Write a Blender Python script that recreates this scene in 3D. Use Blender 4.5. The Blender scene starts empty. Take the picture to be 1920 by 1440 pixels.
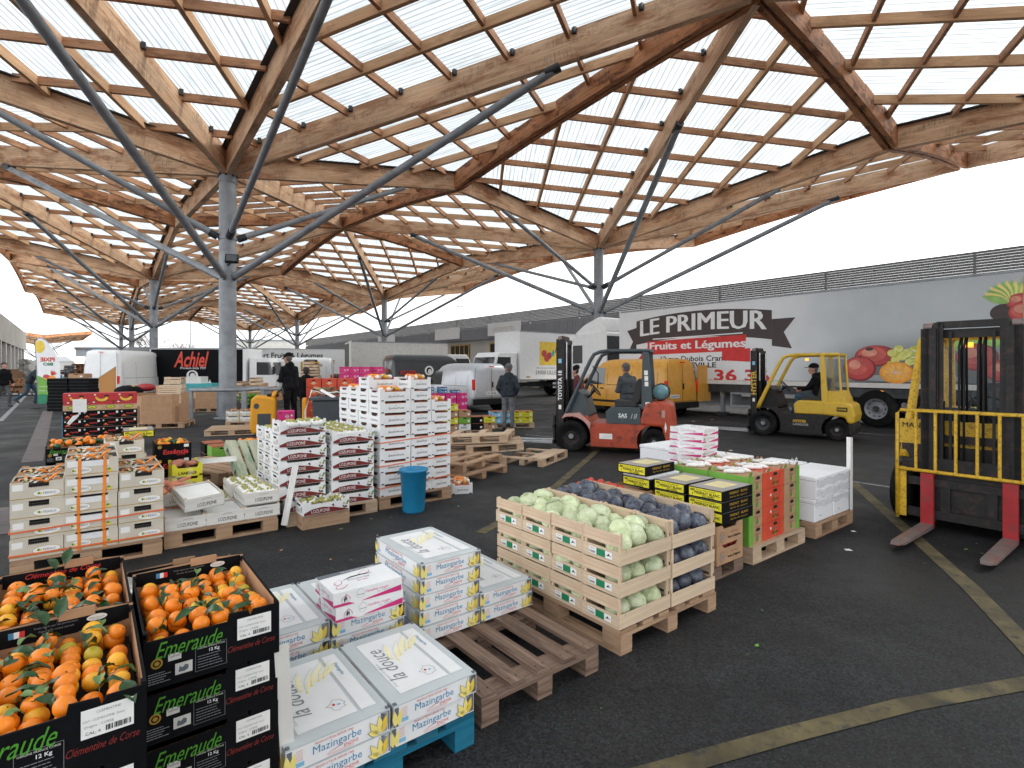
import bpy, bmesh, math, random
from mathutils import Vector, Matrix, noise
R = math.radians
random.seed(7)
S = bpy.context.scene
COL = S.collection

# ------------------------------------------------------------------ camera
cam_d = bpy.data.cameras.new('camera'); cam = bpy.data.objects.new('camera', cam_d); COL.objects.link(cam)
cam.location = (0, 0, 1.68); cam.rotation_euler = (R(90), 0, 0)
cam_d.sensor_width = 36.0; cam_d.lens = 36.0 * 1010 / 1920
cam_d.shift_y = -30 / 1920
cam_d.clip_start = 0.05; cam_d.clip_end = 1500
S.camera = cam
S.render.resolution_x = 1024; S.render.resolution_y = 768
# ------------------------------------------------------------------ light
SUN_EL, SUN_AZ = 38, 74          # azimuth measured clockwise from +Y (the view direction)
W = bpy.data.worlds.new('World'); S.world = W; W.use_nodes = True
nt = W.node_tree; nt.nodes.clear()
out = nt.nodes.new('ShaderNodeOutputWorld'); bg = nt.nodes.new('ShaderNodeBackground')
sky = nt.nodes.new('ShaderNodeTexSky'); sky.sky_type = 'NISHITA'; sky.sun_disc = False
sky.sun_elevation = R(SUN_EL); sky.sun_rotation = R(SUN_AZ)
sky.air_density = 1.2; sky.dust_density = 5.0; sky.ozone_density = 1.0
hs = nt.nodes.new('ShaderNodeHueSaturation'); hs.inputs['Saturation'].default_value = 0.25
mx = nt.nodes.new('ShaderNodeMix'); mx.data_type = 'RGBA'
mx.inputs[0].default_value = 0.60
mx.inputs[7].default_value = (8.3, 8.45, 8.6, 1)      # even bright cloud cover
nt.links.new(sky.outputs[0], hs.inputs['Color']); nt.links.new(hs.outputs[0], mx.inputs[6])
nt.links.new(mx.outputs[2], bg.inputs[0]); bg.inputs[1].default_value = 0.15
nt.links.new(bg.outputs[0], out.inputs[0])
sd = bpy.data.lights.new('sun', 'SUN'); sd.energy = 2.4; sd.angle = R(12); sd.color = (1.0, 0.93, 0.83)
so = bpy.data.objects.new('sun', sd); COL.objects.link(so)
az, el = R(SUN_AZ), R(SUN_EL)
sv = Vector((math.sin(az) * math.cos(el), math.cos(az) * math.cos(el), math.sin(el)))
so.rotation_euler = sv.to_track_quat('Z', 'Y').to_euler(); so.location = (20, 20, 40)
S.view_settings.view_transform = 'Standard'; S.view_settings.look = 'None'
S.view_settings.exposure = 1.27; S.view_settings.gamma = 1; S.view_settings.use_curve_mapping = False

# ------------------------------------------------------------------ materials
MATS = {}
def mat(name, col, rough=0.6, metal=0.0, var=0.12, scale=6.0, bump=0.0, dirt=None, dirt_amt=0.0, dscale=3.0, emit=None, coat=0, spec=0.5):
    """Principled with a two-scale procedural variation and an optional dirt layer."""
    if name in MATS: return MATS[name]
    m = bpy.data.materials.new(name); m.use_nodes = True; N = m.node_tree.nodes; L = m.node_tree.links
    b = N['Principled BSDF']; b.inputs['Roughness'].default_value = rough; b.inputs['Metallic'].default_value = metal
    b.inputs['Specular IOR Level'].default_value = spec
    if coat: b.inputs['Coat Weight'].default_value = coat; b.inputs['Coat Roughness'].default_value = 0.1
    tc = N.new('ShaderNodeTexCoord'); nz = N.new('ShaderNodeTexNoise'); nz.inputs['Scale'].default_value = scale
    nz.inputs['Detail'].default_value = 5; L.new(tc.outputs['Object'], nz.inputs['Vector'])
    rp = N.new('ShaderNodeMapRange'); rp.inputs[1].default_value = 0.3; rp.inputs[2].default_value = 0.7
    rp.inputs[3].default_value = 1 - var; rp.inputs[4].default_value = 1 + var
    L.new(nz.outputs['Fac'], rp.inputs[0])
    mlt = N.new('ShaderNodeMix'); mlt.data_type = 'RGBA'; mlt.blend_type = 'MULTIPLY'; mlt.inputs[0].default_value = 1
    mlt.inputs[6].default_value = (*col, 1); L.new(rp.outputs[0], mlt.inputs[7])
    last = mlt.outputs[2]
    if dirt:
        n2 = N.new('ShaderNodeTexNoise'); n2.inputs['Scale'].default_value = dscale; n2.inputs['Detail'].default_value = 9
        n2.inputs['Roughness'].default_value = 0.7; L.new(tc.outputs['Object'], n2.inputs['Vector'])
        r2 = N.new('ShaderNodeMapRange'); r2.inputs[1].default_value = 0.5; r2.inputs[2].default_value = 0.66
        r2.inputs[3].default_value = 0; r2.inputs[4].default_value = dirt_amt; L.new(n2.outputs['Fac'], r2.inputs[0])
        md = N.new('ShaderNodeMix'); md.data_type = 'RGBA'; L.new(r2.outputs[0], md.inputs[0])
        L.new(last, md.inputs[6]); md.inputs[7].default_value = (*dirt, 1); last = md.outputs[2]
    L.new(last, b.inputs['Base Color'])
    if bump:
        bp = N.new('ShaderNodeBump'); bp.inputs['Strength'].default_value = bump; bp.inputs['Distance'].default_value = 0.01
        L.new(nz.outputs['Fac'], bp.inputs['Height']); L.new(bp.outputs[0], b.inputs['Normal'])
    if emit: b.inputs['Emission Color'].default_value = (*col, 1); b.inputs['Emission Strength'].default_value = emit
    MATS[name] = m; return m

def wood(name, c1, c2, stain=None, st_amt=0.0, st_scale=(0.7, 3.0), lam=0.0, rough=0.75, grain=30, knots=0.0, drip=False):
    """Wood whose grain runs along the UV u axis (metres along the board)."""
    if name in MATS: return MATS[name]
    m = bpy.data.materials.new(name); m.use_nodes = True; N = m.node_tree.nodes; L = m.node_tree.links
    b = N['Principled BSDF']; b.inputs['Roughness'].default_value = rough; b.inputs['Specular IOR Level'].default_value = 0.3
    uv = N.new('ShaderNodeUVMap')
    def nz(sx, sy, detail=5, dist=0.0, rough_=0.6):
        mp = N.new('ShaderNodeMapping'); mp.inputs['Scale'].default_value = (sx, sy, 1); L.new(uv.outputs[0], mp.inputs[0])
        n = N.new('ShaderNodeTexNoise'); n.inputs['Scale'].default_value = 1; n.inputs['Detail'].default_value = detail
        n.inputs['Distortion'].default_value = dist; n.inputs['Roughness'].default_value = rough_
        L.new(mp.outputs[0], n.inputs['Vector']); return n.outputs['Fac']
    def rng(s, a, b_, c, d):
        r = N.new('ShaderNodeMapRange'); r.inputs[1].default_value = a; r.inputs[2].default_value = b_
        r.inputs[3].default_value = c; r.inputs[4].default_value = d; L.new(s, r.inputs[0]); return r.outputs[0]
    def mix(f, a, b_, mode='MIX'):
        x = N.new('ShaderNodeMix'); x.data_type = 'RGBA'; x.blend_type = mode
        if isinstance(f, float): x.inputs[0].default_value = f
        else: L.new(f, x.inputs[0])
        for s, k in ((a, 6), (b_, 7)):
            if isinstance(s, tuple): x.inputs[k].default_value = (*s, 1)
            else: L.new(s, x.inputs[k])
        return x.outputs[2]
    g = nz(1.2, grain, 6, 0.6)
    base = mix(rng(g, 0.35, 0.65, 0, 1), c1, c2)
    big = nz(0.5, 2.0, 3)
    base = mix(1.0, base, rng(big, 0.3, 0.7, 0.78, 1.2), 'MULTIPLY')
    if knots:
        mp = N.new('ShaderNodeMapping'); mp.inputs['Scale'].default_value = (2.2, 7, 1); L.new(uv.outputs[0], mp.inputs[0])
        vo = N.new('ShaderNodeTexVoronoi'); vo.inputs['Scale'].default_value = 1; L.new(mp.outputs[0], vo.inputs['Vector'])
        base = mix(rng(vo.outputs['Distance'], 0.05, 0.13, knots, 0), base, (0.07, 0.035, 0.02))
    if lam:
        mp = N.new('ShaderNodeMapping'); mp.inputs['Scale'].default_value = (0.001, 25, 1); L.new(uv.outputs[0], mp.inputs[0])
        wv = N.new('ShaderNodeTexNoise'); wv.inputs['Scale'].default_value = 1; wv.inputs['Detail'].default_value = 0; L.new(mp.outputs[0], wv.inputs['Vector'])
        base = mix(1.0, base, rng(wv.outputs['Fac'], 0.3, 0.7, 1 - lam, 1 + lam), 'MULTIPLY')
    if stain:
        s1 = nz(st_scale[0], st_scale[1], 10, 0.3, 0.75)
        base = mix(rng(s1, 0.50, 0.60, 0, st_amt), base, stain)
        if drip:   # vertical run marks across the beam
            s2 = nz(16.0, 1.6, 9, 0.2, 0.85); s3 = nz(0.8, 1.6, 5, 0.5, 0.7)
            k = N.new('ShaderNodeMath'); k.operation = 'MULTIPLY'
            L.new(rng(s2, 0.46, 0.62, 0, 0.9), k.inputs[0]); L.new(rng(s3, 0.50, 0.62, 0, 0.85), k.inputs[1])
            base = mix(k.outputs[0], base, (0.055, 0.03, 0.02))
            s4 = nz(11.0, 0.8, 8, 0.3, 0.8)
            k2 = N.new('ShaderNodeMath'); k2.operation = 'MULTIPLY'
            L.new(rng(s4, 0.52, 0.66, 0, 0.4), k2.inputs[0]); L.new(rng(s3, 0.46, 0.56, 0, 0.8), k2.inputs[1])
            base = mix(k2.outputs[0], base, (0.55, 0.5, 0.45))
    L.new(base, b.inputs['Base Color'])
    bp = N.new('ShaderNodeBump'); bp.inputs['Strength'].default_value = 0.25; bp.inputs['Distance'].default_value = 0.01
    L.new(g, bp.inputs['Height']); L.new(bp.outputs[0], b.inputs['Normal'])
    MATS[name] = m; return m

def glassy(name, col=(0.6, 0.7, 0.72), a=0.35, rough=0.05):
    if name in MATS: return MATS[name]
    m = bpy.data.materials.new(name); m.use_nodes = True; N = m.node_tree.nodes; L = m.node_tree.links
    b = N['Principled BSDF']; b.inputs['Base Color'].default_value = (*col, 1); b.inputs['Roughness'].default_value = rough
    t = N.new('ShaderNodeBsdfTransparent'); x = N.new('ShaderNodeMixShader'); x.inputs[0].default_value = a
    L.new(t.outputs[0], x.inputs[1]); L.new(b.outputs[0], x.inputs[2]); L.new(x.outputs[0], N['Material Output'].inputs[0])
    MATS[name] = m; return m

M = {}
M['white'] = mat('white_print', (0.78, 0.79, 0.80), 0.5, var=0.05)
M['offwhite'] = mat('off_white_card', (0.66, 0.65, 0.62), 0.6, var=0.08)
M['paper'] = mat('paper', (0.82, 0.82, 0.80), 0.7, var=0.05)
M['kraft'] = mat('kraft_card', (0.42, 0.25, 0.14), 0.8, var=0.12, scale=9)
M['kraft_d'] = mat('kraft_dark', (0.27, 0.15, 0.085), 0.8, var=0.15)
M['black_card'] = mat('black_card', (0.0045, 0.005, 0.0065), 0.65, var=0.3, scale=14, spec=0.12)
M['ink'] = mat('black_ink', (0.012, 0.012, 0.014), 0.7, spec=0.2)
M['grey_ink'] = mat('grey_ink', (0.22, 0.23, 0.25), 0.6)
M['hole'] = mat('opening_shade', (0.01, 0.008, 0.007), 0.9)  # near-black colour stands in for the shade inside slots, hand holes and gaps
M['blue_ink'] = mat('blue_ink', (0.05, 0.23, 0.42), 0.6)
M['red_ink'] = mat('red_ink', (0.60, 0.03, 0.03), 0.6)
M['pink'] = mat('magenta_ink', (0.55, 0.02, 0.17), 0.55)
M['pinkbox'] = mat('magenta_card', (0.66, 0.02, 0.20), 0.5, var=0.1)
M['red_card'] = mat('red_card', (0.50, 0.025, 0.03), 0.5, var=0.1)
M['orange_red'] = mat('orange_red_card', (0.62, 0.07, 0.03), 0.5, var=0.1)
M['yellow_ink'] = mat('yellow_ink', (0.80, 0.56, 0.06), 0.55)
M['pale_yel'] = mat('pale_yellow_print', (0.85, 0.72, 0.22), 0.55)
M['acid'] = mat('acid_yellow', (0.72, 0.66, 0.03), 0.5, var=0.06)
M['green_ink'] = mat('green_ink', (0.07, 0.30, 0.02), 0.55)
M['lime'] = mat('lime_card', (0.16, 0.38, 0.05), 0.55, var=0.12)
M['dk_green'] = mat('dark_green_card', (0.01, 0.20, 0.09), 0.5)
M['sky_card'] = mat('light_blue_card', (0.22, 0.50, 0.72), 0.5)
M['bluegrey'] = mat('pale_blue_grey_card', (0.52, 0.565, 0.585), 0.5, var=0.05)
M['dkgrey_card'] = mat('dark_grey_print', (0.12, 0.14, 0.17), 0.5)
M['gold'] = mat('gold_ink', (0.40, 0.24, 0.03), 0.5)
M['tape_or'] = mat('orange_tape', (0.85, 0.24, 0.02), 0.4)
M['strap_or'] = mat('orange_strap', (0.75, 0.16, 0.05), 0.4)
M['maroon'] = mat('maroon_ink', (0.17, 0.015, 0.012), 0.5)
M['cream'] = mat('cream_card', (0.60, 0.55, 0.46), 0.65, var=0.1)
M['steel'] = mat('galvanised_steel', (0.27, 0.29, 0.315), 0.5, 0.2, var=0.25, scale=3, dirt=(0.28, 0.29, 0.3), dirt_amt=0.5)
M['steel_d'] = mat('dark_steel', (0.05, 0.055, 0.06), 0.5, 0.5, var=0.3)
M['rust_steel'] = mat('worn_black_steel', (0.009, 0.009, 0.010), 0.6, 0.1, var=0.4, scale=9, dirt=(0.075, 0.035, 0.025), dirt_amt=0.55, dscale=14)
M['chrome'] = mat('chrome_rod', (0.5, 0.5, 0.52), 0.2, 1.0)
M['rubber'] = mat('rubber', (0.007, 0.007, 0.0075), 0.85, var=0.3, dirt=(0.035, 0.033, 0.03), dirt_amt=0.5, spec=0.2)
M['plastic_k'] = mat('black_plastic', (0.009, 0.0095, 0.011), 0.5, spec=0.3)
M['tray_k'] = mat('seat_vinyl', (0.02, 0.021, 0.023), 0.6)
M['sack'] = glassy('thin_clear_sack', (0.8, 0.75, 0.72), 0.13, 0.25)
M['glass'] = glassy('cab_glass', (0.10, 0.13, 0.15), 0.30, 0.03)
M['dkglass'] = mat('dark_window', (0.015, 0.02, 0.024), 0.06, spec=1.0)
M['sheet_film'] = glassy('clear_film', (0.8, 0.8, 0.82), 0.3, 0.15)
M['tf_orange'] = mat('orange_machine_paint', (0.43, 0.06, 0.022), 0.45, var=0.15, dirt=(0.055, 0.025, 0.02), dirt_amt=0.85, dscale=7)
M['tf_pink'] = mat('faded_orange_paint', (0.50, 0.28, 0.25), 0.6, var=0.1)
M['tf_grey'] = mat('blue_grey_machine_paint', (0.045, 0.062, 0.072), 0.45, var=0.15)
M['hy_yel'] = mat('yellow_machine_paint', (0.66, 0.42, 0.03), 0.42, var=0.08, dirt=(0.22, 0.14, 0.03), dirt_amt=0.5, dscale=6)
M['hy_yel_w'] = mat('worn_yellow_paint', (0.62, 0.38, 0.02), 0.5, var=0.12, dirt=(0.12, 0.06, 0.02), dirt_amt=0.8, dscale=34)
M['ptr'] = mat('amber_machine_paint', (0.75, 0.33, 0.01), 0.4, var=0.05)
M['fork_red'] = mat('worn_red_paint', (0.36, 0.015, 0.02), 0.55, var=0.2, dirt=(0.10, 0.05, 0.045), dirt_amt=0.6, dscale=10)
M['fork_worn'] = mat('scraped_fork_steel', (0.20, 0.17, 0.16), 0.5, 0.3, var=0.3, dirt=(0.42, 0.10, 0.07), dirt_amt=0.8, dscale=9)
M['gas'] = mat('teal_gas_bottle', (0.13, 0.27, 0.31), 0.4)
M['van_white'] = mat('white_vehicle_paint', (0.82, 0.83, 0.84), 0.3, var=0.04, coat=0.4)
M['van_silver'] = mat('silver_vehicle_paint', (0.50, 0.53, 0.57), 0.3, 0.3, var=0.05, coat=0.5)
M['van_black'] = mat('black_vehicle_paint', (0.02, 0.025, 0.03), 0.3, var=0.1, coat=0.5)
M['van_yellow'] = mat('amber_vehicle_paint', (0.68, 0.33, 0.04), 0.38, var=0.08, coat=0.3)
M['redlamp'] = mat('red_lamp', (0.55, 0.02, 0.01), 0.25, emit=0.08)
M['fork_light'] = mat('bright_fork_steel', (0.42, 0.43, 0.45), 0.4, 0.2, var=0.2)
M['amberlamp'] = mat('amber_lamp', (0.9, 0.3, 0.02), 0.3, emit=1.2)
M['bin_blue'] = mat('blue_plastic', (0.015, 0.22, 0.42), 0.4, var=0.08)
M['bin_dk'] = mat('grey_bin_plastic', (0.045, 0.055, 0.065), 0.5)
M['green_pl'] = mat('green_plastic', (0.01, 0.16, 0.08), 0.5)
M['styro'] = mat('polystyrene', (0.83, 0.84, 0.87), 0.7, var=0.03, scale=40)
M['conc'] = mat('pale_cladding', (0.52, 0.50, 0.46), 0.8, var=0.08, scale=0.5)
M['clad'] = mat('grey_metal_cladding', (0.26, 0.27, 0.29), 0.5, 0.2, var=0.05, scale=1)
M['roofpale'] = mat('pale_roof', (0.50, 0.55, 0.58), 0.6, var=0.05, scale=.3)
M['skin'] = mat('skin', (0.50, 0.27, 0.19), 0.55, var=0.08)
M['hair_g'] = mat('grey_hair', (0.12, 0.10, 0.09), 0.8, var=0.2, scale=60)
M['hair_d'] = mat('dark_hair', (0.02, 0.015, 0.012), 0.7, var=0.2, scale=60)
M['cloth_k'] = mat('black_cloth', (0.006, 0.0065, 0.0085), 0.9, var=0.4, scale=8, bump=0.5, spec=0.2)
M['cloth_n'] = mat('dark_navy_cloth', (0.016, 0.026, 0.036), 0.85, var=0.25, scale=8, bump=0.4)
M['cloth_g'] = mat('grey_cloth', (0.06, 0.07, 0.08), 0.85, var=0.25, scale=8, bump=0.4)
M['jean_g'] = mat('grey_jeans', (0.13, 0.14, 0.155), 0.85, var=0.25, scale=10, bump=0.4)
M['jean_b'] = mat('blue_jeans', (0.025, 0.06, 0.10), 0.85, var=0.25, scale=10, bump=0.4)
M['cloth_r'] = mat('maroon_cloth', (0.12, 0.015, 0.02), 0.85, var=0.2)
M['shoe'] = mat('shoe', (0.02, 0.02, 0.022), 0.6)
M['cap_g'] = mat('grey_cap', (0.10, 0.10, 0.11), 0.8)
M['clem'] = mat('clementine_skin', (0.84, 0.235, 0.008), 0.38, var=0.14, scale=9, bump=0.12)
M['clem_y'] = mat('yellow_clementine_skin', (0.85, 0.42, 0.02), 0.38, var=0.12, scale=9)
M['clem_g'] = mat('green_clementine_skin', (0.52, 0.42, 0.03), 0.38, var=0.2, scale=9)
M['leaf'] = mat('citrus_leaf', (0.018, 0.060, 0.014), 0.28, var=0.35, scale=14)
M['leaf_l'] = mat('pale_leaf_underside', (0.13, 0.22, 0.07), 0.5, var=0.2, scale=14)
M['grape'] = mat('green_grape', (0.38, 0.36, 0.10), 0.35, var=0.3, scale=25)
M['grape_k'] = mat('purple_grape', (0.08, 0.02, 0.06), 0.35, var=0.3)
M['sweet'] = mat('sweet_potato', (0.42, 0.17, 0.11), 0.7, var=0.2)
M['carrot'] = mat('carrot', (0.72, 0.20, 0.06), 0.5, var=0.2)
M['tomato'] = mat('red_produce', (0.55, 0.05, 0.03), 0.35, var=0.2)
M['line_w'] = mat('worn_white_paint', (0.22, 0.23, 0.24), 0.8, var=0.4, scale=5, dirt=(0.05, 0.052, 0.055), dirt_amt=0.9, dscale=12)
M['line_y'] = mat('worn_yellow_line', (0.095, 0.076, 0.034), 0.8, var=0.5, scale=5, dirt=(0.025, 0.026, 0.027), dirt_amt=1.0, dscale=9)
M['line_p'] = mat('worn_pink_block', (0.12, 0.10, 0.10), 0.8, var=0.3, scale=5, dirt=(0.05, 0.05, 0.05), dirt_amt=0.7)
# timber
M['glulam'] = wood('glulam', (0.64, 0.38, 0.22), (0.80, 0.56, 0.37), (0.34, 0.12, 0.045), 0.7, (0.5, 2.2), lam=0.12, knots=0.35, drip=True)
M['glulam_s'] = wood('stained_glulam', (0.44, 0.17, 0.07), (0.58, 0.29, 0.14), (0.10, 0.032, 0.018), 0.85, (0.9, 2.4), lam=0.12, drip=True)
M['purlin'] = wood('purlin_wood', (0.42, 0.195, 0.10), (0.58, 0.33, 0.19), (0.13, 0.06, 0.035), 0.6, (1.0, 3))
M['purlin_l'] = wood('light_rafter_wood', (0.58, 0.33, 0.18), (0.72, 0.46, 0.27), (0.2, 0.09, 0.05), 0.4, (0.8, 2))
M['pal_new'] = wood('new_pallet_wood', (0.46, 0.33, 0.22), (0.60, 0.46, 0.33), (0.3, 0.18, 0.11), 0.4, (2, 6), knots=0.6)
M['pal_old'] = wood('weathered_pallet_wood', (0.135, 0.085, 0.06), (0.27, 0.185, 0.14), (0.07, 0.045, 0.035), 0.6, (2, 8), knots=0.5, grain=45)
M['pal_mid'] = wood('used_pallet_wood', (0.34, 0.21, 0.125), (0.47, 0.32, 0.21), (0.19, 0.1, 0.06), 0.5, (2, 6), knots=0.5)
M['pal_grn'] = wood('pale_green_pallet_wood', (0.40, 0.42, 0.30), (0.52, 0.52, 0.40), (0.1, 0.26, 0.16), 0.6, (1, 3))
M['pal_blue'] = wood('blue_pallet_paint', (0.005, 0.11, 0.19), (0.015, 0.17, 0.27), (0.06, 0.08, 0.08), 0.3, (2, 6))
M['pal_red'] = wood('dark_red_pallet_paint', (0.10, 0.012, 0.012), (0.15, 0.022, 0.02), (0.06, 0.03, 0.03), 0.4, (2, 6))
M['crate'] = wood('poplar_crate_wood', (0.60, 0.44, 0.30), (0.74, 0.60, 0.44), (0.42, 0.26, 0.15), 0.25, (1.5, 4), grain=55, knots=0.45)
M['crate_w'] = wood('white_stained_crate', (0.66, 0.64, 0.60), (0.76, 0.75, 0.72), (0.5, 0.4, 0.3), 0.15, (2, 5), grain=50)
M['ply'] = wood('orange_plywood', (0.42, 0.19, 0.06), (0.52, 0.26, 0.09))

# ------------------------------------------------------------------ mesh builder
TXT = {}
def text_mesh(s, shear, bold, space):
    k = (s, shear, bold, space)
    if k in TXT: return TXT[k]
    c = bpy.data.curves.new('lettering', 'FONT'); c.body = s; c.size = 1; c.shear = shear; c.offset = bold; c.resolution_u = 2
    c.space_character = space; c.align_x = 'CENTER'; c.align_y = 'CENTER'
    o = bpy.data.objects.new('lettering', c); me = bpy.data.meshes.new_from_object(o)
    vs = [tuple(v.co) for v in me.vertices]; fs = [tuple(p.vertices) for p in me.polygons]
    w = (max(v[0] for v in vs) - min(v[0] for v in vs)) if vs else 1
    cx = (max(v[0] for v in vs) + min(v[0] for v in vs)) / 2; cy = (max(v[1] for v in vs) + min(v[1] for v in vs)) / 2
    h = max(v[1] for v in vs) - min(v[1] for v in vs)
    vs = [((v[0] - cx), (v[1] - cy)) for v in vs]
    bpy.data.objects.remove(o); bpy.data.curves.remove(c); bpy.data.meshes.remove(me)
    TXT[k] = (vs, fs, w, h); return TXT[k]

class MB:
    def __init__(s): s.v = []; s.f = []; s.m = []; s.sm = []; s.uv = []; s.names = []
    def mi(s, m):
        if m not in s.names: s.names.append(m)
        return s.names.index(m)
    def add(s, vs, fs, m, X=None, smooth=False, uvs=None):
        b = len(s.v)
        for v in vs:
            v = Vector(v)
            if X is not None: v = X @ v
            s.v.append(v)
        k = s.mi(m)
        for i, f in enumerate(fs):
            s.f.append([b + j for j in f]); s.m.append(k); s.sm.append(smooth)
            s.uv.append(uvs[i] if uvs else [(vs[j][0], vs[j][1]) for j in f])
        return s
    def box(s, x0, x1, y0, y1, z0, z1, m, X=None, taper=None):
        vs = [(x0, y0, z0), (x1, y0, z0), (x1, y1, z0), (x0, y1, z0), (x0, y0, z1), (x1, y0, z1), (x1, y1, z1), (x0, y1, z1)]
        if taper:
            cx, cy = (x0 + x1) / 2, (y0 + y1) / 2
            for i in range(4, 8): vs[i] = (cx + (vs[i][0] - cx) * taper[0], cy + (vs[i][1] - cy) * taper[1], vs[i][2])
        fs = [(0, 3, 2, 1), (4, 5, 6, 7), (0, 1, 5, 4), (1, 2, 6, 5), (2, 3, 7, 6), (3, 0, 4, 7)]
        nax = [2, 2, 1, 0, 1, 0]
        d = [abs(x1 - x0), abs(y1 - y0), abs(z1 - z0)]; Lx = d.index(max(d))
        ro, rv = random.random() * 40, random.random() * 40
        uvs = []
        for f, n in zip(fs, nax):
            ax = [a for a in range(3) if a != n]
            if Lx in ax: a0 = Lx; a1 = [a for a in ax if a != Lx][0]
            else: a0, a1 = ax
            uvs.append([(vs[j][a0] + ro, vs[j][a1] + rv + n * 3) for j in f])
        return s.add(vs, fs, m, X, uvs=uvs)
    def beam(s, p0, p1, w, d, m, top=False):
        """board from p0 to p1; w horizontal, d vertical; p on the bottom centre line (or top)."""
        p0, p1 = Vector(p0), Vector(p1); L = (p1 - p0).length; t = (p1 - p0).normalized()
        side = t.cross(Vector((0, 0, 1)))
        side = side.normalized() if side.length > 1e-4 else Vector((1, 0, 0))
        up = side.cross(t).normalized()
        X = Matrix((( t.x, side.x, up.x, p0.x), (t.y, side.y, up.y, p0.y), (t.z, side.z, up.z, p0.z), (0, 0, 0, 1)))
        return s.box(0, L, -w / 2, w / 2, (-d if top else 0), (0 if top else d), m, X)
    def cyl(s, p0, p1, r0, m, r1=None, n=12, cap=True, smooth=True):
        r1 = r0 if r1 is None else r1
        p0, p1 = Vector(p0), Vector(p1); t = (p1 - p0).normalized()
        a = t.orthogonal().normalized(); b = t.cross(a)
        vs = []
        for p, r in ((p0, r0), (p1, r1)):
            for i in range(n):
                q = 2 * math.pi * i / n; vs.append(p + (a * math.cos(q) + b * math.sin(q)) * r)
        L = (p1 - p0).length
        fs = [(i, (i + 1) % n, n + (i + 1) % n, n + i) for i in range(n)]
        uvs = [[(0, i * .1), (0, i * .1 + .1), (L, i * .1 + .1), (L, i * .1)] for i in range(n)]
        s.add(vs, fs, m, smooth=smooth, uvs=uvs)
        if cap: s.add(vs, [tuple(range(n - 1, -1, -1)), tuple(range(n, 2 * n))], m, uvs=[[(v[0], v[1]) for v in vs[:n]]] * 2)
        return s
    def tube(s, pts, r, m, n=8, closed=False):
        pts = [Vector(p) for p in pts]; k = len(pts); vs = []
        for i, p in enumerate(pts):
            if closed: t = (pts[(i + 1) % k] - pts[i - 1])
            else: t = pts[min(i + 1, k - 1)] - pts[max(i - 1, 0)]
            t.normalize(); ref = Vector((0, 0, 1)) if abs(t.z) < 0.95 else Vector((0, 1, 0))
            a = t.cross(ref).normalized(); b = a.cross(t)
            rr = r[i] if isinstance(r, (list, tuple)) else r
            for j in range(n):
                q = 2 * math.pi * j / n; vs.append(p + (a * math.cos(q) + b * math.sin(q)) * rr)
        fs = []
        for i in range(k if closed else k - 1):
            for j in range(n):
                fs.append((i * n + j, i * n + (j + 1) % n, ((i + 1) % k) * n + (j + 1) % n, ((i + 1) % k) * n + j))
        if not closed: fs += [tuple(range(n - 1, -1, -1)), tuple(range((k - 1) * n, k * n))]
        return s.add(vs, fs, m, smooth=True)
    def lathe(s, prof, m, c=(0, 0, 0), n=20, X=None, axis='z'):
        vs = []
        for r, z in prof:
            for i in range(n):
                q = 2 * math.pi * i / n
                v = (r * math.cos(q), r * math.sin(q), z) if axis == 'z' else (r * math.cos(q), z, r * math.sin(q))
                vs.append((v[0] + c[0], v[1] + c[1], v[2] + c[2]))
        fs = []
        for k in range(len(prof) - 1):
            for i in range(n):
                fs.append((k * n + i, k * n + (i + 1) % n, (k + 1) * n + (i + 1) % n, (k + 1) * n + i))
        if axis != 'z': fs = [f[::-1] for f in fs]
        return s.add(vs, fs, m, X, smooth=True)
    def ell(s, c, r, m, n=10, k=7, X=None):
        vs = []; fs = []
        for j in range(k + 1):
            th = math.pi * j / k
            for i in range(n):
                q = 2 * math.pi * i / n
                vs.append((c[0] + r[0] * math.sin(th) * math.cos(q), c[1] + r[1] * math.sin(th) * math.sin(q), c[2] + r[2] * math.cos(th)))
        for j in range(k):
            for i in range(n): fs.append((j * n + i, (j + 1) * n + i, (j + 1) * n + (i + 1) % n, j * n + (i + 1) % n))
        return s.add(vs, fs, m, X, smooth=True)
    def poly(s, pts, m, uv=None):
        return s.add(pts, [tuple(range(len(pts)))], m)
    def prism(s, pts, t, m, X=None, m2=None):
        """polygon in the xz plane (list of (x,z)), extruded from y=t[0] to t[1]."""
        n = len(pts); vs = [(x, t[0], z) for x, z in pts] + [(x, t[1], z) for x, z in pts]
        fs = [tuple(range(n)), tuple(range(2 * n - 1, n - 1, -1))] + [(i, i + n, (i + 1) % n + n, (i + 1) % n) for i in range(n)]
        return s.add(vs, fs, m, X)
    def text(s, t, c, w, m, xd=(1, 0, 0), yd=(0, 0, 1), shear=0.0, bold=0.0, h=None, space=1.0, arc=0.0):
        """flat lettering centred on c, w wide, reading along xd with its top towards yd."""
        vs, fs, tw, th = text_mesh(t, shear, bold, space)
        k = w / tw; ky = k if h is None else h / th
        xd, yd, c = Vector(xd).normalized(), Vector(yd).normalized(), Vector(c)
        P = [c + xd * (v[0] * k) + yd * (v[1] * ky + arc * (1 - (2 * v[0] / tw) ** 2)) for v in vs]
        return s.add(P, fs, m)
    def rect(s, c, w, h, m, xd=(1, 0, 0), yd=(0, 0, 1)):
        c, xd, yd = Vector(c), Vector(xd).normalized() * (w / 2), Vector(yd).normalized() * (h / 2)
        return s.add([c - xd - yd, c + xd - yd, c + xd + yd, c - xd + yd], [(0, 1, 2, 3)], m)
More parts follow.
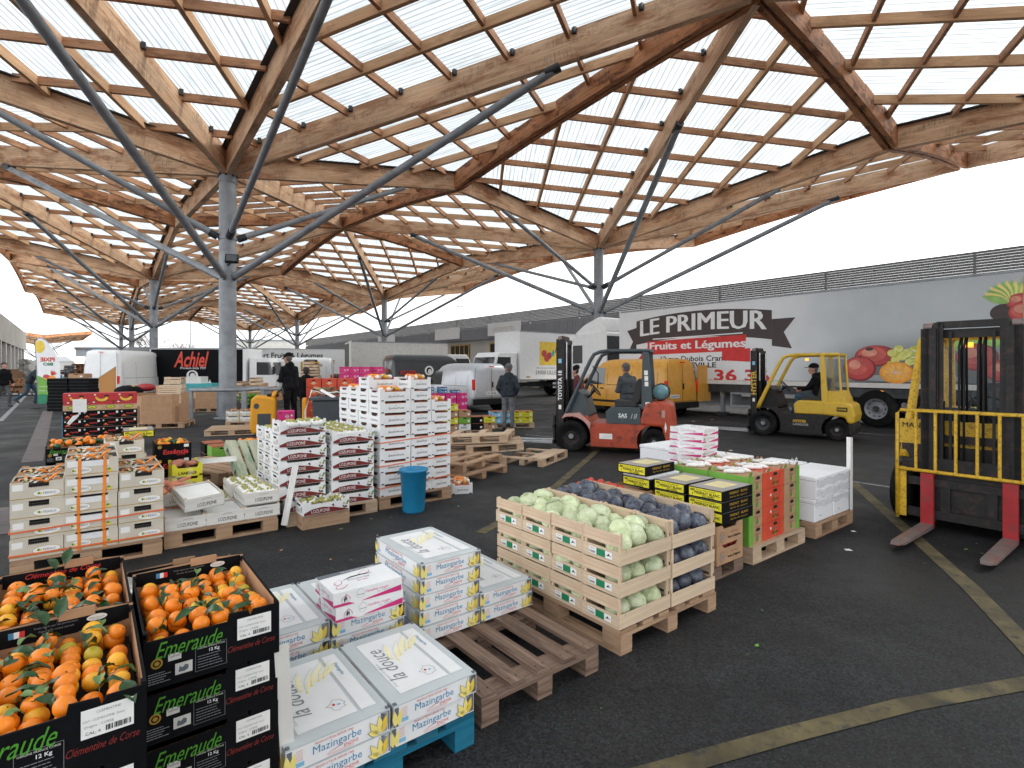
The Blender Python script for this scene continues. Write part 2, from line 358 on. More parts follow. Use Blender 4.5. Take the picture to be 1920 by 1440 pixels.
    def disc(s, c, rx, ry, m, xd=(1, 0, 0), yd=(0, 0, 1), n=20):
        c, xd, yd = Vector(c), Vector(xd).normalized(), Vector(yd).normalized()
        return s.add([c + xd * rx * math.cos(2 * math.pi * i / n) + yd * ry * math.sin(2 * math.pi * i / n) for i in range(n)], [tuple(range(n))], m)
    def shape(s, pts, c, m, xd=(1, 0, 0), yd=(0, 0, 1)):
        c, xd, yd = Vector(c), Vector(xd).normalized(), Vector(yd).normalized()
        return s.add([c + xd * a + yd * b for a, b in pts], [tuple(range(len(pts)))], m)
    def mesh(s, name):
        me = bpy.data.meshes.new(name); me.from_pydata([tuple(v) for v in s.v], [], s.f)
        for n in s.names: me.materials.append(M[n])
        me.polygons.foreach_set('material_index', s.m); me.polygons.foreach_set('use_smooth', s.sm)
        ul = me.uv_layers.new(name='UVMap'); flat = []
        for u in s.uv:
            for a in u: flat += [a[0], a[1]]
        ul.data.foreach_set('uv', flat)
        me.update(); return me
    def build(s, name, parent=None, loc=(0, 0, 0), rz=0.0, bevel=0, rot=None):
        o = bpy.data.objects.new(name, s.mesh(name)); COL.objects.link(o)
        o.location = loc; o.rotation_euler = rot if rot else (0, 0, rz)
        if parent: o.parent = parent
        if bevel:
            b = o.modifiers.new('bevel', 'BEVEL'); b.width = bevel; b.segments = 2; b.limit_method = 'ANGLE'; b.angle_limit = R(50)
        return o

def tag(o, label=None, cat=None, group=None, kind=None):
    if label: o['label'] = label
    if cat: o['category'] = cat
    if group: o['group'] = group
    if kind: o['kind'] = kind
    return o
def thing(name, label, cat, loc=(0, 0, 0), rz=0.0, group=None):
    o = bpy.data.objects.new(name, None); COL.objects.link(o); o.empty_display_size = 0.2
    o.location = loc; o.rotation_euler = (0, 0, rz); return tag(o, label, cat, group)
KIDS = {}
def kids(o): return [c for c in COL.objects if c.parent == o]
def copy_tree(o, parent=None):
    c = o.copy(); COL.objects.link(c); c.parent = parent
    for ch in kids(o): copy_tree(ch, c)
    return c
ANG = R(38); UX = Vector((math.cos(ANG), math.sin(ANG), 0)); VX = Vector((-math.sin(ANG), math.cos(ANG), 0))
def P(u, v, z=0.0):
    q = UX * u + VX * v; return (q.x, q.y, z)
def G(px, py, z=0.0):      # ground point of a spot measured in the photograph (metres)
    y = (1.68 - z) * 1010 / (py - 690); return ((px - 960) * y / 1010, y, z)
ORD = ['bottom', 'second', 'third', 'fourth', 'fifth', 'sixth', 'seventh', 'eighth', 'ninth', 'tenth', 'eleventh']
def lvl(i, n):
    if n == 1: return 'single layer'
    if i == 0: return 'bottom layer'
    if i == n - 1: return 'top layer'
    return ORD[i] + ' layer up'
# ================================================================== SETTING
def asphalt():
    m = bpy.data.materials.new('asphalt'); m.use_nodes = True; N = m.node_tree.nodes; L = m.node_tree.links
    b = N['Principled BSDF']; tc = N.new('ShaderNodeTexCoord')
    def nz(sc, d=4, r=0.6, dist=0):
        n = N.new('ShaderNodeTexNoise'); n.inputs['Scale'].default_value = sc; n.inputs['Detail'].default_value = d
        n.inputs['Roughness'].default_value = r; n.inputs['Distortion'].default_value = dist; L.new(tc.outputs['Object'], n.inputs['Vector']); return n.outputs['Fac']
    def rng(s, a, b_, c, d):
        r = N.new('ShaderNodeMapRange'); r.inputs[1].default_value = a; r.inputs[2].default_value = b_
        r.inputs[3].default_value = c; r.inputs[4].default_value = d; L.new(s, r.inputs[0]); return r.outputs[0]
    def mul(a, c):
        k = N.new('ShaderNodeMath'); k.operation = 'MULTIPLY'; L.new(a, k.inputs[0]); L.new(c, k.inputs[1]); return k.outputs[0]
    vo = N.new('ShaderNodeTexVoronoi'); vo.inputs['Scale'].default_value = 95; L.new(tc.outputs['Object'], vo.inputs['Vector'])
    agg = N.new('ShaderNodeSeparateColor'); L.new(vo.outputs['Color'], agg.inputs[0])
    grain = rng(agg.outputs[0], 0, 1, 0.22, 2.4)
    fine = rng(nz(160, 2), 0.3, 0.7, 0.7, 1.3)
    patch = rng(nz(0.30, 7, 0.62, 0.6), 0.36, 0.64, 0.55, 1.6)
    mid = rng(nz(1.7, 7, 0.75, 0.5), 0.36, 0.64, 0.72, 1.3)
    v = mul(mul(grain, fine), mul(patch, mid))
    v = mul(v, rng(nz(0.9, 5, 0.6, 0.3), 0.62, 0.70, 1.0, 0.5)); spk = rng(nz(75, 3, 0.6), 0.60, 0.72, 0, .8)
    cr = N.new('ShaderNodeMix'); cr.data_type = 'RGBA'; cr.blend_type = 'MULTIPLY'; cr.inputs[0].default_value = 1
    cr.inputs[6].default_value = (0.0100, 0.0108, 0.0122, 1); L.new(v, cr.inputs[7])
    m2 = N.new('ShaderNodeMix'); m2.data_type = 'RGBA'; L.new(spk, m2.inputs[0]); L.new(cr.outputs[2], m2.inputs[6]); m2.inputs[7].default_value = (0.085, 0.086, 0.086, 1)
    # old crack and seam
    v2 = N.new('ShaderNodeTexVoronoi'); v2.feature = 'DISTANCE_TO_EDGE'; v2.inputs['Scale'].default_value = 0.16
    dn = N.new('ShaderNodeMapping'); L.new(tc.outputs['Object'], dn.inputs[0]); n4 = N.new('ShaderNodeTexNoise'); n4.inputs['Scale'].default_value = 1.2; n4.inputs['Detail'].default_value = 8
    L.new(tc.outputs['Object'], n4.inputs['Vector']); ad = N.new('ShaderNodeVectorMath'); ad.operation = 'ADD'
    L.new(dn.outputs[0], ad.inputs[0]); L.new(n4.outputs['Color'], ad.inputs[1]); L.new(ad.outputs[0], v2.inputs['Vector'])
    m3 = N.new('ShaderNodeMix'); m3.data_type = 'RGBA'; L.new(rng(v2.outputs['Distance'], 0.0, 0.0022, 0.7, 0), m3.inputs[0]); L.new(m2.outputs[2], m3.inputs[6]); m3.inputs[7].default_value = (0.008, 0.008, 0.009, 1)
    L.new(m3.outputs[2], b.inputs['Base Color'])
    L.new(rng(nz(0.8, 6), 0.35, 0.65, 0.55, 0.85), b.inputs['Roughness']); b.inputs['Specular IOR Level'].default_value = 0.35
    bp = N.new('ShaderNodeBump'); bp.inputs['Strength'].default_value = 0.7; bp.inputs['Distance'].default_value = 0.006
    L.new(agg.outputs[0], bp.inputs['Height']); L.new(bp.outputs[0], b.inputs['Normal'])
    return m
M['asphalt'] = asphalt()
g = MB(); g.add([(-600, -60, 0), (600, -60, 0), (600, 900, 0), (-600, 900, 0)], [(0, 1, 2, 3)], 'asphalt')
tag(g.build('ground'), 'dark worn asphalt of the market yard', kind='structure')
def stripe(pts, w, m, name, label):
    b = MB()
    for a, c in zip(pts[:-1], pts[1:]):
        a, c = Vector(a), Vector(c); t = (c - a).normalized(); s = Vector((-t.y, t.x, 0)) * w / 2
        n = max(1, int((c - a).length / 1.5))
        for i in range(n):
            p, q = a.lerp(c, i / n), a.lerp(c, (i + 1) / n)
            b.add([(p - s), (q - s), (q + s), (p + s)], [(0, 1, 2, 3)], m)
    o = b.build(name, loc=(0, 0, 0.004)); return tag(o, label, kind='structure')
stripe([G(1122, 843), G(1010, 940), G(900, 1000)], .12, 'line_y', 'painted_line', 'worn yellow line leading from the orange forklift')
stripe([G(1600, 906), G(1720, 1012), G(1822, 1104), G(2010, 1300)], .13, 'line_y', 'painted_line', 'worn yellow line under the raised red forks')
stripe([G(1180, 1462), G(1480, 1378), G(1700, 1322), G(2000, 1268)], .10, 'line_y', 'painted_line', 'faded yellow line across the near corner')
stripe([G(1225, 847), G(1690, 917)], .09, 'line_w', 'painted_line', 'thin white bay line behind the crates')
stripe([G(835, 884), G(1090, 838)], .08, 'line_w', 'painted_line', 'thin white bay line beside the pallets')
stripe([G(1595, 811), G(1750, 822)], .08, 'line_w', 'painted_line', 'white lane line beside the trailer wheels')
stripe([G(985, 815), G(1045, 821)], .08, 'line_w', 'painted_line', 'short white line in front of the orange forklift')
stripe([G(0, 790), G(62, 728)], .14, 'line_w', 'painted_line', 'white lane line running past the loading doors')
stripe([G(60, 866), G(90, 770)], .30, 'line_p', 'painted_line', 'faded pink block line on the left')
stripe([G(365, 778), G(478, 769)], .09, 'line_w', 'painted_line', 'white bay line behind the big column')
stripe([G(0, 1003), G(24, 950)], .25, 'line_p', 'painted_line', 'faded pink mark at the far left')
stripe([G(333, 850), G(352, 843)], .07, 'line_w', 'painted_line', 'short white tick near the red pallet')
stripe([G(82, 802), G(116, 801)], .07, 'line_w', 'painted_line', 'short white bay tick on the left')

# ------------------------------------------------------------------ the timber canopy
HU, HV, HEAD, RU, RV = 9.0, 13.5, 8.1, 1.35, 1.05
BD = 0.78
def zb(x, y): return HEAD + RU * abs(x) / HU + RV * abs(y) / HV
def sheet_mat():
    m = bpy.data.materials.new('translucent_corrugated_sheet'); m.use_nodes = True; N = m.node_tree.nodes; L = m.node_tree.links
    N.remove(N['Principled BSDF']); uv = N.new('ShaderNodeUVMap')
    def nz(sx, sy, d=4, r=0.6):
        mp = N.new('ShaderNodeMapping'); mp.inputs['Scale'].default_value = (sx, sy, 1); L.new(uv.outputs[0], mp.inputs[0])
        n = N.new('ShaderNodeTexNoise'); n.inputs['Scale'].default_value = 1; n.inputs['Detail'].default_value = d; n.inputs['Roughness'].default_value = r
        L.new(mp.outputs[0], n.inputs['Vector']); return n.outputs['Fac']
    def rng(s, a, b_, c, d, t='LINEAR'):
        r = N.new('ShaderNodeMapRange'); r.interpolation_type = t; r.inputs[1].default_value = a; r.inputs[2].default_value = b_
        r.inputs[3].default_value = c; r.inputs[4].default_value = d; L.new(s, r.inputs[0]); return r.outputs[0]
    def mul(a, c):
        k = N.new('ShaderNodeMath'); k.operation = 'MULTIPLY'; L.new(a, k.inputs[0]); L.new(c, k.inputs[1]); return k.outputs[0]
    mp = N.new('ShaderNodeMapping'); mp.inputs['Scale'].default_value = (0, 1 / .178, 0); L.new(uv.outputs[0], mp.inputs[0])
    sx = N.new('ShaderNodeSeparateXYZ'); L.new(mp.outputs[0], sx.inputs[0])
    fr = N.new('ShaderNodeMath'); fr.operation = 'FRACT'; L.new(sx.outputs[1], fr.inputs[0])
    pp = N.new('ShaderNodeMath'); pp.operation = 'PINGPONG'; pp.inputs[1].default_value = 0.5; L.new(fr.outputs[0], pp.inputs[0])
    rib = rng(pp.outputs[0], 0.0, 0.22, 0.50, 1.0)
    # laps between sheets every 1.07 m: a dark line with drips
    mp2 = N.new('ShaderNodeMapping'); mp2.inputs['Scale'].default_value = (0, 1 / 1.07, 0); L.new(uv.outputs[0], mp2.inputs[0])
    s2 = N.new('ShaderNodeSeparateXYZ'); L.new(mp2.outputs[0], s2.inputs[0]); f2 = N.new('ShaderNodeMath'); f2.operation = 'FRACT'; L.new(s2.outputs[1], f2.inputs[0])
    lap = rng(f2.outputs[0], 0.0, 0.025, 0.45, 1.0)
    dirt = mul(rng(nz(0.5, 3.5, 7, 0.75), 0.36, 0.62, 0.66, 1.0), rng(nz(0.55, 0.9, 6, 0.6), 0.62, 0.78, 1.0, 0.38))
    v = mul(mul(rib, lap), dirt)
    c = N.new('ShaderNodeMix'); c.data_type = 'RGBA'; c.blend_type = 'MULTIPLY'; c.inputs[0].default_value = 1
    c.inputs[6].default_value = (0.45, 0.485, 0.505, 1); L.new(v, c.inputs[7])
    tl = N.new('ShaderNodeBsdfTranslucent'); tr = N.new('ShaderNodeBsdfTransparent'); gl = N.new('ShaderNodeBsdfGlossy'); gl.inputs['Roughness'].default_value = .3
    gl.inputs['Color'].default_value = (.5, .5, .5, 1)
    L.new(c.outputs[2], tl.inputs[0]); L.new(c.outputs[2], tr.inputs[0])
    x = N.new('ShaderNodeMixShader'); x.inputs[0].default_value = 0.55; L.new(tl.outputs[0], x.inputs[1]); L.new(tr.outputs[0], x.inputs[2])
    y = N.new('ShaderNodeMixShader'); y.inputs[0].default_value = 0.04; L.new(x.outputs[0], y.inputs[1]); L.new(gl.outputs[0], y.inputs[2])
    L.new(y.outputs[0], N['Material Output'].inputs[0]); return m
M['sheet'] = sheet_mat()
M['gutter'] = mat('dark_gutter', (0.03, 0.033, 0.035), 0.6)
def clip(p, d):
    """the stretch of the plan line p+t*d inside the quadrant rectangle"""
    t0, t1 = -1e9, 1e9
    for a, lo, hi in ((0, 0.12, HU - .1), (1, 0.12, HV - .1)):
        if abs(d[a]) < 1e-9:
            if p[a] < lo or p[a] > hi: return None
        else:
            q0, q1 = sorted(((lo - p[a]) / d[a], (hi - p[a]) / d[a])); t0, t1 = max(t0, q0), min(t1, q1)
    return (t0, t1) if t1 - t0 > .4 else None
def make_canopy():
    root = thing('market_canopy', '', 'canopy')
    c = MB(); c.cyl((0, 0, 0), (0, 0, HEAD - .02), .265, 'steel', n=28); c.cyl((0, 0, 0), (0, 0, .03), .42, 'steel', n=28)
    for z in (4.7, 6.0, HEAD - .2): c.cyl((0, 0, z - .05), (0, 0, z + .05), .29, 'steel', n=28)
    for i in range(8):
        q = math.pi * i / 4 + .39; c.box(-.03, .03, -.03, .03, HEAD - .06, HEAD + .05, 'steel_d', Matrix.Translation((.27 * math.cos(q), .27 * math.sin(q), 0)))
    c.build('column', root)
    dl = math.hypot(HU, HV); dx, dy = HU / dl, HV / dl
    for sx in (-1, 1):
        for sy in (-1, 1):
            # diagonal beam + strut
            b = MB(); b.beam((sx * .22 * dx, sy * .22 * dy, HEAD), (sx * (HU - .12), sy * (HV - .12), zb(HU, HV) - .02), .2, BD, 'glulam'); b.build('diagonal_beam', root)
            t = .70; e = (sx * HU * t, sy * HV * t, zb(HU * t, HV * t) - .02)
            s = MB(); st = (sx * .3 * dx, sy * .3 * dy, 4.72); s.cyl(st, e, .115, 'steel', n=14)
            s.box(-.02, .02, -.12, .12, -.14, .14, 'steel_d', Matrix.Translation(st)); s.cyl(Vector(e) - Vector((sx*dx*.4, sy*dy*.4, .12)), e, .14, 'steel_d', n=12); s.build('strut', root)
            # black fixing clips along both flanks of the diagonal beam
            cl = MB()
            for k in range(0, 9):
                for sd_ in (-1, 1):
                    tt = (1.3 + k * 1.72 + .16) ; qx, qy = dx * tt - dy * sd_ * .15, dy * tt + dx * sd_ * .15
                    if 0 < qx < HU and 0 < qy < HV: cl.box(-.05, .05, -.05, .05, -.14, .02, 'steel_d', Matrix.Translation((sx * qx, sy * qy, zb(qx, qy) + BD)))
            cl.build('fixing_clips', root)
            # lattice of this quadrant
            lt = MB()
            for k in (-4, -3, -2, -1, 1, 2, 3, 4):
                o = (-dy * k * 1.85, dx * k * 1.85); cc = clip(o, (dx, dy))
                if cc:
                    a, q = [(o[0] + dx * t_, o[1] + dy * t_) for t_ in cc]
                    lt.beam((sx * a[0], sy * a[1], zb(*a) + BD), (sx * q[0], sy * q[1], zb(*q) + BD), .11, .27, 'purlin_l', top=True)
            lt.build('rafters', root)
            lp = MB()
            for k in range(0, 9):
                t_ = 1.3 + k * 1.72; o = (dx * t_, dy * t_); cc = clip(o, (-dy, dx))
                if cc:
                    a, q = [(o[0] - dy * w, o[1] + dx * w) for w in cc]
                    lp.beam((sx * a[0], sy * a[1], zb(*a) + BD + .012), (sx * q[0], sy * q[1], zb(*q) + BD + .012), .10, .22, 'purlin', top=True)
            lp.build('purlins', root)
            sh = MB(); z0 = BD + .035
            pts = [(0, 0), (HU, 0), (HU, HV), (0, HV)]
            vs = [(sx * x, sy * y, zb(x, y) + z0) for x, y in pts]
            uvs = [[(x * dx + y * dy, -x * dy + y * dx + 31) for x, y in pts]]
            sh.add(vs, [(0, 1, 2, 3)], 'sheet', uvs=uvs); sh.build('roof_sheet', root)
    for sx, sy, L_ in ((1, 0, HU), (-1, 0, HU), (0, 1, HV), (0, -1, HV)):
        b = MB(); zz = zb(L_ * abs(sx), L_ * abs(sy))
        b.beam((sx * .22, sy * .22, HEAD - .01), (sx * (L_ - .12), sy * (L_ - .12), zz - .03), .22, BD - .06, 'glulam'); b.build('valley_beam', root)
        gt = MB(); a = Vector((sx * .3, sy * .3, HEAD + BD - .07)); q = Vector((sx * L_, sy * L_, zz + BD - .07))
        gt.beam(a, q, .55, .03, 'gutter'); gt.build('gutter', root)
        t = .72; e = Vector((sx * L_ * t, sy * L_ * t, HEAD + (zz - HEAD) * t - .03)); st = Vector((sx * .3, sy * .3, 6.02))
        s = MB(); s.cyl(st, e, .095, 'steel', n=14); s.cyl(st, st.lerp(e, .04), .12, 'steel_d', n=10); s.build('strut', root)
    # rim: half edges, two per side, with a slightly arched lower edge
    for ax in (0, 1):
        for s1 in (-1, 1):
            for s2 in (-1, 1):
                b = MB(); n = 6
                for i in range(n):
                    q = []
                    for j in (i, i + 1):
                        t = j / n; L2 = HV if ax == 0 else HU
                        x, y = ((HU, L2 * t) if ax == 0 else (L2 * t, HV))
                        z = zb(x, y) + .16 * math.sin(math.pi * t)
                        off = .13
                        q.append((s1 * (x - off), s2 * min(y, HV - .13), z) if ax == 0 else (s2 * min(x, HU - .13), s1 * (y - off), z))
                    b.beam(q[0], q[1], .17, BD - .16 * math.sin(math.pi * (i + .5) / n) - .02, 'glulam_s')
                b.build('rim_beam', root)
    return root
can = make_canopy()
UU, VV = UX * (2 * HU), VX * (2 * HV)
C0 = Vector((-9.5, 18, 0))
CN = [(0, 0, 'nearest canopy bay, its wide steel column behind the banana boxes'),
      (1, 0, 'canopy bay whose column stands behind the white tractor cab'),
      (0, 1, 'canopy bay on the second column of the left row'),
      (1, 1, 'canopy bay whose column rises behind the white box truck'),
      (0, 2, 'canopy bay on the third column of the left row'),
      (1, 2, 'canopy bay on the slim column right of the black van panel'),
      (0, 3, 'canopy bay on the fourth column of the left row'),
      (1, 3, 'canopy bay hidden partly behind the wide near column'),
      (0, -1, 'canopy bay overhead at the right edge'),
      (1, -1, 'canopy bay above the trailer at the right edge')]
for i, (a, b, lab) in enumerate(CN):
    o = can if i == 0 else copy_tree(can)
    o.location = C0 + UU * a + VV * b; o.rotation_euler = (0, 0, ANG); tag(o, lab, group='timber canopy bays')
    if i == 0: o0 = o
far = copy_tree(can); far.location = (-118, 134, -.6); far.rotation_euler = (0, 0, ANG + R(8)); tag(far, 'separate far canopy beyond the loading doors', group='timber canopy bays')
# floodlight on the near column
fl = thing('floodlight', 'small black floodlight clamped to the wide near column', 'lamp', C0 + Vector((.30, -.28, 5.25)), R(12))
b = MB(); b.box(-.2, .2, -.1, .02, -.14, .14, 'plastic_k'); b.box(-.17, .17, -.112, -.1, -.11, .11, 'dkglass'); b.build('lamp_housing', fl, rot=(R(-20), 0, 0), bevel=.01)
b = MB(); b.beam((-.05, 0, -.1), (-.2, .12, -.25), .05, .04, 'steel_d'); b.build('bracket', fl)

# ------------------------------------------------------------------ buildings
hall = thing('market_hall', 'long grey market hall with louvred parapet behind the trailer', 'building', P(30, 0), ANG)
b = MB(); L0, L1 = -60, 98
b.box(0, 14, L0, L1, 4.45, 5.55, 'clad')
for i in range(int((L1 - L0) / .3)):       # vertical ribs of the cladding
    y = L0 + i * .3; b.box(-.04, 0, y, y + .13, 4.45, 5.55, 'clad')
b.build('clad_band', hall)
b = MB(); b.box(.5, 13.5, L0 + .2, L1 - .2, 0, 4.45, 'conc'); b.build('wall', hall)
M['louvre'] = mat('grey_louvre', (0.17, 0.175, 0.18), 0.55, 0.3, var=.15)
b = MB()
for k in range(9):
    z = 5.64 + k * .118
    b.box(.0, .03, L0, L1, z, z + .108, 'louvre')
for i in range(27):
    y = L0 + i * 6; b.box(.15, .25, y, y + .1, 5.55, 6.72, 'white')
b.build('louvre_screen', hall)
b = MB(); b.box(.3, 13, L0 + .3, L1 - .3, 5.55, 5.75, 'clad'); b.build('roof', hall)
for i in range(12):
    y = 10 + i * 7.2
    b = MB(); b.box(.42, .5, y, y + 3.6, 0, 4.1, 'plastic_k'); fr = b.build('door_bay', hall)
    b = MB()
    for k in range(5): b.box(.36, .42, y + k * .88, y + k * .88 + .07, .0, 4.1, 'hy_yel')
    for k in range(4): b.box(.37, .43, y, y + 3.6, 1 + k * 1.0, 1.07 + k * 1.0, 'hy_yel')
    b.build('door_grille', fr)
for y, t in ((62, ''), (47, ''), (37, 'LES SERVIETTES')):
    b = MB(); b.box(-.14, -.08, y, y + 5, 4.7, 5.9, 'white')
    if t: b.text(t, (-.15, y + 2.5, 5.3), 3.2, 'cream', xd=(0, -1, 0), bold=.01)
    b.build('fascia_sign', hall)

# the pale hall on the left with loading doors
lh = thing('loading_hall', 'pale loading hall with tall open bays at the left edge', 'building', (-58.5, 43, 0), 0)
t = Vector((-25.9, 31.6, 0)); la = math.atan2(t.y, t.x)
lh.rotation_euler = (0, 0, la); lh.location = (-32.2, 31, 0)
b = MB(); b.box(0, 66.8, .6, 20, 0, 6.9, 'conc'); b.box(0, 66.8, 0, .6, 4.36, 7.0, 'conc')
for i in range(8): b.box(i * 9.2, i * 9.2 + .06, -.03, .0, 4.36, 7.0, 'offwhite')
b.build('wall', lh)
for i in range(12):
    x = i * 5.6; b = MB(); b.box(x, x + .8, 0.002, .6, 0, 4.358, 'offwhite'); b.build('pillar', lh)
    b = MB(); b.box(x + .8, x + 5.598, .5, .58, 0, 4.358, 'bin_dk'); b.build('loading_door', lh)

# low pale sheds at the far end
def shed(u0, px0, px1, top, D, lab, m='roofpale', sign=None):
    x0, x1 = (px0 - 960) * D / 1010, (px1 - 960) * D / 1010; h = 1.68 + (690 - top) * D / 1010
    o = thing('warehouse', lab, 'building', (x0, D, 0)); w = x1 - x0
    b = MB(); b.box(0, w, 0, 25, 0, h, m); b.box(-.2, w + .2, -.25, 0, h - .5, h + .15, 'clad')
    b.build('wall', o)
    n = max(2, int(w / 9)); 
    for i in range(n):
        b = MB(); b.box(i * w / n + w / n * .25, i * w / n + w / n * .7, -.06, 0.01, 0, h * .5, 'clad'); b.build('door', o)
    if sign:
        b = MB(); b.text(sign, (w * sign_at, -.3, h - 2.4), 2.2 * D / 120, 'sky_card', bold=.03); b.build('sign', o)
    return o
sign_at = .3
shed(0, 142, 280, 652, 140, 'low pale warehouse with a big blue letter', sign='E')
shed(0, 285, 570, 656, 170, 'low pale warehouse far behind the near column')
shed(0, 432, 560, 637, 210, 'taller pale block behind the low warehouse roofs', m='conc')

# lamp mast and bare tree
def mast(px, top, D, lab, n=5):
    h = 1.68 + (690 - top) * D / 1010; o = thing('lamp_mast', lab, 'lamp', ((px - 960) * D / 1010, D, 0))
    b = MB(); b.cyl((0, 0, 0), (0, 0, h), .22, 'steel', r1=.12); b.build('pole', o)
    b = MB(); b.tube([(1.2 * math.cos(i), 1.2 * math.sin(i), h) for i in [k * .7 for k in range(9)]], .05, 'steel', closed=True); b.build('ring', o)
    for i in range(n):
        q = 2 * math.pi * i / n; b = MB(); b.box(-.35, .35, -.25, .25, -.2, .1, 'steel_d', Matrix.Translation((1.3 * math.cos(q), 1.3 * math.sin(q), h))); b.build('lamp_head', o)
mast(357, 588, 120, 'tall floodlight mast beyond the canopy beside the near column')
def ladder_mast():
    D = 90; o = thing('roof_mast', 'slim lattice mast with a small cage above the hall roof', 'mast', ((862 - 960) * D / 1010, D, 0))
    b = MB(); h = 1.68 + (690 - 545) * D / 1010
    for dx_ in (-.35, .35): b.cyl((dx_, 0, 0), (dx_, 0, h), .05, 'steel', n=6)
    for k in range(int(h / .7)): b.cyl((-.35, 0, k * .7), (.35, 0, k * .7), .03, 'steel', n=6)
    b.build('lattice', o)
    b = MB(); 
    for z in (h - 1.7, h - 2.6): b.tube([(-.7, -.5, z), (.7, -.5, z), (.7, .5, z), (-.7, .5, z)], .05, 'steel', n=6, closed=True)
    b.build('cage', o)
ladder_mast()
def bare_tree(px, D, h, lab, seed):
    rnd = random.Random(seed); o = thing('bare_tree', lab, 'tree', ((px - 960) * D / 1010, D, 0))
    M['bark'] = mat('bark', (0.10, 0.075, 0.06), .9)
    t = MB(); t.cyl((0, 0, 0), (0, 0, h * .35), .2, 'bark', r1=.13, n=7); t.build('trunk', o)
    c = MB()
    def grow(p, d, L_, r, k):
        q = p + d * L_; c.cyl(p, q, r, 'bark', r1=r * .6, n=4, cap=False)
        if k == 0: return
        for _ in range(3 if k > 1 else 4):
            e = (d + Vector((rnd.uniform(-.8, .8), rnd.uniform(-.8, .8), rnd.uniform(-.2, .6)))).normalized(); grow(q, e, L_ * rnd.uniform(.6, .85), r * .6, k - 1)
    for _ in range(6): grow(Vector((0, 0, h * .33)), Vector((rnd.uniform(-.7, .7), rnd.uniform(-.7, .7), 1)).normalized(), h * .22, .09, 4)
    c.build('crown', o)
bare_tree(283, 100, 8.5, 'bare tree beyond the yard left of the near column', 3)
bare_tree(344, 128, 8.2, 'small bare tree right under the floodlight mast', 5)
# ================================================================== PALLETS, CARTONS, CRATES
CACHE = {}
def mesh_obj(name, key, fn, parent=None, loc=(0, 0, 0), rz=0.0, bevel=0):
    """one mesh per kind, shared by its copies"""
    if key not in CACHE:
        b = MB(); fn(b); CACHE[key] = b.mesh(name)
    o = bpy.data.objects.new(name, CACHE[key]); COL.objects.link(o); o.location = loc; o.rotation_euler = (0, 0, rz)
    if parent: o.parent = parent
    if bevel:
        m = o.modifiers.new('bevel', 'BEVEL'); m.width = bevel; m.segments = 1; m.limit_method = 'ANGLE'; m.angle_limit = R(50)
    return o
def pallet(u, v, label, a=.8, b=1.2, d='y', m='pal_mid', z=0, dr=0, loc=None, rot=None, group='wooden pallets', nb=5):
    """deck boards run along y ('y') or x ('x'); origin at the near left corner on the ground"""
    p = thing('pallet', label, 'pallet', loc or P(u, v, z), ANG + dr, group)
    if rot: p.rotation_euler = rot
    L_, Wd = (b, a) if d == 'y' else (a, b)          # L_ along the boards
    sw = (lambda x0, x1, y0, y1: (x0, x1, y0, y1)) if d == 'y' else (lambda x0, x1, y0, y1: (y0, y1, x0, x1))
    key = ('pal', a, b, d, m, nb)
    def deck(q):
        rn = random.Random(3)
        ws = [.145, .10, .145, .10, .145] if nb == 5 else [.1] * abs(nb)
        if m == 'pal_old': ws = [.09] * 5
        if nb > 5: ws[0] = ws[-1] = .145
        gap = (Wd - sum(ws)) / (nb - 1); x = 0
        for k, w in enumerate(ws):
            j = rn.uniform(-.006, .006); q.box(*sw(x, x + w, j + .006, L_ + j - .006), .122, .144 + rn.uniform(0, .002), m); x += w + gap
            for yy in (.05, L_ / 2, L_ - .05):
                for xx in (x - gap - w * .75, x - gap - w * .25):
                    q.disc((sw(xx, xx, yy, yy)[0], sw(xx, xx, yy, yy)[2], .1465), .005, .005, 'ink', (1, 0, 0), (0, 1, 0), 6)
        for yy in (0, L_ / 2 - .0725, L_ - .145): q.box(*sw(.002, Wd - .002, yy, yy + .145 if yy else .145), .1, .1215, m)
    mesh_obj('deck', key + ('deck',), deck, p)
    def blk(q): q.box(-.0725, .0725, -.05, .05, .022, .0995, m) if d == 'x' else q.box(-.05, .05, -.0725, .0725, .022, .0995, m)
    for i, xx in enumerate((.051, Wd / 2, Wd - .051)):
        for yy in (.0735, L_ / 2, L_ - .0735):
            c = sw(xx, xx, yy, yy); mesh_obj('block', ('blk', d, m), blk, p, (c[0], c[2], 0))
        def bot(q): q.box(*sw(-.05, .05, .003, L_ - .003), 0, .0215, m)
        c = sw(xx, xx, 0, 0); mesh_obj('bottom_board', ('bot', d, m, L_), bot, p, (c[0], c[2], 0))
    return p

Z0 = (0, 0, 0)
def walls(b, w, d, h, m, mi=None, t=.006, front=None, back=None, fill=None, fm='hole'):
    """open tray: front/back are polygons in xz, inner faces in mi"""
    mi = mi or m
    for y0, y1, pr, inner in ((0, t, front, 1), (d - t, d, back, 0)):
        pr = pr or [(0, 0), (w, 0), (w, h), (0, h)]
        b.prism(pr, (y0, y1), m)
        yy = y1 + .0007 if inner else y0 - .0007
        b.add([(x, yy, z) for x, z in pr], [tuple(range(len(pr)))], mi)
    for x0, x1 in ((0, t), (w - t, w)):
        b.box(x0, x1, t, d - t, 0, h, m); xx = x1 + .0007 if x0 == 0 else x0 - .0007
        b.add([(xx, t, 0), (xx, d - t, 0), (xx, d - t, h - .002), (xx, t, h - .002)], [(0, 1, 2, 3)], mi)
    b.box(t, w - t, t, d - t, 0, .006, mi)
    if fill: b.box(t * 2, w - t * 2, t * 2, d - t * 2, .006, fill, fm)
F = dict(xd=(1, 0, 0), yd=(0, 0, 1))      # front face lettering
LF = dict(xd=(0, -1, 0), yd=(0, 0, 1))    # left face lettering
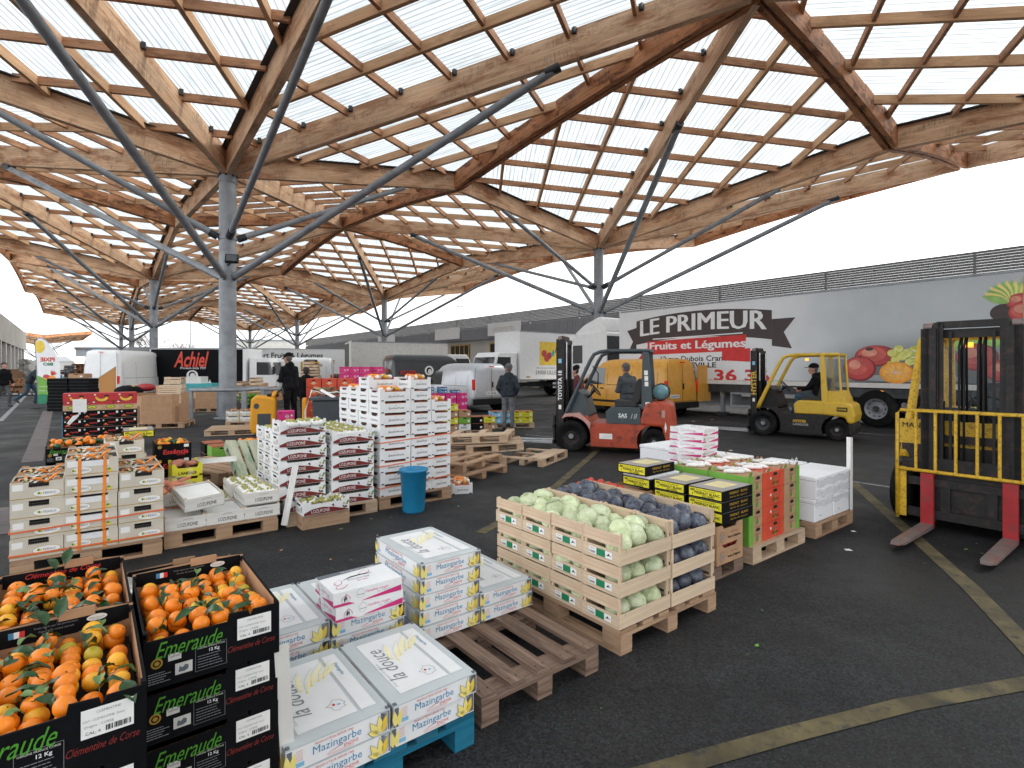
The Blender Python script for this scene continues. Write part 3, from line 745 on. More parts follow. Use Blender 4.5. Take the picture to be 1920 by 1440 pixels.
def barcode(b, x, z, w, h, y=-.003, m='ink', left=False):
    rn = random.Random(int(x * 1e4)); t = 0
    while t < w:
        k = rn.choice((.0012, .002, .003)) * w / .06
        if left: b.rect((y, -(x + t), z), k, h, m, **LF)
        else: b.rect((x + t, y, z), k, h, m)
        t += k + rn.choice((.0015, .003)) * w / .06
def lines(b, x, z, w, n, dz, m, y=-.003, th=.002, seed=1):
    rn = random.Random(seed)
    for i in range(n):
        k = w * rn.uniform(.6, 1)
        x0 = x
        while x0 < x + k:
            q = w * rn.uniform(.06, .16); b.rect((x0 + q / 2, y, z - i * dz), q, th, m); x0 += q + w * .02

M['dimred'] = mat('dull_red_ink', (0.20, 0.018, 0.014), .6)
# ---- black clementine carton
def k_emeraude(b):
    w, d, h = .4, .6, .175
    fr = [(0, 0), (w, 0), (w, h), (.315, h), (.305, h - .02), (.30, h), (.24, h + .004), (.235, h - .022), (.0, h - .022)]
    bk = [(0, 0), (w, 0), (w, h + .012), (.30, h + .02), (.295, h + .034), (.20, h + .034), (.195, h + .02), (0, h + .012)]
    walls(b, w, d, h, 'black_card', 'kraft', front=fr, back=bk, fill=.075, fm='hole')  # inner block coloured near black so gaps between the fruit read as shade
    for y in (.006, d - .03):      # folded rims
        for x0 in (0, w - .012): b.box(x0, x0 + .012, y, y + .024, h - .012, h + .004, 'black_card')
    b.box(-.001, .004, .03, d - .03, h - .004, h + .002, 'black_card')
    b.box(w - .004, w + .001, .03, d - .03, h - .004, h + .002, 'black_card')
    b.text('Emeraude', (.125, -.002, .118), .19, 'green_ink', shear=.5, bold=.0, h=.05)
    for r, m in ((.016, 'gold'), (.011, 'black_card'), (.007, 'gold')): b.disc((.035, -.002 - (.02 - r) * .05, .08), r, r, m)
    b.rect((.083, -.002, .088), .036, .022, 'offwhite'); b.text('CERTIFIE', (.083, -.003, .09), .028, 'ink')
    b.rect((.108, -.002, .045), .048, .036, 'offwhite')
    b.shape([(-.015, -.01), (-.012, .008), (-.004, .002), (.004, .01), (.013, .006), (.012, -.006), (.003, -.011)], (.108, -.003, .045), 'dkgrey_card')
    lines(b, .012, .050, .065, 5, .0075, 'grey_ink', th=.0028, seed=3)
    for (x0, x1, z0, z1) in ((.14, .232, .098, .099), (.14, .232, .018, .019), (.14, .141, .018, .099), (.231, .232, .018, .099)):
        b.add([(x0, -.002, z0), (x1, -.002, z0), (x1, -.002, z1), (x0, -.002, z1)], [(0, 1, 2, 3)], 'grey_ink')
    b.text('ORIGINE FRANCE CORSE', (.186, -.003, .092), .08, 'offwhite'); b.text('12 Kg', (.195, -.003, .078), .03, 'white', bold=.02)
    lines(b, .147, .066, .075, 5, .009, 'grey_ink', seed=5)
    b.rect((.318, -.002, .118), .108, .072, 'paper'); b.text('CLEMENTINE', (.32, -.003, .143), .05, 'grey_ink')
    b.text('CAT: CLEMENTINE  Extra', (.31, -.003, .125), .085, 'grey_ink'); b.text('Origine : CORSE', (.30, -.003, .11), .06, 'grey_ink')
    b.text('CAL: 4', (.288, -.003, .094), .03, 'ink'); barcode(b, .315, .096, .05, .014)
    b.text('Clémentine de Corse', (.31, -.002, .058), .15, 'dimred', shear=.45, h=.020)
    # inside of the raised back panel
    yb = d - .0085
    b.shape([(-.188, -.034), (-.188, .016), (.188, .016), (.188, -.034), (.15, -.042), (-.15, -.042)], (.2, yb, h - .005), 'black_card')
    for k, m in enumerate(('blue_ink', 'white', 'red_ink')): b.rect((.085 + k * .013, yb - .001, h - .012), .013, .02, m)
    b.disc((.30, yb - .001, h - .01), .028, .011, 'offwhite'); b.text("Fruits français", (.30, yb - .002, h - .01), .04, 'grey_ink')
    b.text('Fruits signés par des producteurs', (.195, yb - .001, h - .006), .11, 'grey_ink'); b.text('Corses de notre terroir', (.195, yb - .001, h - .018), .09, 'grey_ink')
    b.box(.20, .295, d - .012, d - .007, h + .002, h + .034, 'kraft')
def k_emeraude_red(b):
    k_emeraude(b); d, h = .6, .175
    b.rect((.2, d - .0105, h - .008), .28, .032, 'black_card'); b.text('Clémentine de Corse', (.2, d - .0115, h - .007), .24, 'red_ink', shear=.4)

# ---- endive carton, 60 x 40
def leafshape(L_, w_, n=9):
    a = [(L_ * i / n, w_ * math.sin(math.pi * (i / n) ** .8)) for i in range(n + 1)]
    return a + [(x, -y) for x, y in a[-2:0:-1]]
def rotp(pts, q, dx=0, dy=0): return [(x * math.cos(q) - y * math.sin(q) + dx, x * math.sin(q) + y * math.cos(q) + dy) for x, y in pts]
def endive_front(b, w, xd, yd, org, full=True):
    xd = Vector(xd); nrm = Vector(xd).cross(Vector((0, 0, 1))); o = Vector(org)
    def c(x, z, e=1): return o + xd * x + Vector((0, 0, z)) + nrm * (.0012 * e)
    K = dict(xd=xd, yd=(0, 0, 1))
    b.rect(c(w / 2, .041), w - .004, .08, 'white', **K)
    b.rect(c(w - .045, .041, 2), .07, .078, 'white', **K)
    b.shape([(0, -.035), (.026, -.035), (.026, .04), (-.012, .04)], c(w - .03, .041, 2), 'dkgrey_card', **K)
    for q, dx, L_, m in ((95, .0, .07, 'pale_yel'), (120, -.012, .062, 'pale_yel'), (75, .008, .066, 'yellow_ink'), (160, -.004, .05, 'pale_yel')):
        b.shape(rotp(leafshape(L_ + .004, .0135), R(q)), c(w - .042 + dx, .006, 3), 'grey_ink', **K)
        b.shape(rotp(leafshape(L_, .012), R(q)), c(w - .042 + dx, .007, 4), m, **K)
    b.shape([(0, 0), (.022, 0), (.022, .076), (.004, .076)], c(.0, .002, 2), 'dkgrey_card', **K)
    for q, dx in ((95, .008), (80, .02)):
        b.shape(rotp(leafshape(.066, .011), R(q)), c(dx, .005, 3), 'pale_yel', **K)
    if full:
        b.text('Mazingarbe', c(w * .47, .044, 2), w * .46, 'blue_ink', bold=.0, h=.038, **K)
        b.text('ENDIVE', c(w * .60, .021, 2), w * .14, 'red_ink', **K)
        b.text('PRODUCTEUR DEPUIS 1960', c(w * .44, .071, 2), w * .36, 'red_ink', **K)
        b.shape([(-.05, -.010), (-.01, -.002), (.035, .012), (-.004, .002)], c(w * .47, .024, 3), 'red_ink', **K)
        for k in range(5): b.rect(c(.048, .068 - k * .008, 2), .024, .003, 'pk_t', **K)
        b.rect(c(.05, .020, 2), .03, .016, 'sky_card', **K)
        for k in range(2): b.rect(c(w * .5, .012 - k * .005, 2), .1, .0022, 'pk_t', **K)
M['pk_t'] = mat('pale_red_ink', (0.72, 0.42, 0.42), .6)
M['lgrey'] = mat('light_grey_ink', (0.45, 0.47, 0.50), .6)
def k_endive(b):
    w, d, h = .4, .6, .088
    b.box(0, w, 0, d, 0, h - .0015, 'bluegrey')
    endive_front(b, w, (1, 0, 0), None, (0, 0, 0)); endive_front(b, d, (0, -1, 0), None, (0, d, 0))
    z = h; TX = dict(xd=(0, 1, 0), yd=(-1, 0, 0)); T0 = dict(xd=(1, 0, 0), yd=(0, 1, 0))
    b.rect((.175, .30, z), .23, .48, 'white', **T0)
    b.rect((.335, .30, z), .065, .48, 'white', **T0)
    b.rect((.305, .30, z + .0004), .002, .52, 'lgrey', **T0); b.rect((.375, .30, z + .0004), .001, .52, 'lgrey', **T0)
    b.text('la douce', (.105, .30, z + .001), .30, 'grey_ink', shear=.35, h=.075, **TX)
    b.text("Dans le respect de la nature", (.073, .22, z + .001), .22, 'lgrey', shear=.3, **TX)
    b.text('Mazingarbe', (.338, .40, z + .001), .11, 'blue_ink', xd=(0, -1, 0), yd=(1, 0, 0))
    # pale endives sketched on the lid
    for (x, y, q, L_) in ((.17, .30, 68, .19), (.20, .34, 60, .2), (.235, .36, 52, .17), (.15, .33, 80, .15), (.26, .37, 45, .13)):
        b.shape(rotp(leafshape(L_, .010), R(q)), (x, y, z + .0008), 'pale_yel2', **T0)
        b.disc((x, y, z + .0014), .008, .006, 'pale_yel', **T0, n=9)
        lst = rotp([(L_ * t / 8, .022 * math.sin(math.pi * t / 8)) for t in range(9)], R(q), x, y)
        for p0, p1 in zip(lst[:-1], lst[1:]):
            t = Vector((p1[0] - p0[0], p1[1] - p0[1], 0)).normalized(); s = Vector((-t.y, t.x, 0)) * .0008
            a_, c_ = Vector((*p0, z + .0012)), Vector((*p1, z + .0012)); b.add([a_ - s, c_ - s, c_ + s, a_ + s], [(0, 1, 2, 3)], 'lgrey')
    # outline of France with the three colours
    fr = [(0, .04), (.012, .03), (.028, .028), (.03, .012), (.038, .0), (.028, -.012), (.032, -.028), (.012, -.032), (.002, -.04), (-.018, -.032), (-.02, -.008), (-.038, .006), (-.02, .014), (-.012, .024)]
    for i in range(len(fr)):
        p0, p1 = Vector((*fr[i], 0)), Vector((*fr[(i + 1) % len(fr)], 0)); t = (p1 - p0).normalized(); s = Vector((-t.y, t.x, 0)) * .0009; o = Vector((.235, .15, z + .001))
        b.add([o + p0 - s, o + p1 - s, o + p1 + s, o + p0 + s], [(0, 1, 2, 3)], 'grey_ink')
    b.disc((.228, .155, z + .001), .006, .008, 'red_ink', **T0, n=9); b.disc((.246, .148, z + .001), .008, .006, 'sky_card', **T0, n=9)
    for x, y in ((.002, .002), (w - .016, .002), (.002, d - .016), (w - .016, d - .016)): b.box(x, x + .014, y, y + .014, h - .006, h + .0035, 'dkgrey_card')
M['pale_yel2'] = mat('washed_yellow_print', (0.86, 0.80, 0.48), 0.55)
def k_pinkendive(b, w=.37, d=.27):
    h = .073; b.box(0, w, 0, d, 0, h, 'white')
    for org, xd, L_ in (((0, 0, 0), (1, 0, 0), w), ((0, d, 0), (0, -1, 0), d)):
        xd = Vector(xd); nrm = xd.cross(Vector((0, 0, 1))); o = Vector(org) + nrm * .0012; K = dict(xd=xd, yd=(0, 0, 1))
        b.shape([(L_ * .38, .004), (L_ * .99, .004), (L_ * .99, .034), (L_ * .46, .010)], o, 'pink', **K)
        b.shape([(0, .002), (L_ * .30, .002), (L_ * .22, .014), (0, .016)], o, 'pink', **K)
        b.text("l'endive rouge", o + xd * L_ * .62 + Vector((0, 0, .045)), L_ * .34, 'pink', shear=.3, h=.018, **K)
        b.text('du Nord', o + xd * L_ * .72 + Vector((0, 0, .032)), L_ * .2, 'lgrey', **K)
        for q, x in ((80, .09), (105, .12), (65, .07)):
            b.shape(rotp(leafshape(.045, .012), R(q)), o + xd * (x * L_ / .4 * .7) + Vector((0, 0, .014)) + nrm * .0005, 'pink', **K)
            b.shape(rotp(leafshape(.040, .009), R(q)), o + xd * (x * L_ / .4 * .7) + Vector((0, 0, .0155)) + nrm * .001, 'white', **K)
        b.disc(o + xd * L_ * .38 + Vector((0, 0, .044)) + nrm * .0004, .022, .024, 'lgrey', **K); b.disc(o + xd * L_ * .38 + Vector((0, 0, .044)) + nrm * .0008, .020, .022, 'white', **K)
        b.text('Chicorée', o + xd * L_ * .38 + Vector((0, 0, .04)) + nrm * .0012, .034, 'ink', bold=.01, **K)
        b.rect(o + xd * L_ * .2 + Vector((0, 0, .035)), .03, .002, 'pink', **K)
    T0 = dict(xd=(1, 0, 0), yd=(0, 1, 0)); z = h + .0012
    b.shape([(0, d - .05), (w, d - .022), (w, d), (0, d)], (0, 0, z), 'dkgrey_card', **T0)
    b.text('RACINES DE LA TERRE', (w * .6, d - .02, z + .001), w * .5, 'white', **T0)
    b.shape([(.09, 0), (.15, .035), (.22, .04), (.27, .02), (.21, .026), (.15, .022)], (0, d * .5, z), 'ink', **T0)
    b.text('Chicorée', (.18, d * .48, z), .12, 'grey_ink', shear=.2, **T0); b.text('du lac', (.19, d * .36, z), .06, 'pink', shear=.2, **T0)
    for x, y, q in ((.03, .05, 20), (.27, .20, 200), (.05, .09, 60)):
        b.shape(rotp(leafshape(.08, .02), R(q)), (x, y, z), 'pink', **T0); b.shape(rotp(leafshape(.072, .0165), R(q)), (x + .004 * math.cos(R(q)), y + .004 * math.sin(R(q)), z + .0006), 'white', **T0)

# ---- cream lettuce / herb carton with ovals
def zig(b, x0, x1, z, y, m, n=12, a=.008):
    k = (x1 - x0) / n
    for i in range(n): b.shape([(x0 + i * k, 0), (x0 + (i + 1) * k, 0), (x0 + (i + .5) * k, a)], (0, y, z), m)
def k_ferro(b, w=.33, wide=False):
    d, h = .40, .153
    b.box(0, w, 0, d, 0, h - .022, 'cream'); s0, s1 = (w * .20, w * .82) if wide else (w * .34, w * .72)
    t = .006
    for x0, x1 in ((0, s0), (s1, w)): b.box(x0, x1, 0, t, h - .022, h - .001, 'cream')
    b.box(0, t, t, d, h - .022, h - .001, 'cream'); b.box(w - t, w, t, d, h - .022, h - .001, 'cream'); b.box(0, w, d - t, d, h - .022, h - .001, 'cream')
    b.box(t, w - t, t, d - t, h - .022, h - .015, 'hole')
    if wide: b.rect(((s0 + s1) / 2, -.0012, h - .045), s1 - s0, .046, 'white'); zig(b, s0, s1, h - .023, -.0012, 'white', 16)
    else: b.rect(((s0 + s1) / 2, -.0012, h - .034), s1 - s0, .026, 'hole'); zig(b, s0, s1, h - .047, -.0018, 'cream', 8)
    b.rect((w * .14, -.0015, h - .04), w * .2, .05, 'paper')
    b.rect((w / 2, -.0012, .022), w, .006, 'gold')
    ox = w * .3 if wide else w * .68
    b.disc((ox, -.0018, .055), w * .27 if not wide else w * .2, .031, 'gold', n=24); b.disc((ox, -.0024, .055), (w * .26 if not wide else w * .192), .029, 'paper', n=24)
    b.text('FERRO', (ox + w * .05, -.003, .055), w * .24 if not wide else w * .19, 'grey_ink', bold=.01)
    b.disc((ox - w * .15, -.003, .057), .009, .011, 'green_ink', n=9); b.disc((ox - w * .11, -.0032, .054), .007, .011, 'yellow_ink', n=9)
    if wide: b.disc((w * .84, -.002, .04), .014, .016, 'yellow_ink', n=12); b.disc((w * .82, -.0024, .05), .012, .01, 'green_ink', n=10)
    for k, z in enumerate((.045, .10)):
        b.box(-.0012, .0, .1, .3, z, z + .03, 'offwhite')
def k_ferro_w(b): k_ferro(b, .36, True)

# ---- white wooden grape crate
def k_loz_crate(b, w=.33, d=.5, h=.125):
    for x in (0, w - .02):
        for y in (.012, d - .032): b.box(x + .001, x + .019, y, y + .02, .002, h + .012, 'crate')
    b.box(0, w, 0, .011, .012, h, 'crate_w'); b.box(0, w, d - .011, d, .012, h, 'crate_w')
    b.box(-.004, -.0005, .0, d, .01, .055, 'crate_w'); b.box(-.004, -.0005, .0, d, .075, h, 'crate_w')
    b.box(w + .0005, w + .004, .0, d, .01, .055, 'crate_w'); b.box(w + .0005, w + .004, .0, d, .075, h, 'crate_w')
    b.box(0, w, .012, d - .012, 0, .011, 'crate_w')
    b.box(.012, w - .012, .035, d - .035, .02, h - .012, 'paper')
    b.text('LOZUPONE', (w * .55, -.0015, h * .42), w * .5, 'ink', h=.034)
    b.disc((w * .62, -.002, h * .33), .006, .008, 'green_ink', n=8); b.tube([(w * .42, -.002, h * .78), (w * .48, -.002, h * .83), (w * .62, -.002, h * .83), (w * .68, -.002, h * .78)], .0015, 'grey_ink', n=4)
# ---- white grape carton with maroon wave
def k_loz_carton(b, w=.49, d=.295, h=.137):
    n = 18; x0, x1 = .09, .40; sc = []
    for i in range(n + 1):
        sc.append((x1 - (x1 - x0) * i / n, h - .032 + (.006 if i % 2 else 0)))
    fr = [(0, 0), (w, 0), (w, h), (w - .05, h), (w - .06, h - .02)] + sc + [(.07, h - .005), (0, h - .005)]
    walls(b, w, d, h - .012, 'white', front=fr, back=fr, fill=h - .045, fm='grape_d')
    for x in (0, w - .02): 
        for y in (0.007, d - .027): b.box(x + .0005, x + .0195, y, y + .02, h - .03, h + .012, 'white')
    band = [(.01, .003), (w - .01, .003), (w - .01, .012), (.40, .030), (.32, .054), (.20, .070), (.09, .058), (.01, .024)]
    b.shape(band, (0, -.0012, 0), 'maroon'); b.text('LOZUPONE', (.18, -.002, .033), .19, 'white', h=.034)
    rn = random.Random(4)
    for k in range(9): b.disc((w - .045 + rn.uniform(-.025, .022), -.0025 - k * .0001, .05 + rn.uniform(-.025, .03)), .010, .010, 'grape_k' if k < 6 else 'grape', n=8)
    b.shape([(0, 0), (.02, .012), (.03, .035), (.005, .03)], (w - .03, -.0035, .07), 'green_ink')
    for k in range(4): b.disc((.31 + rn.uniform(-.01, .01), -.0025, .075 + rn.uniform(-.008, .008)), .008, .008, 'grape_k', n=7)
    # left face
    b.rect((-.0012, d * .5, .045), d * .5, .06, 'offwhite', **LF); b.text('LOZUPONE', (-.002, d * .5, .04), d * .4, 'maroon', **LF)
    b.rect((-.0015, d * .5, .098), d * .42, .022, 'hole', **LF)
    for k in range(7): b.disc((-.002, d * .12 + rn.uniform(-.02, .02), .06 + rn.uniform(-.025, .025)), .009, .009, 'grape_k' if k % 2 else 'green_ink', xd=(0, -1, 0), n=7)
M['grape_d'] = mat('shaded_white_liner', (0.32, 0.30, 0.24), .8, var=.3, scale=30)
# ---- white mandarin carton with slots
def k_spa(b, w=.40, d=.325, h=.141):
    b.box(0, w, 0, d, 0, h - .032, 'white'); t = .006
    for x0, x1 in ((0, w * .16), (w * .84, w)): b.box(x0, x1, 0, t, h - .032, h - .001, 'white')
    for y0, y1 in ((t, .07), (d - .07, d)): b.box(0, t, y0, y1, h - .032, h - .001, 'white'); b.box(w - t, w, y0, y1, h - .032, h - .001, 'white')
    b.box(0, w, d - t, d, h - .032, h - .001, 'white')
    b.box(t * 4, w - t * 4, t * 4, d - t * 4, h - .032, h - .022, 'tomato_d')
    b.text('Spadonifrutta', (w * .52, -.0015, .052), w * .52, 'ink', shear=.45, h=.034)
    b.text('*', (w * .5, -.0015, .085), .014, 'grey_ink')
    b.text('Spadonifrutta', (-.0015, d * .5, .052), d * .56, 'ink', shear=.35, h=.028, **LF)
    b.rect((-.0015, d * .5, .112), d * .36, .020, 'hole', **LF)
    for x in (w * .08, w * .9): b.rect((x, -.0015, .006), .03, .012, 'hole')
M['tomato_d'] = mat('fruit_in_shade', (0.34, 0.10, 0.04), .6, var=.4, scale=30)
# ---- assorted cartons
def k_banana(b, w=.4, d=.5, h=.23):
    b.box(.004, w - .004, .004, d, 0, h * .35, 'red_card'); b.box(0, w, 0, d, h * .3, h, 'red_card')
    arc = [(.10 + .11 * math.cos(q), .17 - .11 * math.sin(q) * 1.0) for q in [math.pi * (.05 + .85 * i / 9) for i in range(10)]]
    inn = [(.12 + .085 * math.cos(q), .185 - .075 * math.sin(q)) for q in [math.pi * (.12 + .76 * i / 9) for i in range(10)]]
    b.shape([(w - x - .06, z) for x, z in arc] + [(w - x - .045, z) for x, z in inn[::-1]], (-.03, -.0015, .0), 'yellow_ink')
    b.disc((w * .2, -.0015, .05), .02, .014, 'white', n=12); b.rect((w * .72, -.0015, h * .75), .07, .03, 'hole'); b.rect((w * .25, -.002, h * .86), .03, .025, 'paper')
    b.rect((w * .5, -.0018, h * .30), w, .004, 'ink')
def k_oval(b, w=.30, d=.4, h=.105):
    b.box(0, w, 0, d, 0, h, 'cream_k'); b.disc((w / 2, -.0012, h * .55), .075, .036, 'green_d'); b.disc((w / 2, -.0018, h * .55), .062, .026, 'acid'); b.text('Lulu', (w / 2, -.0026, h * .55), .06, 'green_d', bold=.03)
M['cream_k'] = mat('tan_printed_card', (0.50, 0.34, 0.20), .7, var=.15); M['green_d'] = mat('dark_green_ink', (0.02, 0.13, 0.04), .6)
def k_blackfruit(b, w=.30, d=.4, h=.165):
    walls(b, w, d, h, 'black_card', 'kraft', fill=h - .03, fm='hole'); rn = random.Random(8)
    b.box(0, w, -.001, .006, h - .002, h + .006, 'kraft_d')
    for k in range(3): b.disc((.05 + k * .022, -.0015 - k * .0003, .045 + rn.uniform(-.01, .01)), .018, .016, 'tape_or' if k % 2 else 'tomato', n=10)
    b.disc((.035, -.0018, h - .04), .015, .015, 'offwhite', n=10); b.text('fraîche', (w * .58, -.0015, h * .52), .13, 'red_ink', shear=.35, bold=.015)
    b.rect((w * .86, -.0015, h * .72), .035, .045, 'paper'); lines(b, w * .35, .03, .1, 2, .01, 'grey_ink')
def k_pissenlit(b, w=.45, d=.31, h=.087):
    b.box(0, w, 0, d, 0, h - .004, 'black_card'); b.box(.006, w - .006, .006, d - .006, h - .004, h - .001, 'film_top')
    b.rect((w / 2, d / 2, h + .0006), w * .52, d * .58, 'pale_yel3', xd=(1, 0, 0), yd=(0, 1, 0))
    for k in range(5): b.rect((w / 2, d * .35 + k * d * .07, h + .0012), w * .4, .0022, 'lgrey', xd=(1, 0, 0), yd=(0, 1, 0))
    K = LF; b.rect((-.0012, d / 2, .044), d * .93, .066, 'acid', **K)
    b.text('Ferme ALEXANDRE', (-.002, d * .47, .065), d * .55, 'ink', **K); b.text('PISSENLIT BLANC', (-.002, d * .44, .042), d * .72, 'ink', bold=.03, **K); b.text('DU NORD', (-.002, d * .40, .020), d * .34, 'ink', bold=.03, **K)
    barcode(b, -(d * .92), .06, .04, .02, y=-.002, left=True)
    b.text('1', (-.002, d * .86, .03), .006, 'ink', bold=.03, h=.018, **K)
    b.text('PISSENLIT   BLANC', (w * .52, -.0015, .058), w * .62, 'gold', bold=.02, h=.020, shear=.1); b.text('Barbe de capucin', (w * .52, -.0015, .026), w * .58, 'gold', shear=.25, h=.018)
M['film_top'] = mat('worn_grey_lid', (0.30, 0.28, 0.26), .5, var=.1); M['pale_yel3'] = mat('pale_yellow_sheet', (0.72, 0.62, 0.32), .6)
def k_kraftcrate(b, w=.38, d=.5, h=.15):
    fr = [(0, 0), (w, 0), (w, h), (w * .8, h), (w * .72, h - .03), (w * .28, h - .03), (w * .2, h), (0, h)]
    walls(b, w, d, h, 'kraft', front=fr, back=fr, fill=h - .06, fm='kraft_d')
    b.disc((w * .2, -.0015, .06), .035, .042, 'ink', n=18); b.disc((w * .2, -.0019, .06), .033, .040, 'kraft', n=18); b.disc((w * .2, -.0023, .06), .018, .025, 'grey_ink', n=10)
    b.text('fruits & légumes', (w * .66, -.0015, .045), w * .5, 'ink', bold=.02); b.text('Bonifacio', (w * .66, -.0015, .085), w * .3, 'kraft_d', shear=.3)
def k_greenside(b, w=.31, d=.38, h=.148, a='lime', c='kraft', e='orange_red'):
    b.box(0, w, 0, d, 0, h - .002, c); b.box(-.002, .0, 0, d, 0, h, a); b.box(-.002, w * .25, -.003, .0, 0, h, a); b.box(w * .75, w + .002, -.003, .0, 0, h, e)
    b.shape([(-.03, -.012), (.03, -.012), (.036, .004), (.018, .016), (-.018, .016), (-.036, .004)], (w * .5, -.0042, h * .82), 'hole'); b.shape(rotp(leafshape(.07, .012), R(60)), (w * .40, -.0036, h * .12), 'green_ink'); b.shape(rotp(leafshape(.06, .010), R(110)), (w * .52, -.0038, h * .12), 'herb_g'); b.rect((w * .5, -.0034, h * .56), w * .34, .008, 'kraft_d'); b.rect((-.0035, d * .3, h * .5), .04, .03, 'paper', **LF)
M['herb_g'] = mat('printed_herb_green', (.12, .26, .06), .6, var=.3, scale=20)
def k_greenA(b): k_greenside(b)
def k_redB(b):
    k_greenside(b, a='orange_red', c='orange_red', e='orange_red'); b.rect((.07, -.0045, .09), .022, .022, 'paper'); b.text('carottes', (.16, -.0045, .045), .12, 'maroon', bold=.01)
def k_greenC(b): k_greenside(b, a='kraft', c='kraft', e='lime')
def k_styro(b, w=.43, d=.42, h=.225):
    b.box(.006, w - .006, .006, d - .006, 0, h * .8, 'styro'); b.box(0, w, 0, d, h * .8, h, 'styro')
    b.rect((w * .3, .004, h * .25), .03, .01, 'grey_ink')
def k_styro_flat(b): k_styro(b, .62, .5, .20)
def k_yellow(b, w=.3, d=.4, h=.12):
    fr = [(0, 0), (w, 0), (w, h + .03), (w * .9, h + .03), (w * .82, h - .02), (w * .18, h - .02), (w * .1, h + .03), (0, h + .03)]
    walls(b, w, d, h, 'acid', front=fr, back=fr, fill=h - .04, fm='hole'); b.text('LANDAIS', (w * .5, -.0015, .04), w * .6, 'ink', bold=.03)
def k_essencia(b, w=.36, d=.5, h=.165):
    walls(b, w, d, h, 'black_card', 'kraft', fill=h - .03, fm='kraft_d')
    b.text('Essência', (w * .55, -.0015, .07), w * .72, 'red_ink', bold=.03, shear=.1); b.disc((w * .1, -.002, h - .035), .022, .022, 'gold'); b.rect((w * .85, -.0015, h - .03), .05, .035, 'paper'); b.text('corse', (w * .7, -.0015, .03), .09, 'red_ink', shear=.4)
def k_pinkbox(b, w=.3, d=.4, h=.19):
    b.box(0, w, 0, d, 0, h * .62, 'pinkbox'); b.box(-.002, w + .002, -.002, d + .002, h * .62 + .003, h, 'pinkbox')
    b.disc((w * .6, -.003, h * .42), .036, .036, 'white', n=16); b.disc((w * .6, -.0035, h * .42), .028, .028, 'pinkbox', n=16); b.text('pink', (w * .6, -.0045, h * .42), .05, 'white', bold=.03)
    b.rect((w * .2, -.003, h * .86), .05, .02, 'hole'); b.rect((w * .88, -.003, h * .5), .03, .04, 'paper')
def k_orangebox(b, w=.4, d=.5, h=.24):
    b.box(0, w, 0, d, 0, h, 'orange_red'); b.rect((w / 2, -.0012, h * .75), .08, .03, 'hole'); b.shape([(-.09, 0), (0, -.035), (.09, 0), (0, .05)], (w * .5, -.0012, h * .42), 'yellow_ink')
    b.shape([(-.06, 0), (0, -.02), (.07, .01), (0, .04)], (w * .5, -.002, h * .43), 'white'); b.text('Chiquito', (w * .5, -.003, h * .45), .12, 'red_ink', bold=.03, shear=.2)
def k_smallgen(col, lab=None, w=.3, d=.4, h=.16, tc='white'):
    def f(b):
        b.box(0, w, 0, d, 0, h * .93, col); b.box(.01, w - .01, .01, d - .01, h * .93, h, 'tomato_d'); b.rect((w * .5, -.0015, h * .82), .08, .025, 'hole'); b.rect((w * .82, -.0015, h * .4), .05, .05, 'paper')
        if lab: b.text(lab, (w * .42, -.002, h * .42), w * .5, tc, bold=.02)
    return f
KIND = dict(emeraude=k_emeraude, emeraude_red=k_emeraude_red, endive=k_endive, pinkendive=k_pinkendive, ferro=k_ferro, ferro_w=k_ferro_w, loz_crate=k_loz_crate,
            loz_carton=k_loz_carton, spa=k_spa, spa_n=lambda b: k_spa(b, .28, .40, .141), banana=k_banana, oval=k_oval, blackfruit=k_blackfruit,
            pissenlit=k_pissenlit, kraft=k_kraftcrate, greenA=k_greenA, redB=k_redB, greenC=k_greenC, styro=k_styro, styro_flat=k_styro_flat, yellow=k_yellow,
            essencia=k_essencia, pinkbox=k_pinkbox, orangebox=k_orangebox, bluebox=k_smallgen('blue_ink', 'LLONA'), limebox=k_smallgen('lime'), kraftbox=k_smallgen('kraft'),
            blackbox=k_smallgen('black_card', None), whitebox=k_smallgen('white', 'KIVAL', tc='ink'), skybox=k_smallgen('sky_card', 'Mandora'), yellowbox=k_smallgen('acid', 'Limoncella', tc='green_ink'))
KMAT = {}
KN = dict(emeraude='clementine_carton', emeraude_red='clementine_carton', endive='endive_carton', pinkendive='red_endive_carton', pink_s='red_endive_carton', ferro='herb_carton', ferro_w='herb_carton',
          loz_carton='grape_carton', spa='mandarin_carton', spa_n='mandarin_carton', banana='banana_box', blackfruit='black_fruit_carton', pissenlit='dandelion_carton', pinkbox='magenta_carton', orangebox='orange_carton', oval='tan_carton')
def put(kind, name, label, u, v, z, cat='carton', group=None, dr=0.0, bevel=0, loc=None, rz=None):
    if name == 'carton' and kind in KN: name = KN[kind]; cat = name.replace('_', ' ') if len(name.split('_')) < 3 else ' '.join(name.split('_')[1:])
    o = mesh_obj(name, kind, KIND[kind], None, loc or P(u, v, z), (ANG + dr) if rz is None else rz, bevel)
    return tag(o, label, cat, group)
rj = random.Random(11)
def jit(a=.004): return rj.uniform(-a, a) * 1.7
PZ = .147
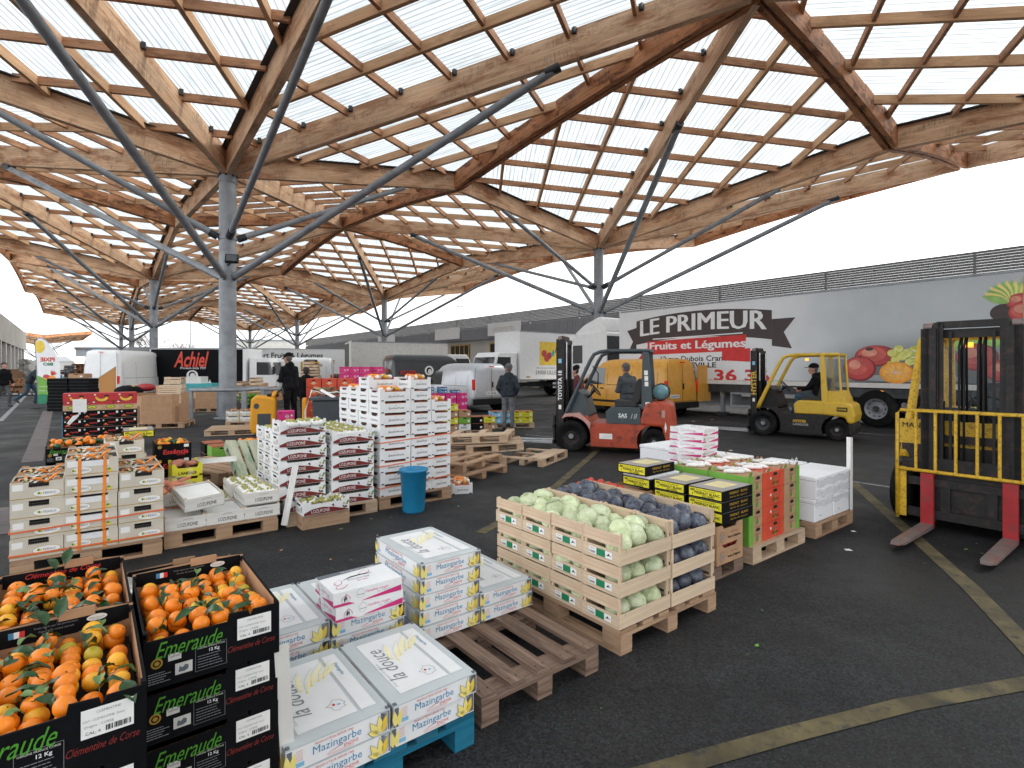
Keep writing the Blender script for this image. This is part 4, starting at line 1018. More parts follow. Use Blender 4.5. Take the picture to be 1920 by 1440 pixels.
# ================================================================== NEAR GROUPS
# ---- black clementine stacks
fr_ = Vector((-.833, 1.92, 0)); Rf = fr_ - UX * .4
def uv_of(p): return p.dot(UX), p.dot(VX)
ru, rv = uv_of(Rf)
stacks = [(ru, rv, 4, 'right near stack', 1), (ru, rv + .605, 3, 'right far stack', 0), (ru - .41, rv - .31, 4, 'left near stack', 1), (ru - .41, rv + .295, 4, 'left far stack', 1)]
pallet(ru - .405, rv - .3, 'wooden pallet under the black clementine cartons at the lower left corner', .82, 1.25, 'x', 'pal_mid')
EM_TOPS = []
for su, sv_, n, nm, top in stacks:
    for i in range(n):
        k = 'emeraude_red' if 'left far' in nm else 'emeraude'
        put(k, 'carton', f'black clementine carton, {lvl(i, n)}, {nm} at lower left', su + jit(.002), sv_ + jit(.003), PZ + i * .1745, group='black clementine cartons', dr=jit(.004))
    if top: EM_TOPS.append((su, sv_, PZ + (n - 1) * .1745, nm))
# fruit
def k_clem(m):
    def f(b):
        vs = []; n, k = 14, 9; fs = []
        b.ell((0, 0, 0), (.033, .033, .029), m, n, k); b.disc((0, 0, .0292), .003, .003, 'leaf', (1, 0, 0), (0, 1, 0), 6)
    return f
def k_leaf(m, L_=.085, w_=.02):
    def f(b):
        n = 8; vs = []; fs = []
        for i in range(n + 1):
            t = i / n; ww = w_ * math.sin(math.pi * t ** .85) + .0008; z = .016 * math.sin(math.pi * t) - .012 * t
            for s in (-1, -.5, 0, .5, 1): vs.append((L_ * t, ww * s, z + abs(s) * .006 + .002 * math.sin(t * 14 + s)))
        for i in range(n):
            for j in range(4): fs.append((i * 5 + j, (i + 1) * 5 + j, (i + 1) * 5 + j + 1, i * 5 + j + 1))
        b.add(vs, fs, m, smooth=True)
        b.tube([(-.02, 0, -.004), (0, 0, 0)], .0013, m, n=4)
    return f
KIND.update(clem_a=k_clem('clem'), clem_b=k_clem('clem_y'), clem_c=k_clem('clem_g'), leaf_a=k_leaf('leaf'), leaf_b=k_leaf('leaf', .10, .026), leaf_c=k_leaf('leaf_l', .08, .02))
rf = random.Random(21)
for su, sv_, z, nm in EM_TOPS:
    w, d = .388, .588
    for lay, (nx, ny, zz) in enumerate(((7, 10, .100), (6, 10, .134), (6, 8, .162))):
        for i in range(nx):
            for j in range(ny):
                if rf.random() < (.04, .10, .5)[lay]: continue
                x = .006 + .028 + (w - .056) * ((i + .5) / nx - .5) * nx / (nx - .4) + (w - .056) / 2 + rf.uniform(-.006, .006)
                y = .006 + .026 + (d - .052) * ((j + .5) / ny) + rf.uniform(-.01, .01)
                if 'left near' in nm and lay == 0 and 0 < i < 6 and 0 < j < 9: continue     # buried, never seen
                if 'right near' in nm and lay == 0 and 0 < i < 6 and 0 < j < 9: continue
                if 'left far' in nm and lay == 0 and 0 < i < 6 and 0 < j < 9: continue
                k = rf.choices(('clem_a', 'clem_b', 'clem_c'), (8, 2.5, .6))[0]
                hump = .010 * math.sin(math.pi * min(max(y / d, 0), 1)) * math.sin(math.pi * min(max(x / w, 0), 1))
                o = put(k, 'clementine', f'clementine heaped in the open top carton of the {nm}', su + x, sv_ + y, z + zz - .02 + hump + rf.uniform(-.008, .008), 'fruit', f'clementines in the {nm}')
                o.rotation_euler = (rf.uniform(-1.2, 1.2), rf.uniform(-1.2, 1.2), rf.uniform(0, 6)); s = rf.uniform(.70, .92); o.scale = (s, s, s * rf.uniform(.95, 1.08))
    for q in range(36):
        k = rf.choice(('leaf_a', 'leaf_b', 'leaf_b', 'leaf_a', 'leaf_c'))
        o = put(k, 'citrus_leaf', f'green leaf lying on clementines of the {nm}', su + rf.uniform(.05, .34), sv_ + rf.uniform(.06, .54), z + .152 + rf.uniform(-.014, .022), 'leaf', f'leaves on the {nm}')
        o.rotation_euler = (rf.uniform(-.5, .5), rf.uniform(-.45, .35), rf.uniform(0, 6.28)); o.scale = (rf.uniform(.55, .85), rf.uniform(.5, .8), 1)
for x, y, zz, q, e in ((.35, .05, .175, -1.2, .4), (.2, .56, .20, 1.2, -.9), (.17, .54, .19, 2.0, -.6)):
    for su, sv_, z, nm in EM_TOPS[1:]:
        o = put('leaf_b', 'citrus_leaf', f'green leaf sticking up at the rim of the {nm}', su + x, sv_ + y, z + zz, 'leaf', f'rim leaves of the {nm}'); o.rotation_euler = (.2, e, ANG + q); o.scale = (.75, .7, .75)
# corner board
b = MB(); b.box(0, .05, 0, .004, 0, .66, 'offwhite'); b.box(0, .004, .004, .05, 0, .66, 'offwhite')
o = b.build('corner_board', None, P(ru + .425, rv + .02, .03), ANG, rot=(R(2), R(-3.5), ANG)); tag(o, 'white cardboard corner strip beside the right clementine stack', 'corner strip')

# ---- endive cartons on the blue pallet
pallet(.55, 2.0, 'blue painted pallet under the grey and white endive cartons', .8, 1.22, 'y', 'pal_blue')
EG = 'endive cartons'
for i in range(2):
    put('endive', 'carton', f'endive carton, {lvl(i, 2)}, near right pile on the blue pallet', .95 + jit(), 2.0 + jit(), PZ + i * .0885, group=EG, bevel=.002)
    put('endive', 'carton', f'endive carton, {lvl(i, 2)}, near left pile on the blue pallet', .545 + jit(), 1.99 + jit(), PZ + i * .0885, group=EG, bevel=.002)
for i in range(3):
    put('endive', 'carton', f'endive carton, {lvl(i, 3)}, back left pile behind the clementines', .545 + jit(), 2.69 + jit(), PZ + i * .0885, group=EG)
    put('endive', 'carton', f'endive carton, {lvl(i, 3)}, under the two pink cartons', .952 + jit(), 2.69 + jit(), PZ + i * .0885, group=EG)
pf = Vector((-.816, 2.506, 0)); pu, pv = uv_of(pf)
put('pinkendive', 'carton', 'white and magenta red endive carton, lower one of the near pair', .955, 2.64, PZ + 3 * .0885, group='red endive cartons', dr=.02)
put('pinkendive', 'carton', 'white and magenta red endive carton, upper one of the near pair', .945, 2.645, PZ + 3 * .0885 + .0735, group='red endive cartons', dr=.0)
pallet(1.43, 2.06, 'weathered brown pallet, half empty, beside the cabbages', .79, 1.22, 'y', 'pal_old')
for i in range(5):
    put('endive', 'carton', f'endive carton, {lvl(i, 5)}, tall pile on the brown pallet', 1.445 + jit(.003), 2.675 + jit(.003), PZ + i * .0885, group=EG, bevel=.002)
for i in range(2):
    put('endive', 'carton', f'endive carton, {lvl(i, 2)}, short pile beside the cabbage crates', 1.85 + jit(.006), 2.68 - (1 - i) * .0 + jit(.006), PZ + i * .0885, group=EG, bevel=.002)
b = MB(); b.box(0, .055, 0, .004, 0, .62, 'paper'); b.box(0, .004, .004, .05, 0, .62, 'paper')
o = b.build('corner_board'); o.location = P(.62, 3.2, .40); o.rotation_euler = (R(62), R(10), ANG - R(75)); tag(o, 'white corner strip leaning out behind the endive cartons', 'corner strip')

# ---- cabbages in wooden crates
pallet(2.43, 2.08, 'used pallet under the cabbage crates', 1.0, 1.22, 'y', 'pal_mid', nb=6)
def k_crate_end(b, w=.49, d=.295, h=.186, only=None):
    for x in (0, w - .009) if only is None else ((0,), (w - .009,))[only]:
        b.box(x, x + .009, 0, d, .004, .082, 'crate'); b.box(x, x + .009, 0, d, .108, h - .004, 'crate')
        xx = .010 if x == 0 else w - .027
        for y in (.004, d - .022): b.box(xx, xx + .017, y, y + .018, .004, h - .002, 'crate')
def k_crate_side(b, y=0, w=.49):
    b.box(.0, w, y - .007, y - .001, .006, .09, 'crate')
    for q in (.05, .25, .44): b.rect((q, y - .0076, .084), .002, .014, 'steel_d')
def k_crate_floor(b, w=.49, d=.295, h=.186):
    for k in range(4): b.box(.011, w - .011, .004 + k * .074, .068 + k * .074, 0, .004, 'crate')
def k_crate_label(b):
    d = .295; y0 = d * .5
    for (a, w_, m) in ((-.068, .062, 'paper'), (-.0, .068, 'dk_green'), (.062, .055, 'paper')): b.rect((-.0015, y0 - a, .046), w_, .042, m, **LF)
    barcode(b, -(y0 + .092), .038, .045, .014, y=-.0025, left=True)
    b.rect((-.0028, y0 + .07, .058), .04, .003, 'grey_ink', **LF)
    b.shape([(-.02, -.008), (-.008, .0), (.0, .012), (.006, .002), (.022, -.004), (.004, -.003)], (-.0026, y0 - .062, .046), 'ink', **LF)
def k_cabbage(c, seed):
    def f(b):
        n, k = 20, 13; rn = random.Random(seed); vs = []; fs = []
        for j in range(k + 1):
            th = math.pi * j / k
            for i in range(n):
                q = 2 * math.pi * i / n; r = .072 * (1 + .05 * noise.noise(Vector((2.2 * math.cos(q) * math.sin(th) + seed, 2.2 * math.sin(q) * math.sin(th), 2.2 * math.cos(th)))) + .018 * math.sin(5 * q + 3 * th) * math.sin(th))
                vs.append((r * math.sin(th) * math.cos(q), r * math.sin(th) * math.sin(q), r * .92 * math.cos(th)))
        for j in range(k):
            for i in range(n): fs.append((j * n + i, (j + 1) * n + i, (j + 1) * n + (i + 1) % n, j * n + (i + 1) % n))
        b.add(vs, fs, c, smooth=True)
        # two wrapper leaves lying over the head
        for s in range(3):
            a0 = rn.uniform(0, 6.28); lv = []; lf = []
            for j in range(8):
                th = .15 + 1.5 * j / 7
                for i in range(8):
                    q = a0 + 1.7 * (i / 7 - .5) * (1 + .25 * math.sin(j)); r = .0735 + .004 * s * .4 + .0035 * math.sin(i * 2.1 + j)*(.4+j/10)
                    lv.append((r * math.sin(th) * math.cos(q), r * math.sin(th) * math.sin(q), r * .93 * math.cos(th)))
            for j in range(7):
                for i in range(7): lf.append((j * 8 + i, (j + 1) * 8 + i, (j + 1) * 8 + i + 1, j * 8 + i + 1))
            b.add(lv, lf, c, smooth=True)
    return f
def cab_mat(name, c1, c2, vein, vs_=.5):
    m = bpy.data.materials.new(name); m.use_nodes = True; N = m.node_tree.nodes; L = m.node_tree.links; b = N['Principled BSDF']; b.inputs['Roughness'].default_value = .42
    tc = N.new('ShaderNodeTexCoord'); oi = N.new('ShaderNodeObjectInfo')
    nz = N.new('ShaderNodeTexNoise'); nz.inputs['Scale'].default_value = 14; nz.inputs['Detail'].default_value = 5; L.new(tc.outputs['Object'], nz.inputs['Vector'])
    mp = N.new('ShaderNodeMapping'); mp.inputs['Scale'].default_value = (1, 1, .35); L.new(tc.outputs['Object'], mp.inputs[0])
    vo = N.new('ShaderNodeTexVoronoi'); vo.feature = 'DISTANCE_TO_EDGE'; vo.inputs['Scale'].default_value = 34
    ad = N.new('ShaderNodeVectorMath'); ad.operation = 'ADD'; sc = N.new('ShaderNodeVectorMath'); sc.operation = 'SCALE'; sc.inputs['Scale'].default_value = .03
    L.new(nz.outputs['Color'], sc.inputs[0]); L.new(mp.outputs[0], ad.inputs[0]); L.new(sc.outputs[0], ad.inputs[1]); L.new(ad.outputs[0], vo.inputs['Vector'])
    r1 = N.new('ShaderNodeMapRange'); r1.inputs[1].default_value = .35; r1.inputs[2].default_value = .65; L.new(nz.outputs['Fac'], r1.inputs[0])
    x1 = N.new('ShaderNodeMix'); x1.data_type = 'RGBA'; x1.inputs[6].default_value = (*c1, 1); x1.inputs[7].default_value = (*c2, 1); L.new(r1.outputs[0], x1.inputs[0])
    r2 = N.new('ShaderNodeMapRange'); r2.inputs[1].default_value = 0; r2.inputs[2].default_value = .07; r2.inputs[3].default_value = vs_; r2.inputs[4].default_value = 0; L.new(vo.outputs['Distance'], r2.inputs[0])
    x2 = N.new('ShaderNodeMix'); x2.data_type = 'RGBA'; L.new(r2.outputs[0], x2.inputs[0]); L.new(x1.outputs[2], x2.inputs[6]); x2.inputs[7].default_value = (*vein, 1)
    r3 = N.new('ShaderNodeMapRange'); r3.inputs[3].default_value = .75; r3.inputs[4].default_value = 1.2; L.new(oi.outputs['Random'], r3.inputs[0])
    x3 = N.new('ShaderNodeMix'); x3.data_type = 'RGBA'; x3.blend_type = 'MULTIPLY'; x3.inputs[0].default_value = 1; L.new(x2.outputs[2], x3.inputs[6]); L.new(r3.outputs[0], x3.inputs[7])
    L.new(x3.outputs[2], b.inputs['Base Color']); bp = N.new('ShaderNodeBump'); bp.inputs['Strength'].default_value = .35; bp.inputs['Distance'].default_value = .004; L.new(vo.outputs['Distance'], bp.inputs['Height']); L.new(bp.outputs[0], b.inputs['Normal']); return m
M['cab_g'] = cab_mat('white_cabbage', (0.44, 0.52, 0.27), (0.62, 0.68, 0.45), (0.76, 0.80, 0.62))
M['cab_p'] = cab_mat('red_cabbage', (0.028, 0.024, 0.045), (0.10, 0.125, 0.165), (0.28, 0.31, 0.36), .35)
for s in range(3): KIND[f'cabg{s}'] = k_cabbage('cab_g', s * 3 + 1); KIND[f'cabp{s}'] = k_cabbage('cab_p', s * 5 + 2)
CU, CV = 2.425, 2.085
rows = ['first', 'second', 'third', 'fourth']
for ly in range(3):
    for r_ in range(4):
        for c_ in range(2):
            u, v, z = CU + c_ * .497 + jit(.003), CV + r_ * .302 + jit(.003), PZ + ly * .187
            kind = 'white cabbages' if c_ == 0 else 'red cabbages'
            lb = f'poplar crate of {kind}, {lvl(ly, 3)}, {rows[r_]} from the near end'
            t = thing('wooden_crate', lb, 'crate', (P(u, v, z)), ANG + jit(.008), 'wooden cabbage crates')
            [mesh_obj('end_panel', f'cr_e{q}', lambda b: k_crate_end(b, only=q), t) for q in (0, 1)]; [mesh_obj('side_slat', f'cr_s{q}', lambda b: k_crate_side(b, q * .303), t) for q in (0, 1)]
            if ly == 0 or r_ == 0: mesh_obj('floor', 'cr_f', k_crate_floor, t)
            if c_ == 0: mesh_obj('paper_label', 'cr_l', k_crate_label, t)
            # heads: top layer full, lower layers where the gaps show them
            if ly == 2: spots = [(.085 + i * .155 + (.02 if j % 2 else 0), .082 + j * .13, .095 + (.025 if (i + j) % 2 else .0)) for i in range(3) for j in range(2)] + [(.17, .14, .15), (.33, .16, .145)]
            elif r_ == 0: spots = [(.095 + i * .145, .085, .088) for i in range(3)] + [(.17, .2, .1), (.32, .2, .1)]
            elif c_ == 0: spots = [(.08, .078, .085), (.085, .22, .085)]
            else: spots = []
            for (x, y, hh) in spots:
                if ly == 2 and rf.random() < .05: continue
                k = ('cabg' if c_ == 0 else 'cabp') + str(rf.randrange(3)); q = Vector((x + rf.uniform(-.01, .01), y + rf.uniform(-.01, .01), 0))
                where = 'the open top crates' if ly == 2 else 'the lower crates, seen through gaps'
                o = put(k, 'cabbage', f'{"pale green" if c_ == 0 else "dark purple"} cabbage in {where}', u + q.x, v + q.y, z + hh, 'cabbage', f'{kind} in {where}')
                o.rotation_euler = (rf.uniform(-.9, .9), rf.uniform(-.9, .9), rf.uniform(0, 6)); s = rf.uniform(.92, 1.12); o.scale = (s, s, s * .95)

# ---- dandelion cartons on kraft crates
pallet(3.50, 2.36, 'dark pallet half hidden behind the cabbage crates', .8, 1.2, 'x', 'pal_old')
for i in range(2):
    for j, (v_) in enumerate((2.30, 2.82)):
        put('kraft', 'open_crate', f'brown cardboard produce tray, {lvl(i, 2)}, {["near", "far"][j]} pile under the black boxes', 3.80, v_, PZ + i * .152, 'tray', 'brown trays under black boxes')
put('kraft', 'open_crate', 'brown cardboard tray of tomatoes behind the purple cabbages', 3.42, 3.1, PZ + .152 * 2, 'tray', 'brown trays by the cabbages')
put('kraft', 'open_crate', 'brown cardboard tray under the two highest black boxes', 3.82, 2.98, PZ + .152 * 2, 'tray', 'brown trays under black boxes')
for i in range(3): put('pissenlit', 'carton', f'black dandelion carton with yellow label, {lvl(i, 3)}, nearest pile', 3.89 + jit(), 2.30, PZ + .305 + i * .088, group='black dandelion cartons')
for i in range(3): put('pissenlit', 'carton', f'black dandelion carton with yellow label, {lvl(i, 3)}, middle pile', 3.88 + jit(), 2.64, PZ + .305 + i * .088, group='black dandelion cartons')
for i in range(2): put('pissenlit', 'carton', f'black dandelion carton with yellow label, {["lower", "upper"][i]} of the far pair', 3.89 - i * .03, 3.0 + i * .02, PZ + .457 + i * .115, group='black dandelion cartons', dr=i * .05)
b = MB(); b.box(0, .44, 0, .3, 0, .022, 'styro'); tag(b.build('foam_sheet', None, P(3.9, 3.01, PZ + .457 + .089), ANG), 'white foam sheet between the two far black boxes', 'foam sheet')
def heap(name, label, cat, u, v, z, w, d, n, r, m, seed, el=1.0, rise=.03):
    rn = random.Random(seed); b = MB()
    for i in range(n):
        x, y = rn.uniform(r, w - r), rn.uniform(r, d - r); s = rn.uniform(.8, 1.15)
        X = Matrix.Translation((x, y, rn.uniform(0, rise))) @ Matrix.Rotation(rn.uniform(0, 6.28), 4, 'Z') @ Matrix.Rotation(rn.uniform(-.5, .5), 4, 'X')
        b.ell((0, 0, 0), (r * s * el, r * s, r * s), m if isinstance(m, str) else rn.choice(m), 8, 6, X)
    o = b.build(name, None, P(u, v, z), ANG); return tag(o, label, cat, kind='stuff')
heap('tomatoes', 'orange red tomatoes in the brown tray behind purple cabbages', 'fruit', 3.44, 3.12, PZ + .152 * 3 - .01, .34, .46, 60, .03, 'tomato', 3)
heap('red_peppers', 'red peppers showing in the lower brown tray', 'vegetables', 3.82, 2.31, PZ + .10, .34, .3, 22, .035, 'fork_red', 4)
M['cab_b'] = cab_mat('blue_wrapped_cabbage', (0.05, 0.12, 0.26), (0.16, 0.30, 0.42), (0.4, 0.5, 0.6), .3)
KIND['cabb'] = k_cabbage('cab_b', 9)
for i, (u, v, z) in enumerate(((3.5, 2.42, .21), (3.63, 2.40, .21), (3.55, 2.42, .32), (3.68, 2.44, .30), (3.5, 2.5, .43), (3.62, 2.55, .42), (3.72, 2.42, .22))):
    put('cabb', 'cabbage', 'bluish wrapped cabbage stacked between cabbage crates and brown trays', u, v, z, 'cabbage', 'bluish cabbages on the dark pallet')

# ---- green and red trays on the pale pallet
pallet(4.44, 2.35, 'pale new pallet under the green and red trays', .98, 1.0, 'x', 'pal_new')
for c_, (k, u, cl) in enumerate((('greenA', 4.44, 'green sided'), ('redB', 4.75, 'red'), ('greenC', 5.07, 'brown and green'))):
    for r_ in range(2):
        for i in range(4):
            put(k, 'tray_carton', f'{cl} vegetable tray, {lvl(i, 4)}, {["near", "rear"][r_]} pile on the pale pallet', u, 2.39 + r_ * .39, PZ + i * .15, 'tray', 'green and red trays')
def X0_(x, y, z, q): return Matrix.Translation((x, y, z)) @ Matrix.Rotation(q, 4, 'Z')
def k_bundle(b):
    rn = random.Random(5)
    for i in range(16):
        x, y = rn.uniform(.03, .27), rn.uniform(.04, .33); X = X0_(x, y, rn.uniform(0, .012), rn.uniform(0, 3.1))
        b.ell((0, 0, 0), (rn.uniform(.04, .07), .022, .018), rn.choice(('paper', 'paper', 'offwhite')), 9, 6, X)
    for x0, y0, w_ in ((.0, .0, .06), (.24, .0, .06), (.0, .32, .05), (.25, .33, .05), (.12, .0, .05)):
        a = rn.uniform(-.02, .02); b.add([(x0, y0, -.01), (x0 + w_, y0, -.01), (x0 + w_ * .8, y0 + a, .028), (x0 + .01, y0 + a, .03)], [(0, 1, 2, 3)], rn.choice(('kraft', 'kraft', 'lime', 'orange_red')))
KIND['bundle'] = k_bundle
for c_ in range(3):
    for r_ in range(2): put('bundle', 'leek_bundle', f'white wrapped bundle in the top tray, {["left", "middle", "right"][c_]} {["near", "rear"][r_]} pile', 4.45 + c_ * .315, 2.40 + r_ * .39, PZ + .605, 'bundle', 'white bundles in the trays')
# ---- polystyrene boxes
pallet(5.6, 2.33, 'brown pallet under the white polystyrene boxes', .92, 1.0, 'x', 'pal_mid')
for c_ in range(2):
    for i in range(2): put('styro', 'foam_box', f'white polystyrene box, {["lower", "upper"][i]} one of the {["left", "right"][c_]} pile', 5.63 + c_ * .435, 2.34 + jit(), PZ + i * .227, 'foam box', 'polystyrene boxes', bevel=.008)
for c_ in range(2): put('styro', 'foam_box', f'white polystyrene box behind the {["left", "right"][c_]} wrapped pile', 5.63 + c_ * .435, 2.79, PZ + .227, 'foam box', 'polystyrene boxes', bevel=.008)
put('styro_flat', 'foam_box', 'long white polystyrene box under the stack of magenta cartons', 5.0, 3.18, .467, 'foam box', 'polystyrene boxes', bevel=.008)
put('styro_flat', 'foam_box', 'hidden long white polystyrene box below the one with magenta cartons', 5.0, 3.18, .262, 'foam box', 'polystyrene boxes', bevel=.008)
put('styro_flat', 'foam_box', 'long white polystyrene box right of the magenta cartons', 5.64, 3.3, .43, 'foam box', 'polystyrene boxes', bevel=.008)
put('styro_flat', 'foam_box', 'small looking white polystyrene box farthest back', 5.55, 3.95, .50, 'foam box', 'polystyrene boxes', bevel=.008)
pallet(4.98, 3.42, 'pallet carrying the long polystyrene boxes', 1.25, 1.1, 'x', 'pal_old')
for u, v in ((5.02, 3.2), (5.66, 3.32), (5.6, 3.95)):
    b = MB(); b.box(0, .58, 0, .46, 0, .26 if u < 5.1 else (.28 if v < 3.5 else .35), 'kraft'); tag(b.build('carton', None, P(u, v, .146 if v > 3.4 else .0), ANG), f'plain brown carton supporting a polystyrene box, {"left" if u < 5.1 else ("right" if v < 3.5 else "rear")} one', 'carton')
KIND['pink_s'] = lambda b: k_pinkendive(b, .30, .40)
for i in range(5): put('pink_s', 'carton', f'white and magenta carton, {lvl(i, 5)}, stack on the polystyrene box', 5.02 + jit(.01) + (.03 if i == 4 else 0), 3.2 + jit(.01), .668 + i * .0745, group='magenta cartons on foam box', dr=jit(.03))
b = MB(); b.box(0, .06, 0, .005, 0, .78, 'paper'); b.box(.055, .06, .005, .06, 0, .78, 'paper'); tag(b.build('corner_board', None, P(6.44, 2.325, .147), ANG), 'tall white corner post beside the polystyrene boxes', 'corner strip')
M['film'] = glassy('stretch_film', (.75, .77, .8), .35, .2)
b = MB()
for s in range(3):
    pts = [(5.62 + .9 * i / 12, 2.332 - .002 * s, .3 + .1 * s + .012 * math.sin(i * 1.7 + s)) for i in range(13)]
    for p, q in zip(pts[:-1], pts[1:]): b.add([P(p[0], p[1], p[2]), P(q[0], q[1], q[2]), P(q[0], q[1], q[2] + .07), P(p[0], p[1], p[2] + .07)], [(0, 1, 2, 3)], 'film')
tag(b.build('stretch_film'), 'clear stretch film bands around the polystyrene boxes', 'film')
b = MB()
for k in range(3): b.tube([P(5.85 + .1 * k, 2.75, .6), P(5.87 + .1 * k, 2.74, .66), P(5.93 + .1 * k, 2.75, .69), P(6.0 + .08 * k, 2.76, .66), P(6.02 + .08 * k, 2.75, .6)], .009, 'film', n=6)
b.ell(P(5.97, 2.8, .61), (.14, .1, .05), 'film'); tag(b.build('plastic_bag'), 'clear plastic bag with looped handles on the polystyrene boxes', 'bag')
# ================================================================== MIDDLE ROW
# ---- cream cartons on a strapped pallet
FU, FV = -.51, 5.80
pallet(FU, FV, 'pallet under the strapped cream herb cartons', 1.02, 1.2, 'x', 'pal_mid')
cols = [(FU + .0, 'ferro', 4, 'left column'), (FU + .335, 'ferro_w', 5, 'middle column'), (FU + .70, 'ferro', 4, 'right column')]
for cu, k, n, nm in cols:
    for r_ in range(2):
        nn = n - (1 if r_ and n == 4 and 'left' in nm else 0) + (1 if r_ and 'left' in nm else 0)
        for i in range(nn):
            o = put(k, 'carton', f'cream herb carton, {lvl(i, nn)}, {["front", "back"][r_]} row {nm}', cu + jit(), FV + .01 + r_ * .42 + (.05 if r_ else 0), PZ + i * .1535, group='cream herb cartons', dr=jit(.01))
            if 'middle' in nm and r_ == 0:
                rb = MB()
                for x in (.085, .255): rb.box(x, x + .022, -.006, -.004, -.004, .14, 'tape_or'); rb.box(x, x + .022, -.004, .39, .14, .143, 'tape_or')
                rb.build('ribbon', o)
def k_herb(b):
    rn = random.Random(6)
    for i in range(44):
        x, y = rn.uniform(.03, .3), rn.uniform(.03, .37); q = rn.uniform(0, 6.28); L_ = rn.uniform(.05, .1)
        c_ = rn.choice(('tape_or', 'cream', 'paper', 'herb', 'cream', 'tape_or', 'kraft')); p_ = [(x, y, .012), (x + L_ * .5 * math.cos(q), y + L_ * .5 * math.sin(q), .022 + rn.uniform(0, .012)), (x + L_ * math.cos(q), y + L_ * math.sin(q), .006)]; b.beam(p_[0], p_[1], .022, .002, c_); b.beam(p_[1], p_[2], .022, .002, c_)
    for x0, x1, y0 in ((.0, .07, .0), (.26, .33, .0), (.0, .07, .39), (.24, .33, .39)): b.add([(x0, y0, .0), (x1, y0, .0), (x1 - .01, y0 + .01, .045), (x0 + .01, y0 + .01, .05)], [(0, 1, 2, 3)], 'kraft')
    b.tube([(.22, -.005, .02), (.27, -.01, .07), (.31, -.005, .10)], [.006, .012, .003], 'tape_or', n=5); b.tube([(.22, -.005, .02), (.17, -.01, .06), (.12, 0, .05)], [.006, .012, .003], 'tape_or', n=5)
M['herb'] = mat('straw_herb', (.35, .30, .10), .7, var=.3)
KIND['herb'] = k_herb
for cu, k, n, nm in cols:
    for r_ in range(2):
        nn = n + (0 if r_ == 0 or 'left' not in nm else 0)
        put('herb', 'herb_bundle', f'herb bunches tied with orange ribbon, {["front", "back"][r_]} {nm}', cu, FV + .02 + r_ * .47, PZ + nn * .1535 - .034, 'herbs', 'herb bunches in cream cartons')
b = MB()
for z in (.36, .175):
    pts = [P(FU - .006, FV + 1.0, z + .01), P(FU - .006, FV - .004, z), P(FU + 1.04, FV - .004, z + .03 * (z > .2)), P(FU + 1.04, FV + 1.0, z)]
    for p, q in zip(pts[:-1], pts[1:]): b.beam(p, q, .002, .014, 'strap_or')
tag(b.build('strap'), 'orange plastic straps running round the cream cartons', 'strap')
# pile behind the cream cartons
pallet(-.42, 7.25, 'pallet behind the cream cartons carrying mixed boxes', 1.2, 1.0, 'x', 'pal_mid')
for i in range(4):
    for c_ in range(2): put('emeraude', 'carton', f'black clementine carton, {lvl(i, 4)}, {["left", "right"][c_]} pile behind the cream cartons', -.38 + c_ * .41, 7.5, PZ + i * .1745, group='distant black clementine cartons')
for i in range(4): put('ferro', 'carton', f'cream carton, {lvl(i, 4)}, pile behind the strapped pallet', .14 , 7.0, PZ + i * .1535, group='cream cartons behind', dr=.02)
put('ferro', 'carton', 'cream carton on top of the rear cream pile', .12, 7.0, PZ + 4 * .1535, group='cream cartons behind', dr=.03)
put('herb', 'herb_bundle', 'herb bunches in the highest rear cream carton', .12, 7.02, PZ + 5 * .1535 - .02, 'herbs')
for i in range(3): put('essencia', 'carton', f'black carton with red lettering, {lvl(i, 3)}, right of the cream pile', .60, 7.55, PZ + .13 + i * .168, group='black cartons with red lettering')
heap('clementines', 'clementines with leaves in the far left black cartons', 'fruit', -.37, 7.52, PZ + .69, .76, .5, 70, .03, ['clem', 'clem', 'leaf'], 8)
heap('clementines', 'clementines in the black carton with red lettering', 'fruit', .61, 7.57, PZ + .13 + .48, .34, .45, 40, .03, ['clem', 'clem_y', 'leaf'], 9)
put('pissenlit', 'carton', 'black dandelion carton with yellow label on the left row', .60, 7.75, PZ + .708, group='black dandelion cartons, left', dr=R(88))
for i in range(2): put('kraftbox', 'carton', f'brown carton under the left dandelion carton, {["lower", "upper"][i]}', .2, 8.0, PZ + i * .34, group='brown cartons left')
for i in range(2): put('yellow', 'tray_carton', f'bright yellow tray, {["lower", "upper"][i]} one, beside the carrots', .72, 7.15, PZ + .16 + i * .13, 'tray', 'bright yellow trays')
b = MB(); b.box(0, .3, 0, .4, 0, .155, 'acid'); tag(b.build('carton', None, P(.72, 7.15, PZ), ANG), 'plain yellow carton under the yellow trays', 'carton')
heap('sweet_potatoes', 'sweet potatoes heaped in the upper yellow tray', 'vegetables', .73, 7.16, PZ + .16 + .23, .28, .38, 16, .035, 'sweet', 12, el=1.9, rise=.05)
b = MB(); rn = random.Random(3)
for i in range(90):
    x, y, z = rn.uniform(-.17, .17), rn.uniform(-.2, .2), rn.uniform(.02, .36); k = 1 - .4 * (z / .36) ** 2
    X = Matrix.Translation((x * k, y * k, z)) @ Matrix.Rotation(rn.uniform(0, 6), 4, 'Z') @ Matrix.Rotation(rn.uniform(-.4, .4), 4, 'Y')
    b.ell((0, 0, 0), (.09, .02, .02), 'carrot', 7, 5, X)
cb = b.build('carrots', None, P(.68, 6.55, .14), ANG); tag(cb, 'carrots packed in a clear plastic sack', 'vegetables', kind='stuff')
b = MB(); b.ell((0, 0, .2), (.23, .27, .22), 'sack', 16, 10); b.tube([(.12, 0, .4), (.16, .02, .45), (.13, .04, .48)], .02, 'sack'); tag(b.build('plastic_sack', None, P(.68, 6.55, .14), ANG), 'clear sack holding the carrots beside the white crates', 'sack')
pallet(.5, 6.35, 'low pallet under the carrot sack', .6, .4, 'x', 'pal_old')

